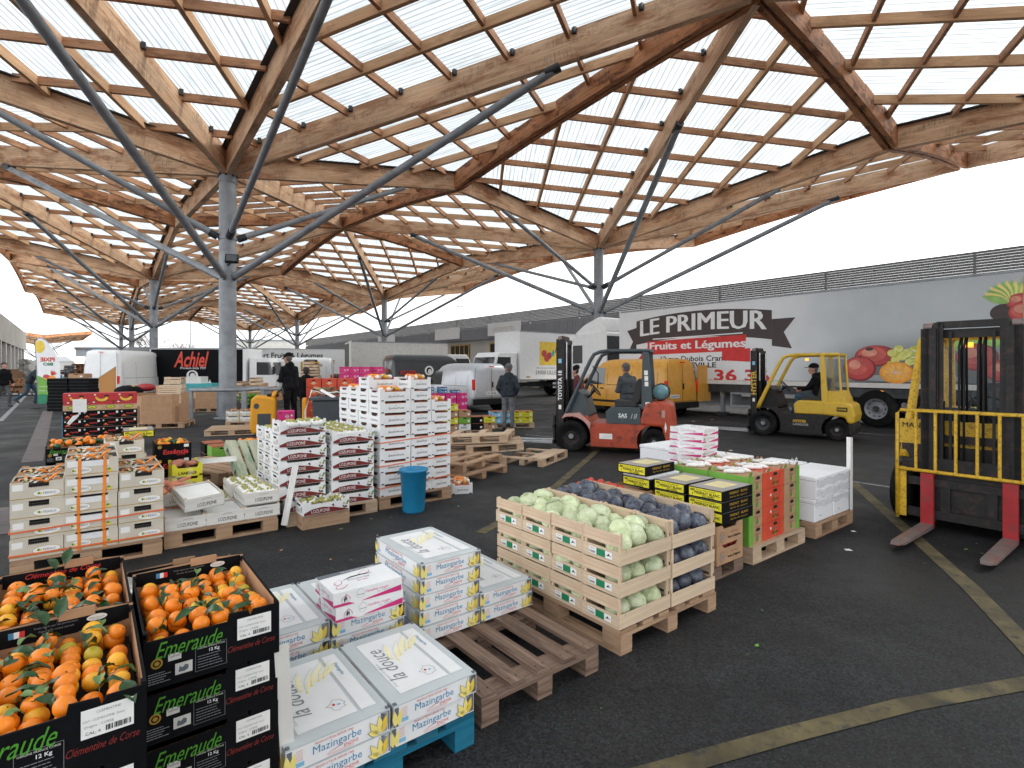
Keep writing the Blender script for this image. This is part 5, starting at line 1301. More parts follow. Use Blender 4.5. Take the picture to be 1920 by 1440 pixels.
# ---- white wooden grape crates
pallet(.53, 5.9, 'pallet under the white wooden grape crates', 1.0, 1.2, 'x', 'pal_mid')
def lz(u, v, z, lab, dr=0.0):
    return put('loz_crate', 'wooden_crate', lab, u, v, z, 'crate', 'white wooden grape crates', dr)
for c_ in range(3): lz(.54 + c_ * .338, 5.91, PZ, f'white wooden grape crate, bottom front, {["left", "middle", "right"][c_]}')
for c_ in range(3): lz(.54 + c_ * .338, 6.42, PZ, f'white wooden grape crate, bottom rear, {["left", "middle", "right"][c_]}')
lz(1.215, 5.92, PZ + .14, 'white wooden grape crate on the right end, second layer')
lz(1.20, 6.42, PZ + .14, 'white wooden grape crate at the right end, rear second layer')
o = lz(.70, 5.86, PZ + .17, 'white wooden grape crate sitting askew on the front row', dr=.1); o.rotation_euler = (R(5), R(-4), ANG + .10)
lz(.52, 6.35, PZ + .14, 'white wooden grape crate behind the askew one', dr=.12)
def k_pack(b):
    rn = random.Random(9)
    for i in range(3):
        for j in range(4):
            x, y = .06 + i * .1, .07 + j * .115
            b.ell((x, y, .0), (.052, .055, .035), 'paper', 9, 6)
            for k in range(6): b.ell((x + rn.uniform(-.028, .028), y + rn.uniform(-.028, .028), .03 + rn.uniform(-.004, .008)), (.013, .013, .013), 'grape', 6, 5)
KIND['pack'] = k_pack
for u, v, z, lab in ((1.215, 5.92, .38, 'second layer at the right end'), (1.20, 6.42, .38, 'rear of the right end'), (.52, 6.35, .38, 'crate behind the askew one'), (.878, 6.42, .24, 'middle rear crate')):
    put('pack', 'grapes', f'grapes in white paper, {lab}', u, v, z + .015, 'grapes', 'paper wrapped grapes')
# strips, leaning sticks
b = MB(); b.box(0, .05, 0, .004, 0, .62, 'paper'); b.box(0, .004, .0, .05, 0, .62, 'paper'); o = b.build('corner_board'); o.location = P(1.56, 5.86, .05); o.rotation_euler = (R(-4), R(12), ANG); tag(o, 'white corner strip between grape crates and grape cartons', 'corner strip')
# ---- grape cartons
pallet(1.62, 5.93, 'pallet under the white and maroon grape cartons', 1.02, 1.22, 'x', 'pal_new')
for c_ in range(2):
    for r_ in range(4):
        n = 7 if (c_ == 0 and r_ == 0) else 6
        for i in range(n):
            u, v = 1.53 + c_ * .50 + jit(.004) + .08, 5.95 + r_ * .30 + jit(.003)
            if c_ == 0 and r_ == 0 and i > 0: u -= .05; v += .03
            put('loz_carton', 'carton', f'white grape carton with maroon wave, {lvl(i, n)}, {["left", "right"][c_]} column, row {["one", "two", "three", "four"][r_]}', u, v, PZ + i * .138, group='white and maroon grape cartons', dr=jit(.012))
        put('pack', 'grapes', f'grapes in white paper on the {["left", "right"][c_]} column, row {["one", "two", "three", "four"][r_]}', 1.62 + c_ * .5, 5.93 + r_ * .30, PZ + n * .138 - .035, 'grapes', 'paper wrapped grapes').scale = (1.3, .58, 1)
put('loz_carton', 'carton', 'white grape carton pulled forward at the foot of the left column', 1.72, 5.70, .148, group='white and maroon grape cartons')
heap('grapes', 'green grapes in the carton pulled forward', 'grapes', 1.73, 5.71, .148 + .10, .46, .27, 120, .014, ['grape', 'grape', 'grape', 'paper'], 14)
b = MB(); b.box(0, .5, 0, .2, 0, .145, 'pal_mid'); tag(b.build('wood_block', None, P(1.72, 5.72, 0), ANG), 'wooden block under the carton pulled forward', 'block')
# ---- tall white mandarin stack
pallet(2.68, 5.98, 'pallet under the tallest stack of white cartons', 1.0, 1.3, 'x', 'pal_mid')
RW = ['one', 'two', 'three', 'four']
for r_ in range(4):
    n = 10 if r_ == 1 else 9
    for i in range(n): put('spa', 'carton', f'white mandarin carton, {lvl(i, n)}, left column, row {RW[r_]}', 2.70 + jit(.003), 6.0 + r_ * .33 + jit(.003), PZ + i * .142, group='white mandarin cartons', dr=jit(.008))
for c_, n in ((0, 10), (1, 8)):
    for r_ in range(3):
        nn = n if r_ == 0 else 7
        for i in range(nn): put('spa_n', 'carton', f'narrow white mandarin carton, {lvl(i, nn)}, {["middle", "right"][c_]} column, row {RW[r_]}', 3.11 + c_ * .287 + jit(.003), 6.0 + r_ * .41 + jit(.003), PZ + i * .142, group='white mandarin cartons', dr=jit(.01))
b = MB()
for z in (.78, .50, .24):
    pts = [P(2.69, 7.2, z), P(2.69, 5.993, z), P(3.69, 5.993, z + .05), P(3.69, 7.2, z)]
    for p, q in zip(pts[:-1], pts[1:]): b.beam(p, q, .002, .012, 'strap_or')
tag(b.build('strap'), 'orange straps around the tallest white stack', 'strap')
def k_mand(b):
    rn = random.Random(2)
    for i in range(20): b.ell((rn.uniform(.03, .35), rn.uniform(.03, .29), rn.uniform(0, .02)), (.03, .03, .027), rn.choice(('clem', 'clem_y', 'paper')), 8, 6)
    for i in range(5): b.add([(rn.uniform(.0, .3), rn.uniform(0, .25), .035), (rn.uniform(.1, .38), rn.uniform(0, .3), .04), (rn.uniform(.1, .3), rn.uniform(.1, .32), .055)], [(0, 1, 2)], 'tape_or')
KIND['mand'] = k_mand
for r_ in range(4): put('mand', 'mandarins', f'mandarins in the top white carton, left column, row {RW[r_]}', 2.71, 6.0 + r_ * .33, PZ + (10 if r_ == 1 else 9) * .142 - .014, 'fruit', 'mandarins on the tall stack')
for c_, n in ((0, 10), (1, 8)): put('mand', 'mandarins', f'mandarins in the top narrow carton, {["middle", "right"][c_]} column', 3.12 + c_ * .287, 6.0, PZ + n * .142 - .014, 'fruit', 'mandarins on the tall stack').scale = (.7, 1.15, 1)
put('spa_n', 'carton', 'white mandarin carton alone on the asphalt beside the tall stack', 0, 0, 0, group='white mandarin cartons', loc=(-.80, 7.15, .0), rz=R(14))
put('mand', 'mandarins', 'mandarins in the lone carton on the asphalt', 0, 0, 0, 'fruit', loc=(-.79, 7.16, .125), rz=R(14)).scale = (.7, 1.15, 1)
# ---- blue bin
bn = thing('bin', 'round blue plastic bin in front of the tall white stack', 'bin', (-1.155, 6.32, 0)); b = MB()
b.lathe([(0.0, .0), (.122, 0), (.128, .02), (.155, .47), (.168, .475), (.170, .50), (.160, .503), (.148, .49), (.12, .03), (0, .03)], 'bin_blue', n=32); b.build('body', bn)
for s in (-1, 1):
    b = MB(); b.tube([(s * .160, -.04, .44), (s * .180, -.03, .45), (s * .180, .03, .45), (s * .160, .04, .44)], .009, 'bin_blue'); b.build('handle', bn)

# ---- leaning and lying pallets
p = pallet(0, 0, 'pale green pallet leaning against the grape cartons', .8, 1.2, 'y', 'pal_grn', loc=(-3.10, 6.95, .12), rot=(R(72), R(-12), R(28)))
p.location = P(1.46, 7.28, .06); p.rotation_euler = (R(33), R(5), ANG + .12); p.scale = (.85, .85, .85)
pallet(0, 0, 'brown pallet lying under the leaning green pallet', .8, 1.2, 'x', 'pal_mid', loc=(-3.95, 7.0, 0), dr=.25)
p = pallet(0, 0, 'brown pallet propped askew on another beside the red pallet', .8, 1.2, 'y', 'pal_mid', loc=(-3.85, 7.05, .15)); p.rotation_euler = (R(4), R(3), ANG + .5)
pallet(0, 0, 'light pallet lying behind the dark red pallet', 1.2, 1.2, 'x', 'pal_new', loc=(-7.55, 13.2, 0), dr=-.3)
pallet(1.26, 9.25, 'dark red painted pallet with green and black boxes', 1.0, 1.2, 'x', 'pal_red')
for i in range(2): put('limebox', 'carton', f'bright green carton, {["lower", "upper"][i]} one on the red pallet', 1.45, 9.3, PZ + i * .165, group='green cartons on red pallet')
for i in range(2): put('kraftbox', 'carton', f'brown carton of clementines, {["lower", "upper"][i]} one on the red pallet', 1.77, 9.3, PZ + i * .165, group='brown cartons on red pallet')
for i in range(2): put('kraftbox', 'carton', f'brown carton at the right end, {["lower", "upper"][i]} one on the red pallet', 2.08, 9.3, PZ + i * .165, group='brown cartons on red pallet')
for i in range(2): put('blackbox', 'carton', f'black carton, {["lower", "upper"][i]} one on the left of the red pallet', 1.42, 9.75, PZ + i * .17, group='black cartons on red pallet')
heap('clementines', 'loose clementines on the brown cartons of the red pallet', 'fruit', 1.8, 9.32, PZ + .34, .5, .35, 26, .032, ['clem', 'clem_y'], 17)
b = MB(); b.beam(G(346, 872, .48), G(442, 864, .50), .07, .006, 'paper'); b.beam(Vector(G(346, 872, .48)) + Vector((0, .03, .0)), Vector(G(442, 864, .50)) + Vector((0, .03, 0)), .004, .06, 'paper'); tag(b.build('corner_board'), 'white corner strip laid across the boxes of the red pallet', 'corner strip')
# loose pallets in front of the orange forklift
pallet(0, 0, 'single light pallet lying before the orange forklift forks', 1.15, .8, 'x', 'pal_new', loc=(.524, 9.12, 0), rot=(0, 0, R(63)), group='loose pallets', nb=-5)
for i in range(3):
    pallet(0, 0, f'loose pallet in the untidy pile beside the tall stack, {lvl(i, 3)}', 1.15, .8, 'x', 'pal_mid' if i % 2 else 'pal_new', loc=(-1.45 + i * .12, 9.5 + .1 * i, i * .152), rot=(R(1.5 * i), R(-1.5 * i), R(24 - 17 * i)), group='loose pallets', nb=-5)
for i in range(2):
    p = pallet(0, 0, f'loose pallet slid off the pile, {["lower", "upper"][i]}', 1.2, .8, 'x', 'pal_new', loc=(-1.05 + .25 * i, 9.0 + i * .5, .0 + i * .15), group='loose pallets'); p.rotation_euler = (R(2 * i), R(-4 * i), R(20 - 16 * i)); p.scale = (.85, .85, 1)
for i in range(2): pallet(0, 0, f'loose pallet lying close behind the tall stack, {["lower", "upper"][i]}', .8, 1.2, 'x', 'pal_mid', loc=(-1.42, 8.15, i * .147), rot=(0, 0, R(-35 + 8 * i)), group='loose pallets', nb=-5)
# low pallets of mixed trays near the man in the dark hoodie
pallet(0, 0, 'pallet with yellow and light blue cartons behind the standing man', 1.2, .8, 'x', 'pal_new', loc=(-.55, 14.95, 0), rot=(0, 0, R(10)))
for i, k in enumerate(('skybox', 'skybox', 'yellowbox', 'yellowbox')):
    for j in range(2): put(k, 'carton', f'{["light blue", "light blue", "yellow", "yellow"][i]} citrus carton, {["lower", "upper"][j]} one, {["first", "second", "third", "last"][i]} in the row', 0, 0, 0, group='citrus cartons behind the man', loc=(-.60 + i * .3 * .985, 14.92 + i * .052, PZ + j * .165), rz=R(10))
pallet(0, 0, 'pallet of mixed green and yellow cartons beside the silver van', 1.2, .8, 'x', 'pal_new', loc=(-1.62, 13.1, 0), rot=(0, 0, R(20)))
mix_ = [('kraftbox', 0), ('yellowbox', 1), ('whitebox', 0), ('yellowbox', 1), ('blackbox', 0), ('limebox', 0), ('kraftbox', 1), ('blackbox', 1)]
nl = {'kraftbox': 'brown', 'yellowbox': 'yellow', 'whitebox': 'white', 'blackbox': 'black', 'limebox': 'green'}
for c_ in range(4):
    for j in range((4, 3, 2, 2)[c_]):
        k = mix_[(c_ * 2 + j * 3) % 8][0]; put(k, 'carton', f'{nl[k]} carton, {ORD[j]} layer, pile {["one", "two", "three", "four"][c_]} beside the silver van', 0, 0, 0, group='mixed cartons by the silver van', loc=(-1.60 + c_ * .30, 13.1 + c_ * .107, PZ + j * .165), rz=R(20))
# ================================================================== VEHICLES
def X_(loc=(0, 0, 0), rx=0, ry=0, rz=0):
    return Matrix.Translation(loc) @ Matrix.Rotation(rz, 4, 'Z') @ Matrix.Rotation(ry, 4, 'Y') @ Matrix.Rotation(rx, 4, 'X')
def part(name, parent, fn, bevel=0, **k):
    b = MB(); fn(b); return b.build(name, parent, bevel=bevel, **k)
def wheel(parent, x, y, r, w, rim='steel_d', hub='steel', rr=.55, side=-1, name='wheel', bolts=0):
    """side -1: outer face towards -y"""
    t = part(name, parent, lambda b: b.lathe([(r * rr, -w / 2), (r * .9, -w / 2), (r * .985, -w * .38), (r, -w * .2), (r, w * .2), (r * .985, w * .38), (r * .9, w / 2), (r * rr, w / 2), (r * rr, -w / 2)], 'rubber', n=28, axis='y'), loc=(x, y, r))
    s = side
    def rimf(b):
        b.lathe([(0, s * w * .30), (r * .18, s * w * .30), (r * .2, s * w * .18), (r * rr * .8, s * w * .12), (r * rr * .85, s * w * .42), (r * rr * 1.01, s * w * .46)], rim, n=24, axis='y')
        for i in range(bolts):
            q = 2 * math.pi * i / bolts; c = Vector((r * .42 * math.cos(q), s * w * .16, r * .42 * math.sin(q))); b.cyl(c, c + Vector((0, s * w * .14, 0)), r * .045, hub, n=6)
        b.cyl((0, s * w * .1, 0), (0, s * w * .42, 0), r * .16, hub, n=14)
    part('rim', t, rimf); return t
def forklift(name, label, loc, rz, style, scale=1.0, guard=False, driver=False, mast_h=2.2, text=None):
    root = thing(name, label, 'forklift', loc, rz, 'forklifts'); root.scale = (scale,) * 3
    toy = style == 'orange'; body = {'orange': 'tf_orange', 'yellow': 'hy_yel', 'worn': 'hy_yel_w'}[style]
    gcol = 'tf_grey' if toy else body; W2 = .66 if guard else .54
    fx, rx_, rf_, rr_ = .82, -.82, .32, .26
    # chassis with wheel cut-outs given by the side profile
    def arc(cx, cz, r, a0, a1, n=8): return [(cx + r * math.cos(R(a0 + (a1 - a0) * i / n)), cz + r * math.sin(R(a0 + (a1 - a0) * i / n))) for i in range(n + 1)]
    low = 'tf_orange' if toy else 'rust_steel'
    prof = [(.44, .12), (-.5, .12)] + arc(rx_, rr_, rr_ + .07, -25, 150, 8)[0:7] + [(rx_ - .20, .66), (rx_ - .05, .72), (-.5, .74), (-.2, .60), (.42, .60), (.5, .74), (.96, .74), (1.0, .66)] + arc(fx, rf_, rf_ + .07, 75, 190, 8)[0:9]
    part('chassis', root, lambda b: b.prism(prof, (-W2 + .04, W2 - .04), low), bevel=.012)
    if toy:
        part('fender', root, lambda b: b.prism([(.42, .60), (.44, .48)] + arc(fx, rf_, rf_ + .09, 160, 60, 6) + [(1.02, .68), (.95, .78), (.66, .80)], (-W2 - .01, -W2 + .22), 'tf_pink'), bevel=.01)
        part('fender', root, lambda b: b.prism([(.42, .60), (.44, .48)] + arc(fx, rf_, rf_ + .09, 160, 60, 6) + [(1.02, .68), (.95, .78), (.66, .80)], (W2 - .22, W2 + .01), 'tf_pink'), bevel=.01)
    # counterweight
    cw = [(-.55, .58), (rx_ - .16, .56), (rx_ - .20, .18), (-1.17, .16), (-1.22, .3), (-1.22, .55), (-1.17, 1.0), (-.98, 1.06), (-.66, 1.04), (-.58, .8)] if toy else [(-.50, .60), (rx_ - .16, .56), (rx_ - .22, .42), (-1.16, .42), (-1.19, .60), (-1.14, .86), (-.9, .94), (-.52, .92)]
    part('counterweight', root, lambda b: b.prism(cw, (-W2 + .01, W2 - .01), body), bevel=.05)
    if not toy: part('bumper', root, lambda b: b.prism([(rx_ - .22, .16), (-1.15, .14), (-1.18, .30), (-1.16, .418), (rx_ - .22, .418)], (-W2 + .03, W2 - .03), 'rust_steel'), bevel=.03)
    # hood under the seat
    hd = [(.10, .605), (-.56, .605), (-.56, .93), (.02, .93), (.12, .84)]
    def hood(b):
        b.prism(hd, (-W2 + .02, W2 - .02), 'tf_grey' if toy else body)
        if toy:
            b.text('SAS', (-.22, W2 - .015, .77), .17, 'white', xd=(-1, 0, 0), bold=.03); b.text('18', (-.44, W2 - .015, .76), .13, 'lgrey', xd=(-1, 0, 0), shear=.3)
            b.text('toujours', (-.22, W2 - .014, .72), .16, 'lgrey', xd=(-1, 0, 0))
    part('hood', root, hood, bevel=.03)
    def marks(b):
        y = W2 - .036
        if toy:
            b.rect((.12, y, .34), .26, .11, 'paper', xd=(-1, 0, 0)); lines(b, .02, .36, .2, 3, .02, 'grey_ink', y=y + .002)
            b.rect((-1.0, W2 - .006, .82), .06, .14, 'tf_pink', xd=(-1, 0, 0)); b.shape([(0, 0), (.03, .1), (.0, .22), (-.02, .1)], (-1.04, W2 - .002, .45), 'white', xd=(-1, 0, 0))
        else:
            b.text('HYSTER', (-.02, y, .42), .30, 'hy_yel', xd=(-1, 0, 0), bold=.04); b.text('LANGLOIS', (-.04, y, .34), .34, 'lgrey', xd=(-1, 0, 0), bold=.02)
            b.rect((-.93, W2 - .004, .75), .22, .10, 'ink', xd=(-1, 0, 0)); b.text('HYSTER', (-.93, W2 + .001, .75), .19, 'hy_yel', xd=(-1, 0, 0), bold=.04)
    part('lettering', root, marks)
    # floor, cowl, dashboard
    part('dashboard', root, lambda b: b.prism([(.98, .76), (.52, .62), (.46, .75), (.60, 1.18), (.72, 1.26), (.80, 1.2), (.90, .95)], (-W2 + .12, W2 - .12), 'tf_grey' if toy else 'plastic_k'), bevel=.02)
    # overhead guard
    top = 2.06; gr = .038 if toy else .042
    for s in (-1, 1):
        y = s * (W2 - .06)
        part('guard_pillar', root, lambda b: b.tube([(.96, y, .70), (.90, y, .86), (.60, y, 1.52), (.44, y, 1.86), (.36, y, 1.99), (.24, y, top - .02), (.05, y, top)], [gr * 1.25, gr * 1.2, gr, gr, gr, gr, gr], gcol, n=10))
        if toy: part('guard_pillar', root, lambda b: b.prism([(-.58, .90), (-.80, .90), (-.72, top), (-.60, top)], (y - .03, y + .03), gcol), bevel=.01)
        else: part('guard_pillar', root, lambda b: b.prism([(-.50, .88), (-.64, .88), (-.56, top), (-.46, top)], (y - .035, y + .035), gcol), bevel=.01)
    def roof(b):
        x1 = -.75 if toy else -.86
        for s in (-1, 1): b.tube([(.1, s * (W2 - .06), top), (x1, s * (W2 - .06), top - .005)], gr, gcol, n=10)
        for x in (.1, x1 + .03): b.box(x - .03, x + .03, -W2 + .06, W2 - .06, top - .025, top + .03, gcol)
        for i in range(7): x = -.02 - i * .1; b.box(x - .012, x + .012, -W2 + .07, W2 - .07, top - .02, top + .015, gcol)
    part('guard_roof', root, roof)
    if not toy:
        for s in (-1, 1): part('rear_pillar', root, lambda b: b.tube([(-.84, s * (W2 - .07), top), (-.90, s * (W2 - .07), 1.15), (-1.0, s * (W2 - .1), .9)], .025, gcol, n=8))
        part('rear_window', root, lambda b: (b.box(-.86, -.60, -W2 + .045, -W2 + .055, 1.18, 1.95, 'glass'), b.box(-.86, -.60, W2 - .055, W2 - .045, 1.18, 1.95, 'glass'))); part('cab_base', root, lambda b: b.prism([(-.58, .90), (-1.02, .90), (-.92, 1.18), (-.60, 1.18)], (-W2 + .05, W2 - .05), body), bevel=.02)
        part('beacon', root, lambda b: (b.cyl((.05, -.3, top + .02), (.05, -.3, top + .06), .035, 'plastic_k'), b.cyl((-.02, -.25, top - .14), (-.02, -.25, top - .08), .04, 'amberlamp')))
    # seat
    def seat(b):
        b.prism([(-.02, .935), (-.46, .935), (-.46, 1.02), (-.02, 1.06)], (-.24, .24), 'tray_k'); b.prism([(-.36, 1.02), (-.50, 1.02), (-.60, 1.46), (-.50, 1.50), (-.44, 1.42)], (-.22, .22), 'tray_k')
        b.tube([(-.4, -.28, 1.05), (-.4, -.29, 1.18), (-.12, -.29, 1.18)], .025, 'tray_k')
    part('seat', root, seat, bevel=.03)
    def sw(b):
        c = Vector((.42, 0, 1.26)); n = Vector((-.75, 0, .66)); a = Vector((0, 1, 0)); e = n.cross(a)
        b.tube([c + (a * math.cos(q) + e * math.sin(q)) * .16 for q in [2 * math.pi * i / 18 for i in range(18)]], .013, 'plastic_k', n=6, closed=True)
        for q in (.3, 2.4, 4.4): b.tube([c, c + (a * math.cos(q) + e * math.sin(q)) * .16], .009, 'plastic_k', n=5)
    part('steering_wheel', root, sw); part('steering_column', root, lambda b: b.cyl((.42, 0, 1.26), (.62, 0, 1.05), .03, 'plastic_k'))
    part('levers', root, lambda b: [b.cyl((.5, .16 + .05 * i, 1.15), (.44, .16 + .05 * i, 1.32), .008, 'chrome', n=6) or b.ell((.44, .16 + .05 * i, 1.33), (.017,) * 3, 'plastic_k', 8, 6) for i in range(3)])
    # mast
    mh = mast_h; mx_ = 1.08
    for s in (-1, 1):
        part('mast_rail', root, lambda b: (b.box(mx_ - .07, mx_ + .09, s * .36 - .03, s * .36 + .03, .08, mh - .06, 'rust_steel'), b.box(mx_ - .07, mx_ - .05, s * .29, s * .40, .08, mh - .06, 'rust_steel'), b.box(mx_ + .07, mx_ + .09, s * .27, s * .40, .08, mh - .06, 'rust_steel')))
        part('inner_rail', root, lambda b: (b.box(mx_ - .03, mx_ + .07, s * .275 - .02, s * .275 + .02, .12, mh, 'rust_steel'), b.box(mx_ + .03, mx_ + .05, s * .22, s * .31, .12, mh - .02, 'rust_steel')))
        part('lift_cylinder', root, lambda b: (b.cyl((mx_ - .10, s * .27, .15), (mx_ - .10, s * .27, mh * .62), .032, 'plastic_k', n=12), b.cyl((mx_ - .10, s * .27, mh * .62), (mx_ - .10, s * .27, mh - .12), .018, 'chrome', n=10)))
        part('chain', root, lambda b: b.box(mx_ + .0, mx_ + .012, s * .17 - .012, s * .17 + .012, .3, mh - .1, 'rust_steel'))
        part('roller', root, lambda b: b.cyl((mx_ + .02, s * .31, mh - .04), (mx_ + .02, s * .39, mh - .04), .04, 'fork_worn', n=12))
    def cross(b):
        b.box(mx_ - .07, mx_ - .02, -.38, .38, mh - .16, mh - .07, 'rust_steel'); b.box(mx_ - .03, mx_ + .03, -.28, .28, mh - .06, mh + .01, 'rust_steel')
        b.box(mx_ - .07, mx_ - .03, -.36, .36, .9, .98, 'rust_steel'); b.box(mx_ - .07, mx_ - .03, -.36, .36, .18, .30, 'rust_steel')
    part('mast_crossbars', root, cross)
    part('hoses', root, lambda b: [b.tube([(mx_ + .02, o, .4), (mx_ + .01, o, 1.2), (mx_, o, mh - .25), (mx_ - .04, o + .02, mh - .1), (mx_ - .09, o, mh - .3), (mx_ - .12, o, .9)], .011, 'plastic_k', n=6) for o in (-.1, -.06, .05, .09)])
    if text: part('mast_lettering', root, lambda b: (b.text(text, (mx_ + .01, .403, 1.35), .62, 'white' if toy else 'hy_yel', xd=(0, 0, 1), yd=(1, 0, 0), bold=.03), b.rect((mx_ + .01, .403, 1.86), .07, .09, 'sky_card', xd=(-1, 0, 0)), b.rect((mx_ + .01, .403, .9), .06, .09, 'paper', xd=(-1, 0, 0))))
    cx = mx_ + .14
    part('carriage', root, lambda b: (b.box(cx - .03, cx + .01, -.50, .50, .46, .54, 'rust_steel'), b.box(cx - .03, cx + .01, -.50, .50, .13, .22, 'rust_steel'), b.box(cx - .03, cx, -.22, -.14, .22, .46, 'rust_steel'), b.box(cx - .03, cx, .14, .22, .22, .46, 'rust_steel'), b.box(cx - .05, cx - .03, -.30, .30, .2, .75, 'rust_steel')))
    fh, fy = (.56, .32) if guard else (.60, .20)
    fz = .035 if not toy else .11; L_ = 1.02 if guard else 1.12
    for s in (-1, 1):
        def fork(b):
            m1, m2 = ('fork_red', 'fork_worn') if guard else ('rust_steel', 'fork_light')
            b.prism([(cx + .012, fz), (cx + .055, fz), (cx + .055, fz + fh), (cx + .012, fz + fh)], (s * fy - .055, s * fy + .055), m1)
            vs = [(cx + .056, s * fy - .055, fz), (cx + L_ - .12, s * fy - .055, fz + .008), (cx + L_, s * fy - .028, fz + .02), (cx + L_, s * fy + .028, fz + .02), (cx + L_ - .12, s * fy + .055, fz + .008), (cx + .056, s * fy + .055, fz)]
            tp = [(x, y, fz + .045 - max(0, x - cx - .06) * .018) for x, y, z in vs]; n = 6
            b.add(vs + tp, [(5, 4, 3, 2, 1, 0), (6, 7, 8, 9, 10, 11)] + [(i, (i + 1) % n, n + (i + 1) % n, n + i) for i in range(n)], m2)
        part('fork', root, fork)
    if guard:
        gx = cx + .065
        def cage(b):
            z0, z1, yw = .62, 1.24, .575
            b.tube([(gx, -yw, .10), (gx, -yw, z1 - .04), (gx, -yw + .03, z1), (gx, yw - .03, z1), (gx, yw, z1 - .04), (gx, yw, .10)], .018, 'hy_yel_w', n=8)
            b.tube([(gx, -yw, z0), (gx, yw, z0)], .018, 'hy_yel_w', n=8)
            for i in range(1, 7): y = -yw + 2 * yw * i / 7; b.cyl((gx, y, z0), (gx, y, z1), .0145, 'hy_yel_w', n=8)
            b.box(gx - .03, gx - .02, -yw + .0, -yw + .075, .12, .64, 'hy_yel_w'); b.box(gx - .03, gx - .02, yw - .075, yw, .12, .64, 'hy_yel_w')
        part('load_guard', root, cage)
        part('windscreen', root, lambda b: b.add([(.92, -.44, .9), (.92, .44, .9), (.42, .42, 1.92), (.42, -.42, 1.92)], [(0, 1, 2, 3)], 'glass'))
        part('cowl', root, lambda b: (b.box(.93, .99, -.64, .64, .86, 1.12, 'hy_yel_w'), b.box(.93, .98, -.62, .62, .55, .858, 'rust_steel'), b.text('MANULOC', (.995, .46, 1.06), .36, 'ink', xd=(0, 1, 0)), b.text('MAN', (.995, -.53, 1.06), .16, 'ink', xd=(0, 1, 0))))
        for s in (-1, 1): part('headlight', root, lambda b: (b.box(.42, .52, s * .47 - .07, s * .47 + .07, 1.78, 1.90, 'plastic_k'), b.disc((.523, s * .47, 1.84), .05, .04, 'white', xd=(0, 1, 0))))
        part('wiper', root, lambda b: b.tube([(.90, .15, 1.12), (.78, .0, 1.26), (.66, -.1, 1.38)], .012, 'plastic_k', n=6))
        part('mirror', root, lambda b: b.ell((.45, .52, 1.72), (.03, .07, .09), 'plastic_k'))
    if toy:
        def tank(b):
            b.lathe([(0, -.36), (.07, -.35), (.14, -.29), (.155, -.22), (.155, .22), (.14, .29), (.07, .35), (0, .36)], 'gas', c=(-.93, 0, 1.23), n=20, axis='y')
            b.lathe([(.06, -.36), (.06, -.40), (.10, -.40), (.10, -.32)], 'gas', c=(-.93, 0, 1.23), n=16, axis='y')
            for y in (-.18, .18): b.tube([(-.93 + .162 * math.cos(q), y, 1.23 + .162 * math.sin(q)) for q in [2 * math.pi * i / 14 for i in range(14)]], .012, 'plastic_k', n=5, closed=True)
        part('gas_bottle', root, tank)
        part('sticker', root, lambda b: [b.rect((-.67 - .005 * i, W2 - .025, 1.62 - .11 * i), .07, .09, 'paper', xd=(-1, 0, 0)) for i in range(3)] and b.rect((-.70, W2 - .025, 1.0), .08, .09, 'paper', xd=(-1, 0, 0)))
        part('tail_lamp', root, lambda b: b.box(-1.19, -1.15, -.46, -.36, .78, .86, 'redlamp'))
        part('cab_post', root, lambda b: [b.beam((.02 + .0, y, .62), (.0, y, top - .02), .05, .05, 'plastic_k') for y in ()] or b.tube([(.30, .40, 1.3), (.28, .44, 1.6), (.4, .4, 1.75)], .012, 'plastic_k'))
    for s in (-1, 1):
        wheel(root, fx, s * (W2 - .06), rf_, .20, rim=('rust_steel' if toy else 'steel_d'), side=s); wheel(root, rx_, s * (W2 - .10), rr_, .17, rim='rust_steel', side=s)
    return root
def face(dx, dy): return math.atan2(dy, dx)
tz = forklift('forklift', 'orange and dark grey gas forklift with scraped paint and long black forks', (2.12, 11.05, 0), face(-.945, .326), 'orange', .98, mast_h=2.38, text='TOYOTA 18')
hz = forklift('forklift', 'yellow and black forklift driven past the fruit trailer', (7.2, 13.3, 0), face(-.76, .65), 'yellow', .97, mast_h=2.25, text='HYSTER')
bgf = forklift('forklift', 'worn yellow forklift with red forks and yellow load guard, right foreground', P(8.05, 1.42), ANG + math.pi, 'worn', 1.0, guard=True, mast_h=2.15)

# ------------------------------------------------------------------ vans built from rounded rings
def ring_body(b, rings, m, n=5, cap='both'):
    """rings: (z, x_rear, x_front, half width, corner radius)"""
    vs = []; K = 4 * (n + 1)
    for z, x0, x1, w, r in rings:
        for cx, cy, a in ((x1 - r, w - r, 0), (x0 + r, w - r, 90), (x0 + r, -w + r, 180), (x1 - r, -w + r, 270)):
            for i in range(n + 1):
                q = R(a + 90 * i / n); vs.append((cx + r * math.cos(q), cy + r * math.sin(q), z))
    fs = []
    for k in range(len(rings) - 1):
        for i in range(K): fs.append((k * K + i, k * K + (i + 1) % K, (k + 1) * K + (i + 1) % K, (k + 1) * K + i))
    b.add(vs, fs, m, smooth=True)
    b.add(vs[-K:], [tuple(range(K))], m); b.add(vs[:K], [tuple(range(K - 1, -1, -1))], m)
def lerp_ring(rings, z):
    for a, c in zip(rings[:-1], rings[1:]):
        if a[0] <= z <= c[0]:
            t = (z - a[0]) / max(1e-6, c[0] - a[0]); return [a[i] + (c[i] - a[i]) * t for i in range(5)]
    return rings[-1]
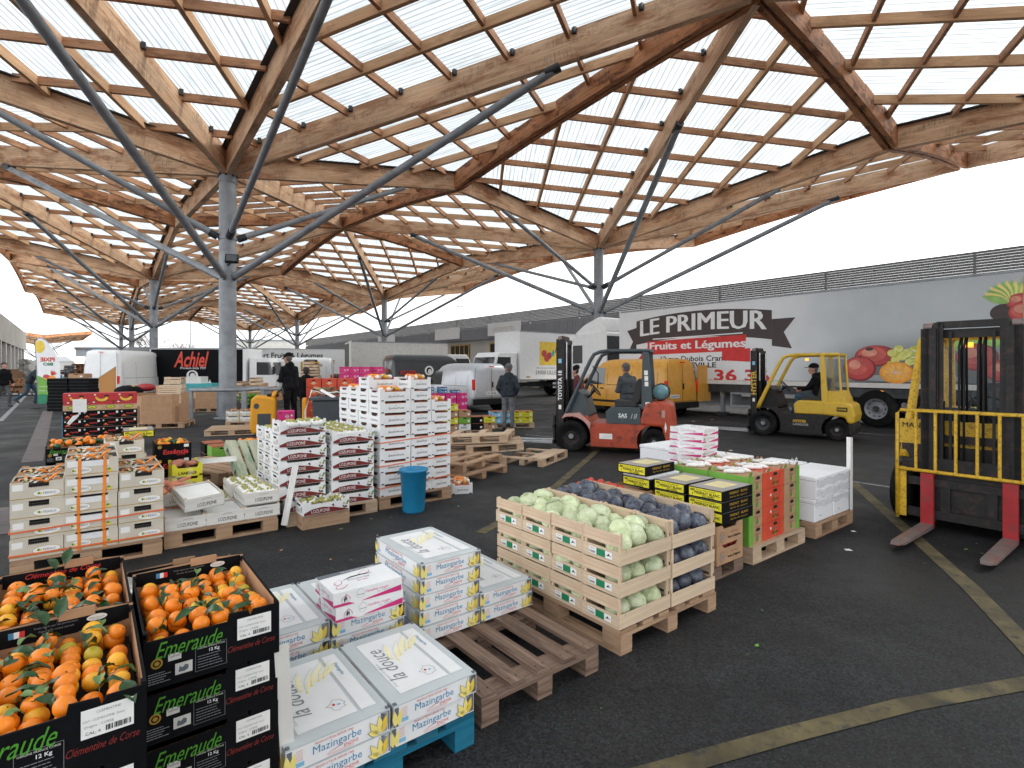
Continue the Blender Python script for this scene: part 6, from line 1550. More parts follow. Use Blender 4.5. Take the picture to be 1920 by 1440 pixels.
def van(label, loc, rz, paint, L_=4.8, H=1.97, W_=1.86, hood=.85, group='vans', rear_door_open=False, plate=None, cat='van', side_win=True, panel=None, rear_glass=False, high=False):
    root = thing('van', label, cat, loc, rz, group); w = W_ / 2; h2 = L_ / 2
    belt = .52 * H if not high else .42 * H
    rings = [(.28, -h2 + .1, h2 - .18, w - .04, .12), (.38, -h2 + .01, h2 - .06, w, .14), (.60, -h2, h2, w, .16), (belt - .22, -h2, h2 - .08, w, .2), (belt, -h2 + .01, h2 - hood * .55, w - .01, .2),
             (belt + .08, -h2 + .02, h2 - hood, w - .02, .18), (H - .32, -h2 + .05, h2 - hood - .78, w - .09, .2), (H - .12, -h2 + .09, h2 - hood - 1.05, w - .14, .22), (H - .03, -h2 + .17, h2 - hood - 1.25, w - .24, .24), (H, -h2 + .32, h2 - hood - 1.5, w - .42, .2)]
    part('body', root, lambda b: ring_body(b, rings, paint))
    def S(x, z, s, e=.006): r = lerp_ring(rings, z); return (x, s * (r[3] + e), z)
    def quad(b, x0, x1, z0, z1, s, m, sl0=0, sl1=0, e=.006):
        k = 4
        for i in range(k):
            za, zb_ = z0 + (z1 - z0) * i / k, z0 + (z1 - z0) * (i + 1) / k; ta, tb = i / k, (i + 1) / k
            pts = [S(x0 + sl0 * ta, za, s, e), S(x1 + sl1 * ta, za, s, e), S(x1 + sl1 * tb, zb_, s, e), S(x0 + sl0 * tb, zb_, s, e)]
            b.add(pts if s < 0 else pts[::-1], [(0, 1, 2, 3)], m)
    xa = h2 - hood
    for s in (-1, 1):
        part('side_window', root, lambda b: quad(b, xa - 1.35, xa - .22, belt + .04, H - .30, s, 'dkglass', 0, -.62))
        def seams(b):
            for x in (xa - 1.48, xa - .25, -h2 + .35, -h2 + 1.45 if L_ > 4.5 else -h2 + 1.2): quad(b, x, x + .012, .45, H - .25, s, 'plastic_k', 0, 0, .003)
            quad(b, -h2 + .3, h2 - .75, .44, .52, s, 'plastic_k', 0, 0, .008); quad(b, xa - 1.32, xa - 1.14, belt - .12, belt - .08, s, 'plastic_k', 0, 0, .01)
            quad(b, -h2 + .4, xa - 1.5, belt + .02, belt + .035, s, 'plastic_k', 0, 0, .003)
        part('door_seams', root, seams)
        part('mirror', root, lambda b: b.ell((xa - .28, s * (w + .09), belt + .16), (.06, .09, .13), 'plastic_k'))
        part('headlight', root, lambda b: b.ell((h2 - .16, s * (w - .25), .78), (.16, .2, .10), 'white'))
        part('tail_lamp', root, lambda b: b.box(-h2 - .005, -h2 + .09, s * (w - .10) - .045, s * (w - .10) + .045, .85, 1.25, 'redlamp'))
        for x in (h2 - .86, -h2 + .86):
            part('wheel_arch', root, lambda b: b.disc((x, s * (w + .004), .33), .40, .40, 'plastic_k', n=24))
            wheel(root, x, s * (w - .09), .33, .21, rim='steel', hub='steel_d', side=s, rr=.62, bolts=5)
    def wind(b):
        zs = [belt + .10, belt + .3, H - .36, H - .22]; 
        for z0, z1 in zip(zs[:-1], zs[1:]):
            r0, r1 = lerp_ring(rings, z0), lerp_ring(rings, z1)
            b.add([(r0[2] + .012, -r0[3] + .15, z0), (r0[2] + .012, r0[3] - .15, z0), (r1[2] + .012, r1[3] - .15, z1), (r1[2] + .012, -r1[3] + .15, z1)], [(0, 1, 2, 3)], 'dkglass')
    part('windscreen', root, wind)
    part('bumper', root, lambda b: (b.box(-h2 - .06, -h2 + .04, -w + .05, w - .05, .30, .52, 'plastic_k'), b.box(h2 - .12, h2 + .03, -w + .15, w - .15, .28, .50, 'plastic_k')), bevel=.02)
    part('grille', root, lambda b: b.box(h2 - .03, h2 + .012, -.45, .45, .6, .72, 'plastic_k'))
    def rear(b):
        x = -h2 - .004; b.box(x - .006, x, -.006, .006, .5, H - .18, 'plastic_k'); b.box(x - .02, x, -.07, -.02, .95, 1.15, 'plastic_k')
        b.tube([(x + .07, -w + .2, H - .16), (x, -w + .12, H * .5), (x, -w + .12, .55), (x, w - .12, .55), (x, w - .12, H * .5), (x + .07, w - .2, H - .16)], .006, 'plastic_k', n=4)
        b.rect((x - .01, .45 if plate else 0, .72), .52, .12, 'paper', xd=(0, -1, 0)); b.text(plate or 'CW 500 BR', (x - .013, .45 if plate else 0, .72), .44, 'ink', xd=(0, -1, 0), bold=.02)
        if rear_glass: b.rect((x - .004, 0, belt + .33), 1.15, .42, 'dkglass', xd=(0, -1, 0))
        b.box(x, x + .03, -.12, .12, H - .15, H - .11, 'redlamp')
    part('rear_doors', root, rear)
    if rear_door_open:
        # right rear door swung out, its inner trim towards the camera
        dr = part('open_door', root, lambda b: (b.box(-.04, 0, 0, w - .12, .5, H - .22, paint), b.box(-.052, -.041, .06, w - .18, .62, 1.12, 'clad'), b.box(-.05, -.041, .08, w - .22, 1.22, H - .34, 'amber_in')), bevel=.015, loc=(-h2 - .02, -w + .04, 0), rot=(0, 0, R(180 + 2)))
    if panel: part('panel_print', root, lambda b: panel(b, h2, w, H))
    return root
M['amber_in'] = mat('inner_door_paint', (0.55, 0.26, 0.03), .5)
def vloc(u, v0, L_, w): # rear left corner at (u,v0), heading +V
    return P(u + w / 2, v0 + L_ / 2)
van('amber yellow delivery van with an open rear door behind the orange forklift', vloc(14.95, 10.9, 4.9, 1.9), ANG + R(90), 'van_yellow', 4.9, 2.0, 1.9, rear_door_open=True, plate='CA 303 VA')
van('silver panel van parked by the magenta boxes', vloc(11.16, 16.7, 4.45, 1.8), ANG + R(90), 'van_silver', 4.45, 1.86, 1.8, rear_glass=False)
def ach_panel(b, h2, w, H):
    y = -w - .012
    b.text('ACHIEL', (-h2 + .8, y, H * .62), .9, 'red_ink', bold=.03); b.disc((-h2 + 1.9, y, H * .66), .24, .24, 'paper'); b.disc((-h2 + 1.9, y - .002, H * .66), .15, .17, 'ink', n=9); b.disc((-h2 + 1.93, y - .004, H * .64), .10, .13, 'paper', n=9)
    b.text('ACHIEL', (-h2 + 3.0, y, H * .66), 1.0, 'red_ink', bold=.03)
    x = -h2 - .02; b.text('ACHIEL', (x, 0, H * .66), .9, 'red_ink', xd=(0, -1, 0), bold=.03); b.disc((x, 0, H * .42), .17, .22, 'paper', xd=(0, -1, 0)); b.disc((x - .002, 0, H * .42), .10, .15, 'ink', xd=(0, -1, 0), n=9)
van('black van with red lettering behind the silver van', (-4.1, 28.6, 0), ANG + R(-8), 'van_black', 5.2, 2.35, 1.95, panel=ach_panel, high=True)

# ------------------------------------------------------------------ trucks
def box_body(root, x0, x1, w, z0, z1, m, extra=None, name='cargo_box'):
    o = part(name, root, lambda b: b.box(x0, x1, -w, w, z0, z1, m), bevel=.03)
    part('edge_trim', root, lambda b: [b.box(x0 - .01, x1 + .01, s * w - .025, s * w + .012, z, z + .06, 'steel') for s in (-1, 1) for z in (z0 - .03, z1 - .035)])
    return o
def cab(root, x0, L_, w, H, m, z0=.55, wind=.5):
    prof = [(x0, z0), (x0 + L_ - .05, z0), (x0 + L_, z0 + .3), (x0 + L_ - .02, z0 + .42 * (H - z0)), (x0 + L_ - .28, H - .25), (x0 + L_ - .5, H), (x0, H)]
    part('cab', root, lambda b: b.prism(prof, (-w, w), m), bevel=.06)
    zb_, zt = z0 + .44 * (H - z0), H - .27
    part('windscreen', root, lambda b: b.add([(x0 + L_ + .012, -w + .12, zb_), (x0 + L_ + .012, w - .12, zb_), (x0 + L_ - .245, w - .16, zt), (x0 + L_ - .245, -w + .16, zt)], [(0, 1, 2, 3)], 'dkglass'))
    for s in (-1, 1):
        part('side_window', root, lambda b: b.prism([(x0 + L_ * .28, zb_), (x0 + L_ - .14, zb_), (x0 + L_ - .36, zt), (x0 + L_ * .28, zt)], (s * w - .004, s * w + .006), 'dkglass'))
        part('mirror', root, lambda b: (b.box(x0 + L_ - .14, x0 + L_ - .02, s * (w + .12) - .08, s * (w + .12) + .08, zb_ + .05, zb_ + .5, 'plastic_k'), b.cyl((x0 + L_ - .1, s * w, zb_ + .5), (x0 + L_ - .08, s * (w + .12), zb_ + .48), .02, 'plastic_k')))
        part('headlight', root, lambda b: b.box(x0 + L_ - .06, x0 + L_ + .03, s * (w - .25) - .15, s * (w - .25) + .15, z0 + .05, z0 + .22, 'white'))
    part('grille', root, lambda b: [b.box(x0 + L_ - .03, x0 + L_ + .02, -w + .5, w - .5, z0 + .3 + .08 * i, z0 + .34 + .08 * i, 'plastic_k') for i in range(4)])
    part('bumper', root, lambda b: b.box(x0 + L_ - .2, x0 + L_ + .06, -w, w, z0 - .25, z0 + .0, 'steel'), bevel=.03)
def truck_chassis(root, x0, x1, axles, w=1.2, r=.48):
    part('chassis', root, lambda b: (b.box(x0, x1, -.45, .45, .6, .82, 'steel_d'), [b.box(x, x + .02, s * w - .02, s * w, .45, .95, 'steel_d') for s in (-1, 1) for x in (x0,)]), )
    part('side_guard', root, lambda b: [b.box(x0 + 1.5, x1 - 2.6, s * (w - .03) - .015, s * (w - .03) + .015, z, z + .12, 'steel') for s in (-1, 1) for z in (.5, .72)])
    for ax in axles:
        for s in (-1, 1): wheel(root, ax, s * (w - .16), r, .3, rim='steel', hub='steel', side=s, bolts=8)
def box_truck(label, loc, rz, L_=7.5, H=3.6, m='van_white', cabm='van_white', panel=None, open_rear=False, cabH=2.55, w=1.2, z0=1.02):
    root = thing('box_truck', label, 'truck', loc, rz, 'trucks'); x1 = L_ / 2 - 1.7; x0 = -L_ / 2
    box_body(root, x0, x1 - .1, w, z0, H, m); cab(root, x1, 1.7, w - .1, cabH, cabm); truck_chassis(root, x0, x1, (x0 + 1.5, x1 + .7), w)
    part('tail_lift', root, lambda b: b.box(x0 - .06, x0 - .03, -w + .05, w - .05, .5, z0, 'steel'))
    if open_rear:
        part('rear_opening', root, lambda b: b.box(x0 - .02, x0 - .012, -w + .1, w - .1, z0 + .1, H - .1, 'int_dk'))
        part('rear_door', root, lambda b: b.box(x0 - .05, x0 - .01, -w - .9, -w, z0, H, m))
    if panel: part('panel_print', root, lambda b: panel(b, x0, x1, w, z0, H))
    return root
M['int_dk'] = mat('dim_cargo_interior', (.10, .11, .10), .8)
M['apple'] = mat('printed_apple_red', (0.45, 0.05, 0.05), .5, var=.35, scale=1.5); M['grn_l'] = mat('printed_leaf_green', (0.30, 0.52, 0.14), .5, var=.3, scale=3)
M['orange_p'] = mat('printed_orange', (0.80, 0.30, 0.03), .5, var=.15, scale=4); M['dgrey_p'] = mat('printed_grey_shadow', (0.33, 0.36, 0.38), .5, var=.1, scale=.5); M['teal_l'] = mat('teal_ink', (.05, .35, .38), .6)
def parz(b, x0, x1, w, z0, H):
    y = w + .004; K = dict(xd=(-1, 0, 0))      # seen side is +y (left)
    b.rect((x1 - 2.9, y, z0 + 1.5), 2.7, 1.35, 'yellow_ink', **K)
    for dx, dz in ((1.05, 0), (.85, -.28), (.65, -.12)): b.disc((x1 - 3.0 + dx + .05, y + .003 + .001 * dx, z0 + 1.5 + dz), .2, .2, 'apple', **K)
    b.shape(rotp(leafshape(.5, .12), R(70)), (x1 - 2.5, y + .006, z0 + 1.3), 'teal_l', **K)
    b.text('Parzival', (x1 - 3.5, y + .004, z0 + 1.7), 1.5, 'ink', shear=.25, **K); b.text('Primeurs', (x1 - 3.7, y + .004, z0 + 1.3), .7, 'ink', shear=.3, **K)
    b.text('59000 LILLE', (x1 - 2.05, y, z0 + .40), 1.6, 'ink', **K); b.text('283, rue Léon Gambetta', (x1 - 2.05, y, z0 + .66), 1.5, 'grey_ink', **K)
    b.rect((x1 - .7, y, z0 + .15), .3, .08, 'gold', **K)
# nose corner of the cargo box at px 912/972 ; heading -U, left side (+y) faces the camera
cu, cv = Vector((.36, 30.0, 0)).dot(UX), Vector((.36, 30.0, 0)).dot(VX)
bt = box_truck('white box truck with yellow cherry panel near the man in the dark hoodie', P(cu + 2.1, cv + 1.2), ANG + math.pi, 7.6, 3.75, panel=parz)
# white luton with the open rear
box_truck('white box truck with open rear doors beside the black van', (-6.5, 34.5, 0), ANG - R(14), 7.8, 3.25, open_rear=True, m='offwhite', cabm='van_white', z0=.85)

# fruit trailer and its tractor
TR = thing('semi_trailer', 'long white fruit and vegetable semi trailer with banner lettering and printed fruit', 'trailer', P(17.4 + 1.27, 14.95), ANG - R(90), 'articulated truck')
TRz0, TRz1 = 1.12, 4.02; Lt = 13.6   # local x runs from the front (0) to the tail; -y ... seen side
def tr_body(b): b.box(0, Lt, -1.27, 1.27, TRz0 + .14, TRz1, 'trailer_w')
def trailer_mat():
    m = bpy.data.materials.new('printed_trailer_side'); m.use_nodes = True; N = m.node_tree.nodes; L = m.node_tree.links; b = N['Principled BSDF']; b.inputs['Roughness'].default_value = .38
    tc = N.new('ShaderNodeTexCoord'); sp = N.new('ShaderNodeSeparateXYZ'); L.new(tc.outputs['Object'], sp.inputs[0])
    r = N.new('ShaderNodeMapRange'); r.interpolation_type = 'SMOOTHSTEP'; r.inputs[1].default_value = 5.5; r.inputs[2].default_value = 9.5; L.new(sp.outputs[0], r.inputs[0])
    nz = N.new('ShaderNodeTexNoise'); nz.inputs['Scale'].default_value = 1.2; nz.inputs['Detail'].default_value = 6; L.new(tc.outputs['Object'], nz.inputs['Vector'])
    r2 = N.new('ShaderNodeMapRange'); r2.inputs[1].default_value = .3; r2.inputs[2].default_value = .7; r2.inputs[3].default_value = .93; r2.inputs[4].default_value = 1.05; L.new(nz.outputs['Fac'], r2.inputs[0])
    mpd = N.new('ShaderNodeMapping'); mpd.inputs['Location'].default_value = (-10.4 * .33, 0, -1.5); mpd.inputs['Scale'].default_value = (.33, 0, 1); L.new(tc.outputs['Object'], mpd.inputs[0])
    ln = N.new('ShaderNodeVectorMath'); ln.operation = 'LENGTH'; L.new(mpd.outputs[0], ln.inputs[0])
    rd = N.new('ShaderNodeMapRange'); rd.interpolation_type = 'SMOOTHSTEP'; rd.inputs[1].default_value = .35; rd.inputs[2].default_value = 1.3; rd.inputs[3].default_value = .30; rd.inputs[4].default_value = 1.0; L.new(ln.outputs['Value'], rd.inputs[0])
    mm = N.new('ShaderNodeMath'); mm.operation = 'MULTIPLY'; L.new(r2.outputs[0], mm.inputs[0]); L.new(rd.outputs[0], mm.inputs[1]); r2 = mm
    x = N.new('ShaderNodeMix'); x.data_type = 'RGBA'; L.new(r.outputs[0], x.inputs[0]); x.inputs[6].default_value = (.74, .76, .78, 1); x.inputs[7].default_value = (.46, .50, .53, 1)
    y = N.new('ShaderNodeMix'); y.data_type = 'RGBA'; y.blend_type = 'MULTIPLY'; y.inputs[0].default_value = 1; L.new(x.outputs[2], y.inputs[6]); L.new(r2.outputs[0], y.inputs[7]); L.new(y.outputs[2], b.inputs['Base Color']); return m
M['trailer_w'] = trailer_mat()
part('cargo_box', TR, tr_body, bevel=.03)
part('lower_rail', TR, lambda b: (b.box(-.01, Lt + .01, -1.285, 1.285, TRz0, TRz0 + .138, 'offwhite'), b.box(.1, Lt - .1, -1.2, 1.2, TRz0 - .28, TRz0 - .002, 'steel_d')))
part('edge_trim', TR, lambda b: (b.box(0, Lt, -1.285, -1.24, TRz1 - .05, TRz1 + .015, 'steel'), b.box(-.015, .05, -1.285, -1.24, TRz0 + .14, TRz1, 'white')))
for i, x in enumerate((9.3, 10.62, 11.94)):
    for s in (-1, 1): wheel(TR, x, s * 1.08, .53, .36, rim='steel', hub='chrome', side=s, bolts=10)
part('landing_leg', TR, lambda b: (b.box(4.4, 4.52, -1.0, -.88, .12, 1.1, 'steel'), b.box(4.3, 4.62, -1.08, -.8, .0, .12, 'steel_d')))
part('pallet_box', TR, lambda b: (b.box(4.9, 7.3, -1.22, -.6, .35, .42, 'steel'), b.box(4.9, 7.3, -1.22, -.6, .78, .84, 'steel'), b.box(4.9, 4.96, -1.22, -.6, .42, .78, 'steel'), b.box(7.24, 7.3, -1.22, -.6, .42, .78, 'steel'), b.box(6.05, 6.12, -1.22, -.6, .42, .78, 'steel')))
part('mudguard', TR, lambda b: b.box(8.6, 12.7, -1.25, -.7, 1.10, 1.13, 'plastic_k'))
part('marker_lamp', TR, lambda b: b.disc((9.4, -1.203, TRz0 - .12), .09, .045, 'amberlamp'))
def banner(b):
    y = -1.2735; K = {}
    A = lambda x, z, e=0: (x * 1.28 + .33, y - e, z)
    zc = 3.25
    # brown ribbon with swallow tails, gently arched
    def arch(x, c=2.55, k=.045): return -k * (x - c) ** 2
    n = 14; x0, x1 = .42, 4.72
    up = [(x0 + (x1 - x0) * i / n, zc + .52 + arch(x0 + (x1 - x0) * i / n)) for i in range(n + 1)]; lo = [(x, z - .95) for x, z in up][::-1]
    for i in range(n): b.add([A(*up[i], .001), A(*up[i + 1], .001), A(up[i + 1][0], up[i + 1][1] - .95, .001), A(up[i][0], up[i][1] - .95, .001)], [(0, 1, 2, 3)], 'brownish')
    b.add([A(.05, zc - .05), A(.42, zc + .05), A(.42, zc - .85), A(.08, zc - .95), A(.28, zc - .5)], [(0, 1, 2, 3, 4)], 'brownish')
    b.add([A(4.72, zc + .02), A(5.30, zc + .02), A(5.02, zc - .42), A(5.22, zc - .95), A(4.72, zc - .85)], [(0, 1, 2, 3, 4)], 'brownish')
    [b.text('LE PRIMEUR', (3.6 + .03 * q, y - .003 - .0004 * q, zc + .0), 5.1, 'white', bold=.0, h=.62, arc=.12) for q in range(3)]
    b.add([A(1.05, zc - .42, .002), A(3.95, zc - .36, .002), A(3.95, zc - .40, .002), A(1.05, zc - .46, .002)], [(0, 1, 2, 3)], 'white')
    b.add([A(.85, zc - .52, .004), A(4.05, zc - .44, .004), A(4.0, zc - .98, .004), A(.85, zc - 1.05, .004)], [(0, 1, 2, 3)], 'red_ink')
    b.add([A(.55, zc - .82, .003), A(.85, zc - .80, .003), A(.85, zc - 1.32, .003), A(.40, zc - 1.34, .003), A(.62, zc - 1.05, .003)], [(0, 1, 2, 3, 4)], 'red_ink')
    b.add([A(3.35, zc - .98, .003), A(4.15, zc - .9, .003), A(4.15, zc - 1.36, .003), A(3.35, zc - 1.30, .003)], [(0, 1, 2, 3)], 'red_ink')
    b.text('Fruits et Légumes', (3.5, y - .006, zc - .76), 3.95, 'white', bold=.012, h=.38); b.text('Fruits et Légumes', (3.525, y - .0065, zc - .76), 3.95, 'white', bold=.012, h=.38)
    b.text('12 rue Dubois Crancé', (3.5, y - .001, zc - 1.22), 2.9, 'ink', bold=.015, h=.20); b.text('CHARLEVILLE', (3.3, y - .001, zc - 1.46), 2.2, 'ink', bold=.02, h=.19)
    b.text('03 24 33 36 36', (3.6, y - .001, zc - 1.82), 5.4, 'red_ink', bold=.03, h=.42)
M['brownish'] = mat('printed_dark_brown', (.045, .030, .028), .5, var=.1)
part('banner_print', TR, banner)
def fruitprint(b):
    y = -1.2735
    ox = 1.75
    def D(x, z, rx, rz, m, e): b.disc((x + ox, y - e, z), rx, rz, m, n=28)
    def FR(x, z, rx, rz, e):
        for k, (s_, m_) in enumerate(((1, 'apple_d'), (.90, 'apple'), (.66, 'apple_l'), (.36, 'apple_h'))): D(x - rx * (1 - s_) * .45, z + rz * (1 - s_) * .5, rx * s_, rz * s_, m_, e + k * .0002)
    D(8.3, 1.40, 1.3, .10, 'dgrey_p', .0005)
    FR(7.55, 2.02, .52, .30, .001); FR(7.15, 1.66, .42, .36, .002); b.tube([(8.9, y - .004, 1.98), (8.95, y - .004, 2.06)], .012, 'brownish', n=4); D(7.4, 2.22, .10, .05, 'brownish', .003)
    rn = random.Random(1)
    for i in range(26): D(8.0 + rn.uniform(-.1, 1.0), 1.9 + rn.uniform(-.12, .28) * (1 + .2 * i / 26), .11, .095, rn.choice(('grape_p', 'grape_q')), .003 + i * .0003)
    D(8.05, 1.55, .40, .30, 'orange_p', .013); D(8.05, 1.56, .34, .25, 'orange_l', .014)
    for i in range(10):
        q = math.pi * 2 * i / 10; b.tube([(9.8, y - .016, 1.56), (9.8 + .32 * math.cos(q), y - .016, 1.56 + .235 * math.sin(q))], .006, 'paper', n=3)
    for i in range(16): b.shape(rotp(leafshape(.45, .035), R(150 + i * 9)), (10.55, y - .017 - i * .0004, 1.95), 'grn_l' if i % 3 else 'paper')
    for i in range(12): b.shape(rotp(leafshape(.5, .1), R(30 + i * 14)), (10.7, y - .012 - i * .0004, 2.2), 'grn_l')
    # heap with basket at the tail
    FR(9.75, 1.95, .42, .34, .002); FR(10.35, 1.6, .45, .3, .003); D(9.7, 2.35, .6, .28, 'grn_l', .001); FR(11.0, 1.9, .5, .4, .004); D(10.28, 3.02, .28, .22, 'brownish', .004); FR(10.65, 3.0, .32, .27, .005); FR(10.55, 3.26, .26, .2, .0043)
    for i in range(14): b.shape(rotp(leafshape(.55, .09), R(40 + i * 9)), (12.1, y - .003 - i * .0002, 3.25), 'grn_l' if i % 2 else 'pale_yel')
    for i in range(9): b.shape([(0, 0), (.09, 0), (.12, 1.1), (.0, 1.1)], (12.35 + i * .11, y - .014 - i * .0004, 2.75), 'pal_new' if i % 2 else 'cream_k')
M['apple_d'] = mat('printed_apple_shade', (.22, .02, .025), .5, var=.2, scale=4); M['apple_l'] = mat('printed_apple_light', (.56, .10, .08), .5, var=.25, scale=5); M['apple_h'] = mat('printed_apple_bright', (.70, .28, .20), .5, var=.2, scale=6); M['grape_q'] = mat('printed_grape_bright', (.66, .66, .18), .5, var=.2, scale=9)
M['grape_p'] = mat('printed_grape', (.50, .52, .06), .5, var=.3, scale=8); M['orange_l'] = mat('printed_orange_flesh', (.88, .42, .05), .5, var=.2, scale=10)
part('fruit_print', TR, fruitprint)
TC = thing('tractor_unit', 'white tractor cab parked in front of the fruit trailer', 'truck', P(17.4 + 1.27, 15.0), ANG + R(90), 'articulated truck')
part('cab', TC, lambda b: b.prism([(1.1, .75), (3.25, .72), (3.42, 1.0), (3.40, 1.75), (3.05, 2.95), (2.5, 3.28), (1.1, 3.30)], (-1.2, 1.2), 'van_white'), bevel=.08)
part('roof_fairing', TC, lambda b: b.prism([(1.15, 3.30), (2.9, 3.18), (2.2, 3.62), (1.35, 3.92), (1.15, 3.92)], (-1.1, 1.1), 'van_white'), bevel=.05)
for s in (-1, 1):
    part('side_fairing', TC, lambda b: b.prism([(.72, 1.0), (1.12, 1.0), (1.12, 3.6), (.80, 3.4)], (s * 1.17 - .03, s * 1.17 + .03), 'van_white'))
    part('side_window', TC, lambda b: b.prism([(2.2, 1.9), (3.2, 1.85), (2.95, 2.7), (2.2, 2.7)], (s * 1.2, s * 1.208), 'dkglass'))
    part('mirror', TC, lambda b: b.box(3.25, 3.4, s * 1.38 - .1, s * 1.38 + .1, 1.9, 2.6, 'plastic_k'), bevel=.02)
    for x in (2.55, -.6): wheel(TC, x, s * 1.05, .5, .32, rim='steel', hub='chrome', side=s, bolts=10)
    part('fuel_tank', TC, lambda b: b.box(.3, 1.6, s * .95 - .28, s * .95 + .28, .42, .98, 'steel'), bevel=.08)
part('windscreen', TC, lambda b: b.add([(3.42, -1.05, 1.8), (3.42, 1.05, 1.8), (3.1, 1.0, 2.85), (3.1, -1.0, 2.85)], [(0, 1, 2, 3)], 'dkglass'))
part('chassis', TC, lambda b: (b.box(-1.2, 3.2, -.5, .5, .55, .8, 'steel_d'), b.box(3.2, 3.45, -1.2, 1.2, .3, .72, 'van_white')))
part('sleeper_rear', TC, lambda b: b.box(1.02, 1.08, -.9, .9, 1.0, 3.1, 'steel_d'))

# truck with the black advertising side and the white van in front of it
def achiel(b, x0, x1, w, z0, H):
    y = -w - .006
    b.rect(((x0 + x1) / 2 - .05, y, (z0 + H) / 2), x1 - x0 - .3, H - z0 - .12, 'black_card')
    b.text('Achiel', (x0 + 2.45, y - .003, H - .66), 2.05, 'tape_red', shear=.35, bold=.02, h=.95); b.text('Primeurs sinds 1929', (x0 + 2.55, y - .003, H - 1.17), 1.5, 'white', bold=.01)
    b.disc((x0 + 2.5, y - .003, H - 1.6), .34, .30, 'paper'); b.disc((x0 + 2.5, y - .005, H - 1.58), .21, .21, 'ink', n=10); b.disc((x0 + 2.52, y - .006, H - 1.63), .16, .17, 'paper', n=10); b.rect((x0 + 2.52, y - .007, H - 1.68), .12, .025, 'ink')
    rn = random.Random(5)
    for i in range(8):
        c = (x0 + 1.0 + i * .36, y - .003, z0 + .25); b.disc(c, .06 + .04 * (i % 3), .06, 'paper', n=7); b.shape(rotp(leafshape(.18, .025), R(rn.uniform(30, 150))), (c[0], y - .005, c[2]), 'paper')
M['tape_red'] = mat('vermilion_ink', (.72, .06, .03), .5)
at_ = thing('box_truck', 'truck with a black side panel and red script lettering behind the near column', 'truck', (-18.45, 33.2, 0), R(2), 'trucks')
box_body(at_, -3.1, 2.55, 1.15, .58, 2.85, 'van_white'); cab(at_, 2.65, 1.6, 1.0, 2.3, 'van_white', z0=.45); truck_chassis(at_, -3.0, 2.6, (-1.8, 3.3), 1.1, .38)
part('panel_print', at_, lambda b: achiel(b, -3.1, 2.55, 1.15, .58, 2.85))
van('tall white panel van left of the black truck panel', (-21.9, 31.2, 0), R(94), 'van_white', 5.6, 2.65, 1.95, high=True)
o = part('open_tail_door', at_, lambda b: b.box(0, .05, -1.1, 0, .6, 2.9, 'clad'), loc=(-3.12, -1.16, 0), rot=(0, 0, R(-30)))
# long white trailer with the export lettering, far away
ex = thing('semi_trailer', 'far white trailer with export fruit lettering behind the near column', 'trailer', (-23, 52, 0), R(6), 'trucks')
box_body(ex, -6, 7.5, 1.25, 1.1, 3.5, 'van_white'); truck_chassis(ex, -6, 6, (-4.5, -3.2, 4.6), 1.2)
part('panel_print', ex, lambda b: (b.text('Export Fruits & Légumes', (1.5, -1.262, 2.8), 6.8, 'ink', bold=.02), b.rect((1.5, -1.262, 2.35), 9, .09, 'red_ink'), b.rect((1.5, -1.262, 2.15), 9, .06, 'red_ink')))
van('white panel van left of the man on the pallet truck', (-14.2, 34.5, 0), R(195), 'van_white', 5.2, 2.35, 1.95, high=True)
for i, (x, y, q, l_) in enumerate(((-11.8, 31.5, 1.9, 'small distant yellow forklift right of the pallet truck man'), (-15.6, 44, 2.6, 'tiny distant yellow forklift left of the pallet truck man'), (-12.4, 46, .6, 'tiny distant yellow forklift behind the magenta boxes'))):
    c = copy_tree(hz); c.location = (x, y, 0); c.rotation_euler = (0, 0, q); tag(c, l_)

# ------------------------------------------------------------------ amber ride-on pallet truck
pt = thing('pallet_truck', 'amber ride on pallet truck carrying the man in black', 'pallet truck', (-6.02, 13.75, 0), R(200))
part('motor_box', pt, lambda b: b.prism([(0, .05), (.52, .05), (.58, .2), (.55, .90), (.45, 1.0), (0, .94)], (-.38, .38), 'ptr'), bevel=.05)
part('vent', pt, lambda b: (b.box(.10, .40, -.386, -.381, .12, .55, 'bin_dk'), b.disc((.42, -.387, .74), .05, .05, 'bin_dk'), b.box(.10, .40, .381, .386, .12, .55, 'bin_dk'), b.disc((.42, .387, .74), .06, .07, 'bin_dk')))
part('grab_arch', pt, lambda b: b.tube([(.05, -.30, .94), (.02, -.28, 1.05), (.02, .28, 1.05), (.05, .30, .94)], .05, 'ptr', n=8))
part('controls', pt, lambda b: (b.box(-.05, .2, -.2, .2, .95, 1.02, 'plastic_k'), b.tube([(.05, 0, 1.0), (-.12, 0, 1.12), (-.12, -.16, 1.16)], .02, 'plastic_k')))
part('platform', pt, lambda b: b.box(-.62, 0, -.34, .34, .08, .18, 'plastic_k'), bevel=.02); part('back_pad', pt, lambda b: b.box(-.72, -.62, -.34, .34, .1, .9, 'ptr'), bevel=.03)
for s in (-1, 1): part('fork', pt, lambda b: b.box(-1.9, -.72, s * .2 - .09, s * .2 + .09, .05, .10, 'steel_d'))
for x in (.3, -.5): wheel(pt, x, 0, .11, .1)
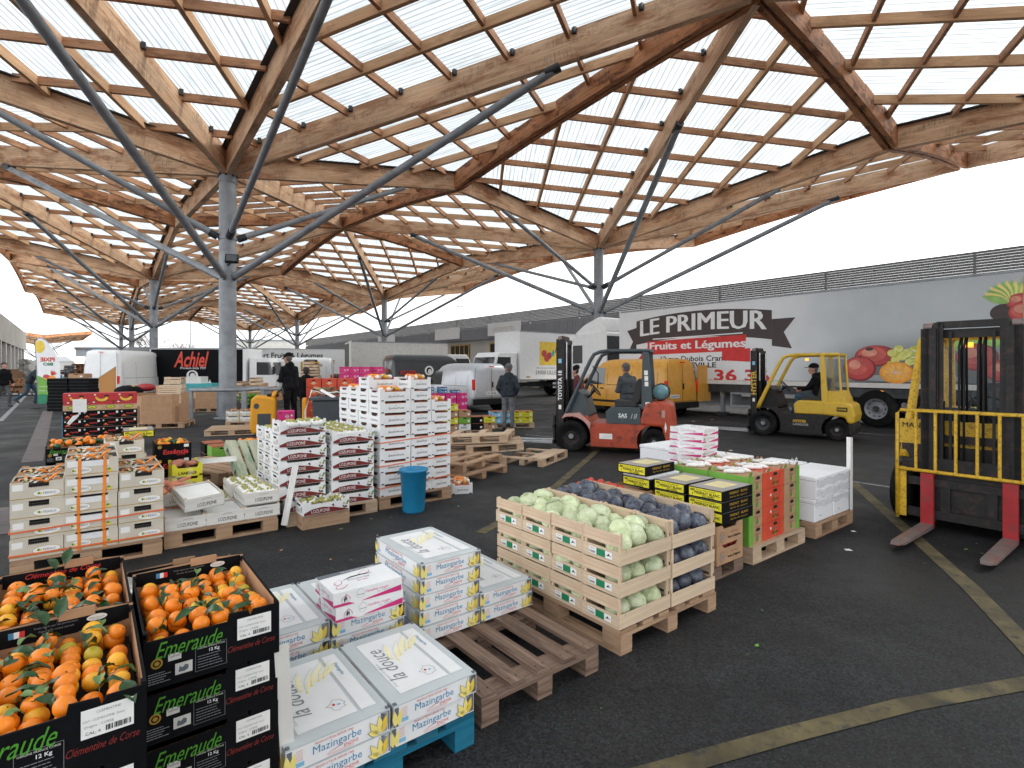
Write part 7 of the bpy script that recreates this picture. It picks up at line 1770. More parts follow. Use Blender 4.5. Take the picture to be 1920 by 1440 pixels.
# ================================================================== PEOPLE
HANDS = True
def person(label, loc, rz, J, top, legs, shoe='shoe', hair='hair_g', hat=None, lean=0, hood=None, scale=1.0, name='person', bag=None):
    """J: joints in metres, figure faces +y. One continuous remeshed body."""
    segs = []
    def cap_(a, c, r0, r1, m): segs.append((Vector(J[a]) if isinstance(a, str) else Vector(a), Vector(J[c]) if isinstance(c, str) else Vector(c), r0, r1, m))
    hd = Vector(J['head']); nk = Vector(J['neck']); ch = Vector(J['chest']); pe = Vector(J['pelvis'])
    fw = Vector(J.get('face', (0, 1, 0))).normalized(); sidev = fw.cross(Vector((0, 0, 1))).normalized()
    cap_(nk + Vector((0, 0, -.02)), hd + Vector((0, 0, -.04)), .055, .052, 'skin')
    segs.append((hd, hd, .088, .088, 'skin')); segs.append((hd + Vector((0, 0, .035)) - fw * .02, hd + Vector((0, 0, .035)) - fw * .02, .092, .092, 'skin'))
    segs.append((hd + fw * .035 - Vector((0, 0, .075)), hd + fw * .03 - Vector((0, 0, .05)), .050, .062, 'skin'))
    segs.append((hd + fw * .088 - Vector((0, 0, .005)), hd + fw * .103 - Vector((0, 0, .03)), .010, .015, 'skin'))
    for s in (-1, 1): segs.append((hd + sidev * s * .088 - Vector((0, 0, .01)), hd + sidev * s * .092 - Vector((0, 0, .035)) - fw * .01, .018, .012, 'skin'))
    sw = (Vector(J['shR']) - Vector(J['shL'])).normalized()
    cap_(ch - sw * .10, ch + sw * .10, .135, .135, top); cap_(ch + Vector((0, 0, .05)) - sw * .12, nk, .09, .07, top); cap_(ch + Vector((0, 0, .05)) + sw * .12, nk, .09, .07, top)
    mid = ch.lerp(pe, .5); cap_(mid - sw * .085, mid + sw * .085, .128, .128, top); cap_(ch - sw * .08, mid - sw * .07, .135, .128, top); cap_(ch + sw * .08, mid + sw * .07, .135, .128, top)
    hem = pe + (mid - pe) * .12; cap_(mid - sw * .07, hem - sw * .08, .128, .132, top); cap_(mid + sw * .07, hem + sw * .08, .128, .132, top); cap_(hem - sw * .085, hem + sw * .085, .130, .130, top)
    if hood: cap_(nk - fw * .05 - sw * .06 - Vector((0, 0, .02)), nk - fw * .05 + sw * .06 - Vector((0, 0, .02)), .065, .065, top); cap_(nk - fw * .08, nk - fw * .10 - Vector((0, 0, .12)), .07, .06, top)
    cap_(pe - sw * .08, pe + sw * .08, .118, .118, legs)
    for s in 'LR':
        cap_('sh' + s, 'el' + s, .070, .055, top); cap_('el' + s, 'wr' + s, .054, .042, top)
        cap_('hip' + s, 'kn' + s, .098, .068, legs); cap_('kn' + s, 'an' + s, .066, .052, legs)
        an = Vector(J['an' + s]); to = Vector(J['to' + s]); cap_(an - Vector((0, 0, .02)) - (to - an).normalized() * .03, to, .045, .035, shoe); cap_(an, an - Vector((0, 0, .04)), .052, .046, legs)
        w = Vector(J['wr' + s]); e = Vector(J['el' + s]); d = (w - e).normalized(); hs_ = sidev * (1 if s == 'R' else -1)
        ax = d.cross(fw).normalized() if abs(d.dot(fw)) < .9 else d.cross(Vector((0, 0, 1))).normalized(); pl = d.cross(ax).normalized()
        cap_(w, w + d * .03, .030, .030, 'skin')
        for t in (-.022, 0, .022): cap_(w + d * .02 + pl * t * .6, w + d * .085 + pl * t, .017, .016, 'skin')
        for t, L_ in ((-.031, .062), (-.010, .074), (.011, .070), (.031, .054)):
            b0 = w + d * .085 + pl * t; k1 = b0 + d * L_ * .5 + ax * .006; k2 = k1 + d * L_ * .4 + ax * .02; cap_(b0, k1, .0092, .0088, 'skin'); cap_(k1, k2, .0088, .0078, 'skin')
        th = w + d * .035 - pl * .026; cap_(th, th + d * .03 - pl * .028, .012, .011, 'skin'); cap_(th + d * .03 - pl * .028, th + d * .058 - pl * .032 + ax * .008, .011, .009, 'skin')
    b = MB()
    for a, c, r0, r1, m in segs:
        b.ell(a, (r0,) * 3, 'skin', 12, 8)
        if (c - a).length > 1e-4: b.ell(c, (r1,) * 3, 'skin', 12, 8); b.cyl(a, c, r0, 'skin', r1=r1, n=12)
    tmp = b.build('body'); md = tmp.modifiers.new('r', 'REMESH'); md.mode = 'VOXEL'; md.voxel_size = .0115; sm = tmp.modifiers.new('s', 'SMOOTH'); sm.factor = .5; sm.iterations = 5
    ts = bpy.data.scenes.new('tmp'); COL.objects.unlink(tmp); ts.collection.objects.link(tmp); vl = ts.view_layers[0]; vl.update(); dg = vl.depsgraph; me = bpy.data.meshes.new_from_object(tmp.evaluated_get(dg))
    bpy.data.objects.remove(tmp); bpy.data.scenes.remove(ts)
    names = []
    for sg in segs:
        if sg[4] not in names: names.append(sg[4])
    me.materials.clear()
    for n in names: me.materials.append(M[n])
    # fabric folds and nearest-segment clothing
    import numpy as np
    A = np.array([list(s[0]) for s in segs]); C = np.array([list(s[1]) for s in segs]); r0 = np.array([s[2] for s in segs]); r1 = np.array([s[3] for s in segs]); mi = np.array([names.index(s[4]) for s in segs])
    nf = len(me.polygons); cen = np.empty(nf * 3); me.polygons.foreach_get('center', cen); cen = cen.reshape(-1, 3)
    AB = C - A; ll = np.maximum((AB ** 2).sum(1), 1e-9); best = np.full(nf, 1e9); bm = np.zeros(nf, int)
    for k in range(len(segs)):
        t = np.clip(((cen - A[k]) @ AB[k]) / ll[k], 0, 1); dd = np.linalg.norm(cen - (A[k] + t[:, None] * AB[k]), axis=1) - (r0[k] + (r1[k] - r0[k]) * t); u = dd < best; best[u] = dd[u]; bm[u] = mi[k]
    me.polygons.foreach_set('material_index', bm.astype('i')); me.polygons.foreach_set('use_smooth', [True] * nf)
    skin_i = names.index('skin'); isk = np.zeros(len(me.vertices), bool); vid = np.empty(len(me.loops), dtype='i'); me.loops.foreach_get('vertex_index', vid)
    lt = np.array([p.loop_total for p in me.polygons]); rep = np.repeat(bm == skin_i, lt); isk[vid[rep]] = True
    nv = len(me.vertices); co = np.empty(nv * 3); me.vertices.foreach_get('co', co); co = co.reshape(-1, 3); nn = np.empty(nv * 3); me.vertices.foreach_get('normal', nn); nn = nn.reshape(-1, 3)
    for i in range(nv):
        if not isk[i]:
            p = Vector(co[i]); f = noise.noise(Vector((p.x * 9, p.y * 9, p.z * 17 + rz))) * .009 + noise.noise(Vector((p.x * 22, p.y * 22, p.z * 40))) * .004; co[i] += nn[i] * f
    me.vertices.foreach_set('co', co.ravel()); me.update()
    root = bpy.data.objects.new(name, me); COL.objects.link(root); root.location = loc; root.rotation_euler = (0, 0, rz); root.scale = (scale,) * 3; tag(root, label, 'person')
    # hair / hat / eyes
    X = Matrix.Translation(hd) @ Matrix((( sidev.x, fw.x, 0, 0), (sidev.y, fw.y, 0, 0), (sidev.z, fw.z, 1, 0), (0, 0, 0, 1)))
    def dome(b, rx, ry, rz_, m, z0, a0=0, y0=-.02):
        vs = []; fs = []; n = 18; k = 7
        for j in range(k + 1):
            th = (math.pi * .56) * j / k
            for i in range(n):
                q = 2 * math.pi * i / n; front = max(0, math.sin(q)); zz = rz_ * math.cos(th * (1 - a0 * front)); rr = math.sin(th * (1 - a0 * front))
                vs.append((rx * rr * math.cos(q), y0 + ry * rr * math.sin(q), z0 + zz))
        for j in range(k):
            for i in range(n): fs.append((j * n + i, (j + 1) * n + i, (j + 1) * n + (i + 1) % n, j * n + (i + 1) % n))
        b.add(vs, fs, m, X, smooth=True)
    part('hair', root, lambda b: (dome(b, .100, .112, .105, hair, .03, .42), b.ell((0, -.075, -.02), (.078, .04, .07), hair, 14, 8, X)))
    if hat: part('cap', root, lambda b: (dome(b, .106, .120, .105, hat, .045, .12), b.prism([(-.07, .0), (.07, 0), (.06, .012), (-.06, .012)], (.08, .17), hat, X @ Matrix.Translation((0, 0, .045)))), bevel=0)
    for s in (-1, 1): part('eye', root, lambda b: b.ell((s * .032, .078, .012), (.012, .008, .007), 'ink', 8, 6, X))
    part('mouth', root, lambda b: b.ell((0, .078, -.062), (.022, .006, .005), 'fork_red', 8, 5, X))
    return root
def stand(h=1.78, arms='down', spread=.09, bend=0.0, look=(0, 1, 0)):
    k = h / 1.78
    J = dict(pelvis=(0, 0, .95), chest=(0, .01 + bend, 1.32), neck=(0, .02 + bend, 1.50), head=(0, .045 + bend * 1.4, 1.655), shL=(-.175, 0 + bend, 1.41), shR=(.175, bend, 1.41),
             hipL=(-.09, 0, .90), hipR=(.09, 0, .90), knL=(-spread - .01, .02, .49), knR=(spread + .01, .01, .49), anL=(-spread - .02, -.02, .09), anR=(spread + .03, -.03, .09), toL=(-spread - .05, .14, .04), toR=(spread + .07, .13, .04))
    if arms == 'down': J.update(elL=(-.25, -.03 + bend, 1.13), elR=(.25, -.03 + bend, 1.13), wrL=(-.24, .08, .90), wrR=(.24, .08, .90))
    if arms == 'pockets': J.update(elL=(-.28, -.07, 1.14), elR=(.28, -.07, 1.14), wrL=(-.20, .07, .97), wrR=(.20, .07, .97))
    if arms == 'front': J.update(elL=(-.25, .02 + bend, 1.13), elR=(.25, .02 + bend, 1.13), wrL=(-.13, .24 + bend, 1.12), wrR=(.13, .24 + bend, 1.12))
    J['face'] = look
    return {a: (v if a == 'face' else tuple(c * k for c in v)) for a, v in J.items()}
sitJ = dict(pelvis=(0, 0, .98), chest=(0, .06, 1.34), neck=(0, .11, 1.51), head=(0, .16, 1.655), shL=(-.18, .08, 1.42), shR=(.18, .08, 1.42), elL=(-.24, .22, 1.20), elR=(.24, .20, 1.20), wrL=(-.12, .44, 1.18), wrR=(.15, .42, 1.14),
            hipL=(-.10, .02, .96), hipR=(.10, .02, .96), knL=(-.14, .46, .98), knR=(.14, .46, .98), anL=(-.13, .56, .60), anR=(.13, .56, .60), toL=(-.14, .72, .56), toR=(.14, .72, .56), face=(0, 1, -.1))
walkJ = dict(pelvis=(0, 0, .90), chest=(0, .14, 1.22), neck=(0, .23, 1.38), head=(0, .31, 1.50), shL=(-.18, .16, 1.30), shR=(.18, .16, 1.30), elL=(-.24, .30, 1.08), elR=(.24, .30, 1.08), wrL=(-.18, .52, 1.02), wrR=(.18, .52, 1.02),
             hipL=(-.09, 0, .86), hipR=(.09, 0, .86), knL=(-.10, .22, .48), knR=(.10, -.06, .47), anL=(-.10, .16, .09), anR=(.10, -.42, .20), toL=(-.10, .33, .04), toR=(.11, -.30, .06), face=(0, 1, -.15))
stepJ = dict(walkJ, chest=(0, .03, 1.30), neck=(0, .05, 1.47), head=(0, .08, 1.62), shL=(-.18, .03, 1.40), shR=(.18, .03, 1.40), elL=(-.25, .05, 1.13), elR=(.25, -.08, 1.13), wrL=(-.22, .20, .92), wrR=(.22, -.02, .90))
person('man in a grey cap and dark hoodie seen from behind in grey jeans', (-.10, 14.5, 0), R(-12), stand(1.79, 'pockets', look=(-.45, 1, -.1)), 'cloth_n', 'jean_g', hat='cap_g', hair='hair_g', hood=True)
person('man in black jacket and black cap standing on the amber pallet truck', (-5.70, 13.88, .18), R(62), stand(1.78, 'front', look=(.1, 1, -.35), bend=.05), 'cloth_k', 'cloth_k', hat='cloth_k', hair='hair_g', hood=True, scale=1.05)
person('person in dark coat with long dark hair behind the pallet truck man', (-6.15, 16.1, 0), R(20), stand(1.70, 'down'), 'cloth_k', 'cloth_k', hair='hair_d', hood=True)
person('driver in black cap and jacket seated in the yellow and black forklift', (7.2 + .36 * .76, 13.3 - .36 * .65, .0), face(-.76, .65) - R(90), sitJ, 'cloth_k', 'jean_b', hat='cloth_k', hair='hair_g', hood=True)
person('grey haired man in a grey jacket seen beyond the orange forklift', (2.72, 12.6, 0), R(25), stand(1.80, 'front', bend=.04, look=(.2, 1, -.1)), 'cloth_g', 'cloth_k', hair='hair_g')
person('person in a maroon jacket bending behind the orange forklift mast', (1.72, 13.3, 0), R(70), stand(1.72, 'front', bend=.10, look=(0, 1, -.4)), 'cloth_r', 'cloth_k', hair='hair_d', hat='cloth_k')
person('man in a dark padded jacket and jeans striding towards the loading doors', G(55, 757), R(-62), walkJ, 'cloth_n', 'jean_b', hair='hair_g', scale=1.12)
person('man in a black jacket half cut off at the left edge', G(5, 763), R(-100), stepJ, 'cloth_k', 'cloth_g', hair='hair_d', scale=1.1)
# ================================================================== LEFT ROW, BACKGROUND STACKS
# ---- banana pile
BU, BV = -.44, 13.8
pallet(BU, BV, 'pallet under the red banana boxes', 1.2, 1.0, 'x', 'pal_mid')
put('limebox', 'carton', 'bright green carton at the foot of the banana pile', BU, BV + .01, PZ, group='green cartons under the banana pile')
for r_ in range(2):
    for c_ in range(4):
        for i in range(4):
            if r_ == 0 and c_ == 0 and i == 0: continue
            put('blackfruit', 'carton', f'black printed fruit carton, {lvl(i, 4)}, {["front", "rear"][r_]} column {["one", "two", "three", "four"][c_]} under the bananas', BU + c_ * .302, BV + .01 + r_ * .42, PZ + i * .17, group='black printed fruit cartons')
        put('oval', 'carton', f'tan carton with green oval, {["front", "rear"][r_]} row position {["one", "two", "three", "four"][c_]}', BU + c_ * .302, BV + .01 + r_ * .42, PZ + .683, group='tan cartons with green ovals')
for c_ in range(3): put('banana', 'carton', f'red banana box with yellow fruit, {["left", "middle", "right"][c_]} of three', BU + c_ * .402, BV + .005, PZ + .792, group='red banana boxes')
b = MB(); b.box(0, .22, -.004, 0, 0, .26, 'paper'); lines(b, .03, .22, .15, 4, .03, 'grey_ink', y=-.006); o = b.build('paper_sheet', None, P(BU + .15, BV, PZ + .65), ANG); tag(o, 'white delivery note taped to the banana boxes', 'paper sheet')
b = MB(); b.add([(0, 0, 0), (.14, 0, .16), (.16, -.02, .22), (.05, .0, .18), (-.04, -.01, .04)], [(0, 1, 2, 3, 4)], 'paper'); o = b.build('paper_sheet', None, P(BU + .1, BV - .02, PZ + .40), ANG); tag(o, 'torn white paper hanging on the black cartons', 'paper sheet')
for i in range(3):
    for c_ in range(1): put('bluebox', 'carton', f'blue carton, {lvl(i, 3)}, beside the banana pile', BU - .05, BV + 1.0, PZ + i * .17, group='blue cartons by the bananas')
# ---- big cardboard bins
def octabin(label, loc, rz, w=1.2, d=.95, h=.82, flap=True):
    t = thing('cardboard_bin', label, 'box', loc, rz)
    def wl(b):
        e = .18; pts = [(e, 0), (w - e, 0), (w, e), (w, d - e), (w - e, d), (e, d), (0, d - e), (0, e)]
        n = 8
        for i in range(n):
            a, c = Vector((*pts[i], 0)), Vector((*pts[(i + 1) % n], 0)); b.beam(a, c, .012, h + (.0, .02, .05, -.03)[i % 4], 'kraft')
        b.box(.05, w - .05, .05, d - .05, 0, h * .6, 'kraft_d')
    part('wall', t, wl)
    if flap: part('flap', t, lambda b: (b.box(.5, 1.0, .1, .5, 0, .012, 'kraft', X_((0, 0, h - .05), rx=R(35), rz=R(20))), b.box(.4, .9, .4, .8, 0, .012, 'kraft', X_((0, 0, h), rx=R(-20), ry=R(15)))))
    return t
pallet(0, 0, 'pallet under the big open cardboard bin', 1.25, 1.0, 'x', 'pal_mid', loc=(-10.45, 14.85, 0), rot=(0, 0, R(14)))
octabin('big open cardboard bin with torn flaps left of the near column', (-10.45, 14.9, PZ), R(14), w=1.12, h=.78)
pallet(0, 0, 'pallet under the cardboard bin behind the guard rail', 1.25, 1.0, 'x', 'pal_mid', loc=(-12.2, 20.5, 0), rot=(0, 0, R(6)))
octabin('cardboard bin standing behind the guard rail', (-12.2, 20.5, PZ), R(6), h=.62, flap=False)
KIND['plaincrate'] = lambda b: (k_crate_end(b, .5, .35, .16), b.box(0, .5, -.008, -.001, .005, .07, 'crate'), b.box(0, .5, -.008, -.001, .09, .15, 'crate'), b.box(.01, .49, 0, .35, 0, .01, 'crate'), b.box(.02, .48, .02, .33, .02, .05, 'hole'))
for i in range(5): put('plaincrate', 'wooden_crate', f'empty poplar crate, {lvl(i, 5)}, stack on the cardboard bin', 0, 0, 0, 'crate', 'empty poplar crates', loc=(-9.95 + jit(.02), 15.15, .68 + i * .105 + .0), rz=R(14)).scale = (1.15, 1, .62)
for i in range(8): put('plaincrate', 'wooden_crate', f'empty poplar crate, {lvl(i, 8)}, higher stack behind the cardboard bin', 0, 0, 0, 'crate', 'empty poplar crates', loc=(-11.1 + jit(.02), 17.2, .15 + i * .155), rz=R(8))
put('plaincrate', 'wooden_crate', 'empty poplar crate tipped over on the asphalt at the left', 0, 0, 0, 'crate', loc=(-13.6, 16.3, .10), rz=R(0)).rotation_euler = (R(-50), R(-25), R(20))
pallet(0, 0, 'pallet beside the tipped crate', 1.0, .8, 'x', 'pal_mid', loc=(-12.9, 16.3, 0), rot=(0, 0, R(5)))
put('kraftbox', 'carton', 'brown carton on the pallet beside the tipped crate', 0, 0, 0, loc=(-12.75, 16.4, PZ), rz=R(8)).scale = (1.6, 1.2, 1.5)
# ---- guard rail round the column
gr_ = thing('guard_rail', 'galvanised tube guard rail round the foot of the near column', 'guard rail', (-10.15, 17.0, 0), R(4))
part('top_rail', gr_, lambda b: b.tube([(0, 0, .98), (1.65, 0, .98), (1.65, 1.9, .98), (0, 1.9, .98)], .055, 'steel', n=12, closed=True))
for x, y in ((0, 0), (1.65, 0), (0, 1.9), (1.65, 1.9)): part('post', gr_, lambda b: (b.box(x - .07, x + .07, y - .05, y + .05, 0, .94, 'steel')))
g2 = thing('guard_rail', 'long tube rail running right behind the amber pallet truck', 'guard rail', (-8.35, 17.8, 0), R(10))
part('top_rail', g2, lambda b: b.tube([(0, 0, .98), (4.2, 0, .98)], .05, 'steel', n=12))
for x in (.1, 1.1, 2.4, 4.1): part('post', g2, lambda b: b.box(x - .05, x + .05, -.05, .05, 0, .94, 'steel'))
# ---- strapped cream cartons far
pallet(0, 0, 'pallet under the far cream cartons left of the pallet truck', 1.2, .8, 'x', 'pal_mid', loc=(-8.15, 15.3, 0), rot=(0, 0, R(8)))
for c_ in range(3):
    for i in range(2):
        o = put('ferro_w', 'carton', f'far cream carton, {["lower", "upper"][i]} one, {["left", "middle", "right"][c_]} of the low pile', 0, 0, 0, group='far cream cartons', loc=(-8.13 + c_ * .37, 15.3 + c_ * .05, PZ + i * .16), rz=R(8))
    put('herb', 'herb_bundle', f'orange tied herbs on the {["left", "middle", "right"][c_]} far cream carton', 0, 0, 0, 'herbs', loc=(-8.13 + c_ * .37, 15.3 + c_ * .05, PZ + .30), rz=R(8))
# ---- feather flag
ff = thing('feather_flag', 'white and green feather flag with mirrored fruit brand lettering', 'flag', (-19.35, 22.0, 0), R(-4)); ff.scale = (1.2, 1, 1)
part('pole', ff, lambda b: b.tube([(0, 0, 0), (-.05, 0, 1.5), (-.12, 0, 2.75), (.05, 0, 2.95), (.45, 0, 2.7), (.72, 0, 2.2)], .015, 'steel', n=6))
def cloth(b):
    L = [(-.03, .2), (-.06, 1.5), (-.12, 2.70), (.0, 2.90)]; Rr = [(.42, .25), (.80, 1.4), (.78, 1.9), (.55, 2.5)]
    pts = [(-.02, .2), (.45, .25), (.80, 1.3), (.80, 1.8), (.68, 2.2), (.45, 2.62), (.2, 2.86), (.0, 2.92), (-.12, 2.75), (-.07, 1.5)]
    b.add([(x, .0, z) for x, z in pts], [tuple(range(len(pts)))], 'white')
    g = [(-.02, .2), (.45, .25), (.72, 1.1), (.45, 1.22), (.2, 1.28), (-.05, 1.38)]; b.add([(x, -.006, z) for x, z in g], [tuple(range(len(g)))], 'lime'); 
    b.add([(x, -.009, z) for x, z in [(-.02, .2), (.45, .25), (.52, .55), (.2, .62), (-.03, .60)]], [(0, 1, 2, 3, 4)], 'dk_green')
    b.disc((.06, -.006, 2.55), .18, .26, 'yellow_ink', n=16); b.disc((.42, -.01, 1.28), .22, .10, 'orange_p', n=14); b.disc((.30, -.012, 1.34), .12, .08, 'apple', n=12)
    for i in range(4): b.shape(rotp(leafshape(.22, .03), R(30 + i * 22)), (.5, -.014, 1.38), 'orange_red')
    b.text('PIXIE', (.34, -.008, 2.03), .52, 'orange_red', xd=(-1, 0, 0), bold=.04, h=.17); b.text('BIO', (.36, -.008, 1.84), .36, 'dk_green', xd=(-1, 0, 0), bold=.04, h=.13)
    b.text('www.pixie', (.30, -.012, .92), .5, 'white', xd=(-1, 0, 0), h=.06); b.text('www.pixie', (.28, -.012, .75), .45, 'white', xd=(-1, 0, 0), h=.06)
part('cloth', ff, cloth); part('base', ff, lambda b: (b.box(-.3, .3, -.02, .02, 0, .03, 'steel_d'), b.box(-.02, .02, -.3, .3, .03, .06, 'steel_d')))
# ---- stacks round the flag
def column(kind, nm, lab, x, y, n, dz, rz=0.0, group=None, sc=(1, 1, 1), z0=0.0, cat='carton'):
    for i in range(n):
        o = put(kind, nm, f'{lab}, {lvl(i, n)}', 0, 0, 0, cat, group or lab, loc=(x + jit(.01), y + jit(.01), z0 + i * dz), rz=rz + jit(.015)); o.scale = sc
column('bluebox', 'carton', 'dark blue lettered carton in the stack by the feather flag', -23.35, 26.6, 7, .19, R(5), sc=(2.4, 1.3, 1.15))
KIND['darktray'] = lambda b: (b.box(0, .6, 0, .4, 0, .10, 'black_card'), b.box(-.003, .603, -.003, .403, .102, .125, 'plastic_k'))
column('darktray', 'crate', 'black plastic tray, left pile in front of the flag', -17.95, 20.8, 10, .128, R(6), group='black plastic trays', sc=(1.2, 1.5, 1))
column('darktray', 'crate', 'black plastic tray, right pile in front of the flag', -17.2, 20.9, 10, .128, R(6), group='black plastic trays', sc=(1.2, 1.5, 1))
put('kraftbox', 'carton', 'brown cartons lying on the black trays', 0, 0, 0, loc=(-17.3, 21.0, 1.285), rz=R(6)).scale = (1.9, 1.2, 1.1)
bd = thing('board', 'slanting orange plywood board behind the banana boxes', 'board', (-15.5, 20.6, 0), R(0)); part('panel', bd, lambda b: b.prism([(-.25, 0), (.35, 0), (.35, 1.72), (-.30, 1.28)], (-.01, .01), 'ply')); part('edge', bd, lambda b: b.beam((-.32, 0, 1.28), (.36, 0, 1.73), .03, .02, 'pal_new'))
# distant crate walls
KIND['cr_bw'] = lambda b: (b.box(0, .6, 0, .4, 0, .11, 'plastic_k'), b.box(-.002, .602, -.004, .0, .09, .125, 'white'), b.box(.02, .58, -.005, 0, .05, .075, 'steel_d'))
KIND['cr_br'] = lambda b: (b.box(0, .6, 0, .4, 0, .15, 'kraft_d'), b.rect((.15, -.003, .08), .1, .06, 'tape_or'), b.rect((.42, -.003, .08), .16, .08, 'black_card'))
KIND['cr_wh'] = lambda b: (b.box(0, .6, 0, .4, 0, .12, 'offwhite'), b.rect((.3, -.003, .09), .3, .03, 'steel_d'))
KIND['cr_gn'] = lambda b: (b.box(0, .6, 0, .4, 0, .22, 'green_pl'), b.rect((.3, -.004, .14), .3, .05, 'dk_green'), b.box(-.01, .61, -.01, .41, .2, .23, 'green_pl'))
KIND['cr_wood'] = lambda b: (b.box(0, .6, 0, .4, 0, .10, 'crate'), b.rect((.3, -.003, .11), .55, .02, 'hole'), b.box(0, .6, 0, .4, .115, .16, 'pal_mid'))
def wall_(kind, lab, px0, px1, D, n, m, dz, grp, seed=0, rz=0.0):
    rn = random.Random(seed); x0, x1 = (px0 - 960) * D / 1010, (px1 - 960) * D / 1010
    for k in range(m):
        x = x0 + (x1 - x0) * k / m; nn = n - rn.randrange(3); s = (x1 - x0) / m / .64
        for i in range(nn):
            o = put(kind, 'crate', lab, 0, 0, 0, 'crate', grp, loc=(x + rn.uniform(-.02, .02), D + rn.uniform(-.3, .3), .1 + i * dz), rz=rz); o.scale = (s, 2, 1)
wall_('cr_bw', 'white and black crate in the tall stacks behind the flag', 117, 138, 46, 14, 2, .13, 'tall crate stacks behind the flag', 1)
wall_('cr_br', 'brown and orange crate in the stacks behind the black trays', 138, 168, 45, 13, 3, .15, 'brown crate stacks behind the black trays', 2)
wall_('cr_bw', 'white rimmed black crate left of the slim column', 168, 192, 42, 15, 2, .13, 'rimmed crate stacks by the slim column', 3)
wall_('cr_bw', 'white rimmed black crate right of the slim column', 192, 218, 44, 13, 2, .13, 'rimmed crates right of the slim column', 4)
wall_('cr_gn', 'dark green plastic crate left of the white van', 193, 215, 38, 6, 2, .235, 'dark green plastic crates', 5)
wall_('cr_gn', 'dark green plastic crate next to the white van', 215, 237, 36, 7, 2, .235, 'dark green crates next to the van', 6)
wall_('cr_wh', 'white crate in the pale stacks before the loading doors', 34, 58, 58, 20, 3, .135, 'pale crate stacks by the loading doors', 7)
wall_('cr_br', 'brown fruit crate in the stacks at the left edge', 2, 24, 36, 10, 3, .15, 'brown crate stacks at the left edge', 8)
wall_('cr_br', 'brown fruit crate in the lower stacks at the left edge', 14, 38, 34, 7, 2, .15, 'lower brown stacks at the left edge', 9)
for i in range(3): put('cr_bw', 'crate', f'white crate on the ground at the left edge, {["first", "second", "third"][i]}', 0, 0, 0, 'crate', 'ground crates left edge', loc=(-30.5 + i * .8, 32.5, 0), rz=.2)
# white tarpaulin tents at the far end
for px0, px1, D, top, lab in ((58, 140, 95, 668, 'white tent roof far behind the flag'), (22, 60, 100, 672, 'white far wall beside the loading hall')):
    x0, x1 = (px0 - 960) * D / 1010, (px1 - 960) * D / 1010; h = 1.68 + (690 - top) * D / 1010; o = thing('tent', lab, 'tent', (x0, D, 0)); w = x1 - x0
    part('roof', o, lambda b: b.prism([(0, h * .75), (w, h * .75), (w * .8, h), (w * .2, h)], (0, 12), 'white')); part('wall', o, lambda b: b.box(.1, w - .1, .1, 11.9, 0, h * .75, 'offwhite'))
# left lane clutter behind banana pile
b = MB(); b.tube([(0, 0, 0), (.1, 0, .25), (.3, .05, .3), (.42, 0, .12), (.45, 0, 0)], .05, 'hy_yel', n=7); b.ell((.1, .1, .12), (.5, .3, .22), 'cloth_k'); b.ell((.55, .3, .25), (.35, .2, .14), 'fork_red'); tag(b.build('sack_pile', None, (-13.4, 18.6, .75)), 'heap of dark sacks with a yellow loop behind the banana boxes', 'sacks', kind='stuff')
column('darktray', 'crate', 'dark tray under the sack heap behind the bananas', -13.8, 18.5, 6, .128, 0, group='dark trays under the sacks', sc=(1.6, 1.4, 1))
b = MB(); b.box(0, 1.2, 0, .8, 0, .35, 'teal_l'); b.box(.1, .7, .1, .6, .35, .62, 'offwhite'); tag(b.build('carton_pile', None, (-13.0, 21.2, .72)), 'teal tray with pale sack behind the dark sacks', 'tray')
column('cr_gn', 'crate', 'green crate under the teal tray', -12.9, 21.2, 3, .235, 0, group='green crates under the teal tray', sc=(1.6, 1.6, 1))

# ---- magenta and red piles in the middle
MX = [(-4.85, 16.0)]
for r_ in range(2):
    for c_ in range(4):
        for i in range(6 - (r_ == 0) * 0):
            if r_ == 0 and c_ == 3 and i > 3: continue
            put('pinkbox', 'carton', f'magenta carton, {lvl(i, 6)}, tall rear pile, {["front", "rear"][r_]} column {["one", "two", "three", "four"][c_]}', 0, 0, 0, group='magenta cartons', loc=(-5.45 + c_ * .31, 17.0 + r_ * .42 + c_ * .03, PZ + i * .2 + .38), rz=R(5))
pallet(0, 0, 'pallets stacked under the tall magenta pile', 1.3, 1.0, 'x', 'pal_mid', loc=(-5.25, 16.95, 0), rot=(0, 0, R(5)))
for i in range(2):
    for c_ in range(3): put('kraftbox', 'carton', f'brown carton below the tall magenta pile, {["lower", "upper"][i]} {["left", "middle", "right"][c_]}', 0, 0, 0, group='brown cartons below magenta', loc=(-5.2 + c_ * .42, 17.0, PZ + i * .19), rz=R(5)).scale = (1.35, 1.8, 1.18)
for c_ in range(3):
    for i in range(5): put('orangebox', 'carton', f'orange red carton with yellow diamond, {lvl(i, 5)}, {["left", "middle", "right"][c_]} pile', 0, 0, 0, group='orange red cartons', loc=(-5.75 + c_ * .42, 15.05 + c_ * .05, PZ + i * .25), rz=R(7))
pallet(0, 0, 'pallet under the orange red cartons', 1.25, 1.0, 'x', 'pal_mid', loc=(-5.78, 15.0, 0), rot=(0, 0, R(7)))
for c_ in range(4):
    for i in range(6): put('pinkbox', 'carton', f'magenta carton, {lvl(i, 6)}, pile beside the orange red ones, column {["one", "two", "three", "four"][c_]}', 0, 0, 0, group='magenta cartons', loc=(-4.35 + c_ * .31, 14.9 + c_ * .05, PZ + i * .2), rz=R(9))
pallet(0, 0, 'pallet under the middle magenta pile', 1.3, 1.0, 'x', 'pal_mid', loc=(-4.4, 14.85, 0), rot=(0, 0, R(9)))
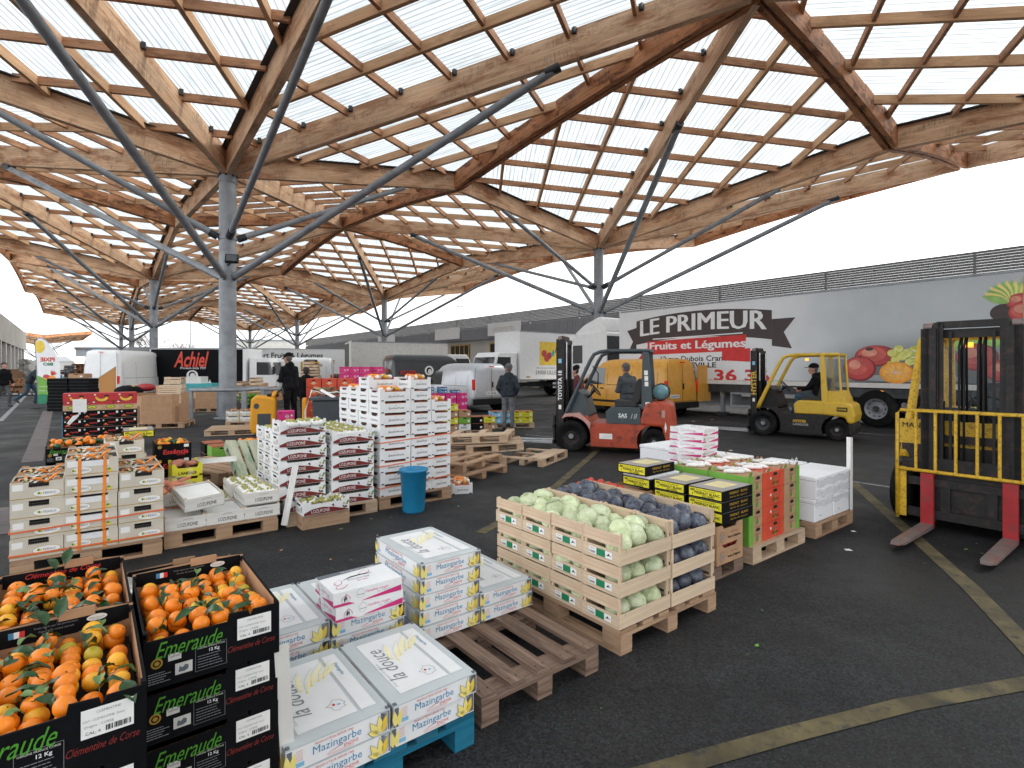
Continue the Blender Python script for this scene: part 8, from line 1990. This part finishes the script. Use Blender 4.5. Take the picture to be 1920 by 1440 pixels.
for c_ in range(4):
    for i in range(4): put('pinkbox', 'carton', f'magenta carton, {lvl(i, 4)}, pile before the silver van, column {["one", "two", "three", "four"][c_]}', 0, 0, 0, group='magenta cartons', loc=(-2.55 + c_ * .31, 15.6 + c_ * .08, PZ + i * .2), rz=R(14))
pallet(0, 0, 'pallet under the magenta pile before the silver van', 1.3, 1.0, 'x', 'pal_mid', loc=(-2.6, 15.55, 0), rot=(0, 0, R(14)))
column('bluebox', 'carton', 'small blue carton on the magenta pile by the silver van', -2.5, 15.65, 2, .09, R(14), z0=PZ + .8, sc=(.8, .8, .55))
column('bluebox', 'carton', 'small blue carton further right on the magenta pile', -2.15, 15.75, 2, .09, R(14), z0=PZ + .8, sc=(.9, .8, .55))
column('bluebox', 'carton', 'small blue carton at the right end of the magenta pile', -1.8, 15.85, 1, .09, R(14), z0=PZ + .8, sc=(.9, .8, .55))
for i in range(4): put('pinkbox', 'carton', f'magenta carton, {lvl(i, 4)}, beside the grey wheelie bin', 0, 0, 0, group='magenta cartons', loc=(-4.62, 10.6, PZ + i * .17), rz=R(20)).scale = (1, 1, .85)
# grey wheelie bin with cables
wb = thing('wheelie_bin', 'large dark grey wheelie bin with clutter and white cables behind the grape cartons', 'bin', (-3.10, 9.7, 0), R(12))
part('body', wb, lambda b: b.box(-.38, .38, -.35, .35, .12, 1.12, 'bin_dk', taper=(1.12, 1.12)), bevel=.03)
part('rim', wb, lambda b: b.box(-.47, .47, -.43, .43, 1.12, 1.17, 'bin_dk'), bevel=.01)
for x in (-.3, .3): wheel(wb, x, -.3, .1, .06)
b = MB(); b.tube([(-.5, -.4, .5), (-.52, -.42, .95), (-.42, -.4, 1.3), (-.3, -.3, 1.25)], .014, 'paper', n=6); b.tube([(-.5, -.44, .55), (-.2, -.48, .52), (.1, -.48, .75), (.2, -.44, 1.1)], .011, 'paper', n=6); b.tube([(.2, -.1, 1.2), (.5, -.1, 1.42), (.85, -.1, 1.35), (.9, -.1, 1.2)], .015, 'paper', n=6)
o = b.build('cable', None, (-3.10, 9.7, 0), R(12)); tag(o, 'white cables looping over the dark wheelie bin', 'cable')
b = MB(); rn = random.Random(4)
for i in range(16): X = X_((rn.uniform(-.35, .35), rn.uniform(-.3, .3), 1.18 + rn.uniform(0, .12)), rn.uniform(-.5, .5), rn.uniform(-.4, .4), rn.uniform(0, 6)); b.box(-.18, .18, -.03, .03, 0, .012, rn.choice(('kraft', 'green_pl', 'paper', 'pal_mid', 'kraft_d')), X)
tag(b.build('cardboard_scraps', None, (-3.10, 9.7, 0), R(12)), 'loose cardboard scraps on the wheelie bin', 'scraps', kind='stuff')
# pallets of fruit far behind the man
wall_('cr_wood', 'pale wooden crate in the far stacks right of the near column', 446, 478, 24, 7, 3, .165, 'far wooden crate stacks', 11)
wall_('cr_wood', 'pale wooden crate in the taller stack right of the pallet truck man', 566, 592, 30, 13, 2, .165, 'taller wooden crate stack', 12)
wall_('kraftbox', 'brown carton in the far row behind the guard rail', 478, 520, 26, 5, 4, .17, 'far row of brown cartons', 13)
wall_('limebox', 'green carton in the far row behind the guard rail', 450, 500, 23, 3, 4, .17, 'far row of green cartons', 14)
# litter and chalk on the asphalt
b = MB()
for (px, py) in ((1335, 787), (1300, 790), (1290, 851), (1298, 852), (1370, 845), (1590, 1032), (1600, 997), (1180, 1060), (118, 880)):
    p = Vector(G(px, py)); s = rn.uniform(.02, .05); b.add([p + Vector((-s, -s * .6, .005)), p + Vector((s, -s, .006)), p + Vector((s * .8, s * .7, .008)), p + Vector((-s * .7, s, .005))], [(0, 1, 2, 3)], 'paper')
rn2 = random.Random(77)
for k in range(46):
    u, v = rn2.uniform(.2, 7), rn2.choice((rn2.uniform(1.2, 2.0), rn2.uniform(3.4, 5.7), rn2.uniform(4.5, 5.7))); p = Vector(P(u, v)); s_ = rn2.uniform(.008, .028); q = rn2.uniform(0, 6.28); e1 = Vector((math.cos(q), math.sin(q), 0)) * s_; e2 = Vector((-math.sin(q), math.cos(q), 0)) * s_ * rn2.uniform(.3, 1)
    b.add([p - e1 + Vector((0, 0, .005)), p - e2 + Vector((0, 0, .006)), p + e1 + Vector((0, 0, .012)), p + e2 + Vector((0, 0, .006))], [(0, 1, 2, 3)], rn2.choice(('paper', 'leaf', 'kraft', 'leaf_l', 'kraft_d', 'lime')))
tag(b.build('litter'), 'scattered scraps of white paper on the asphalt', 'litter', kind='stuff')
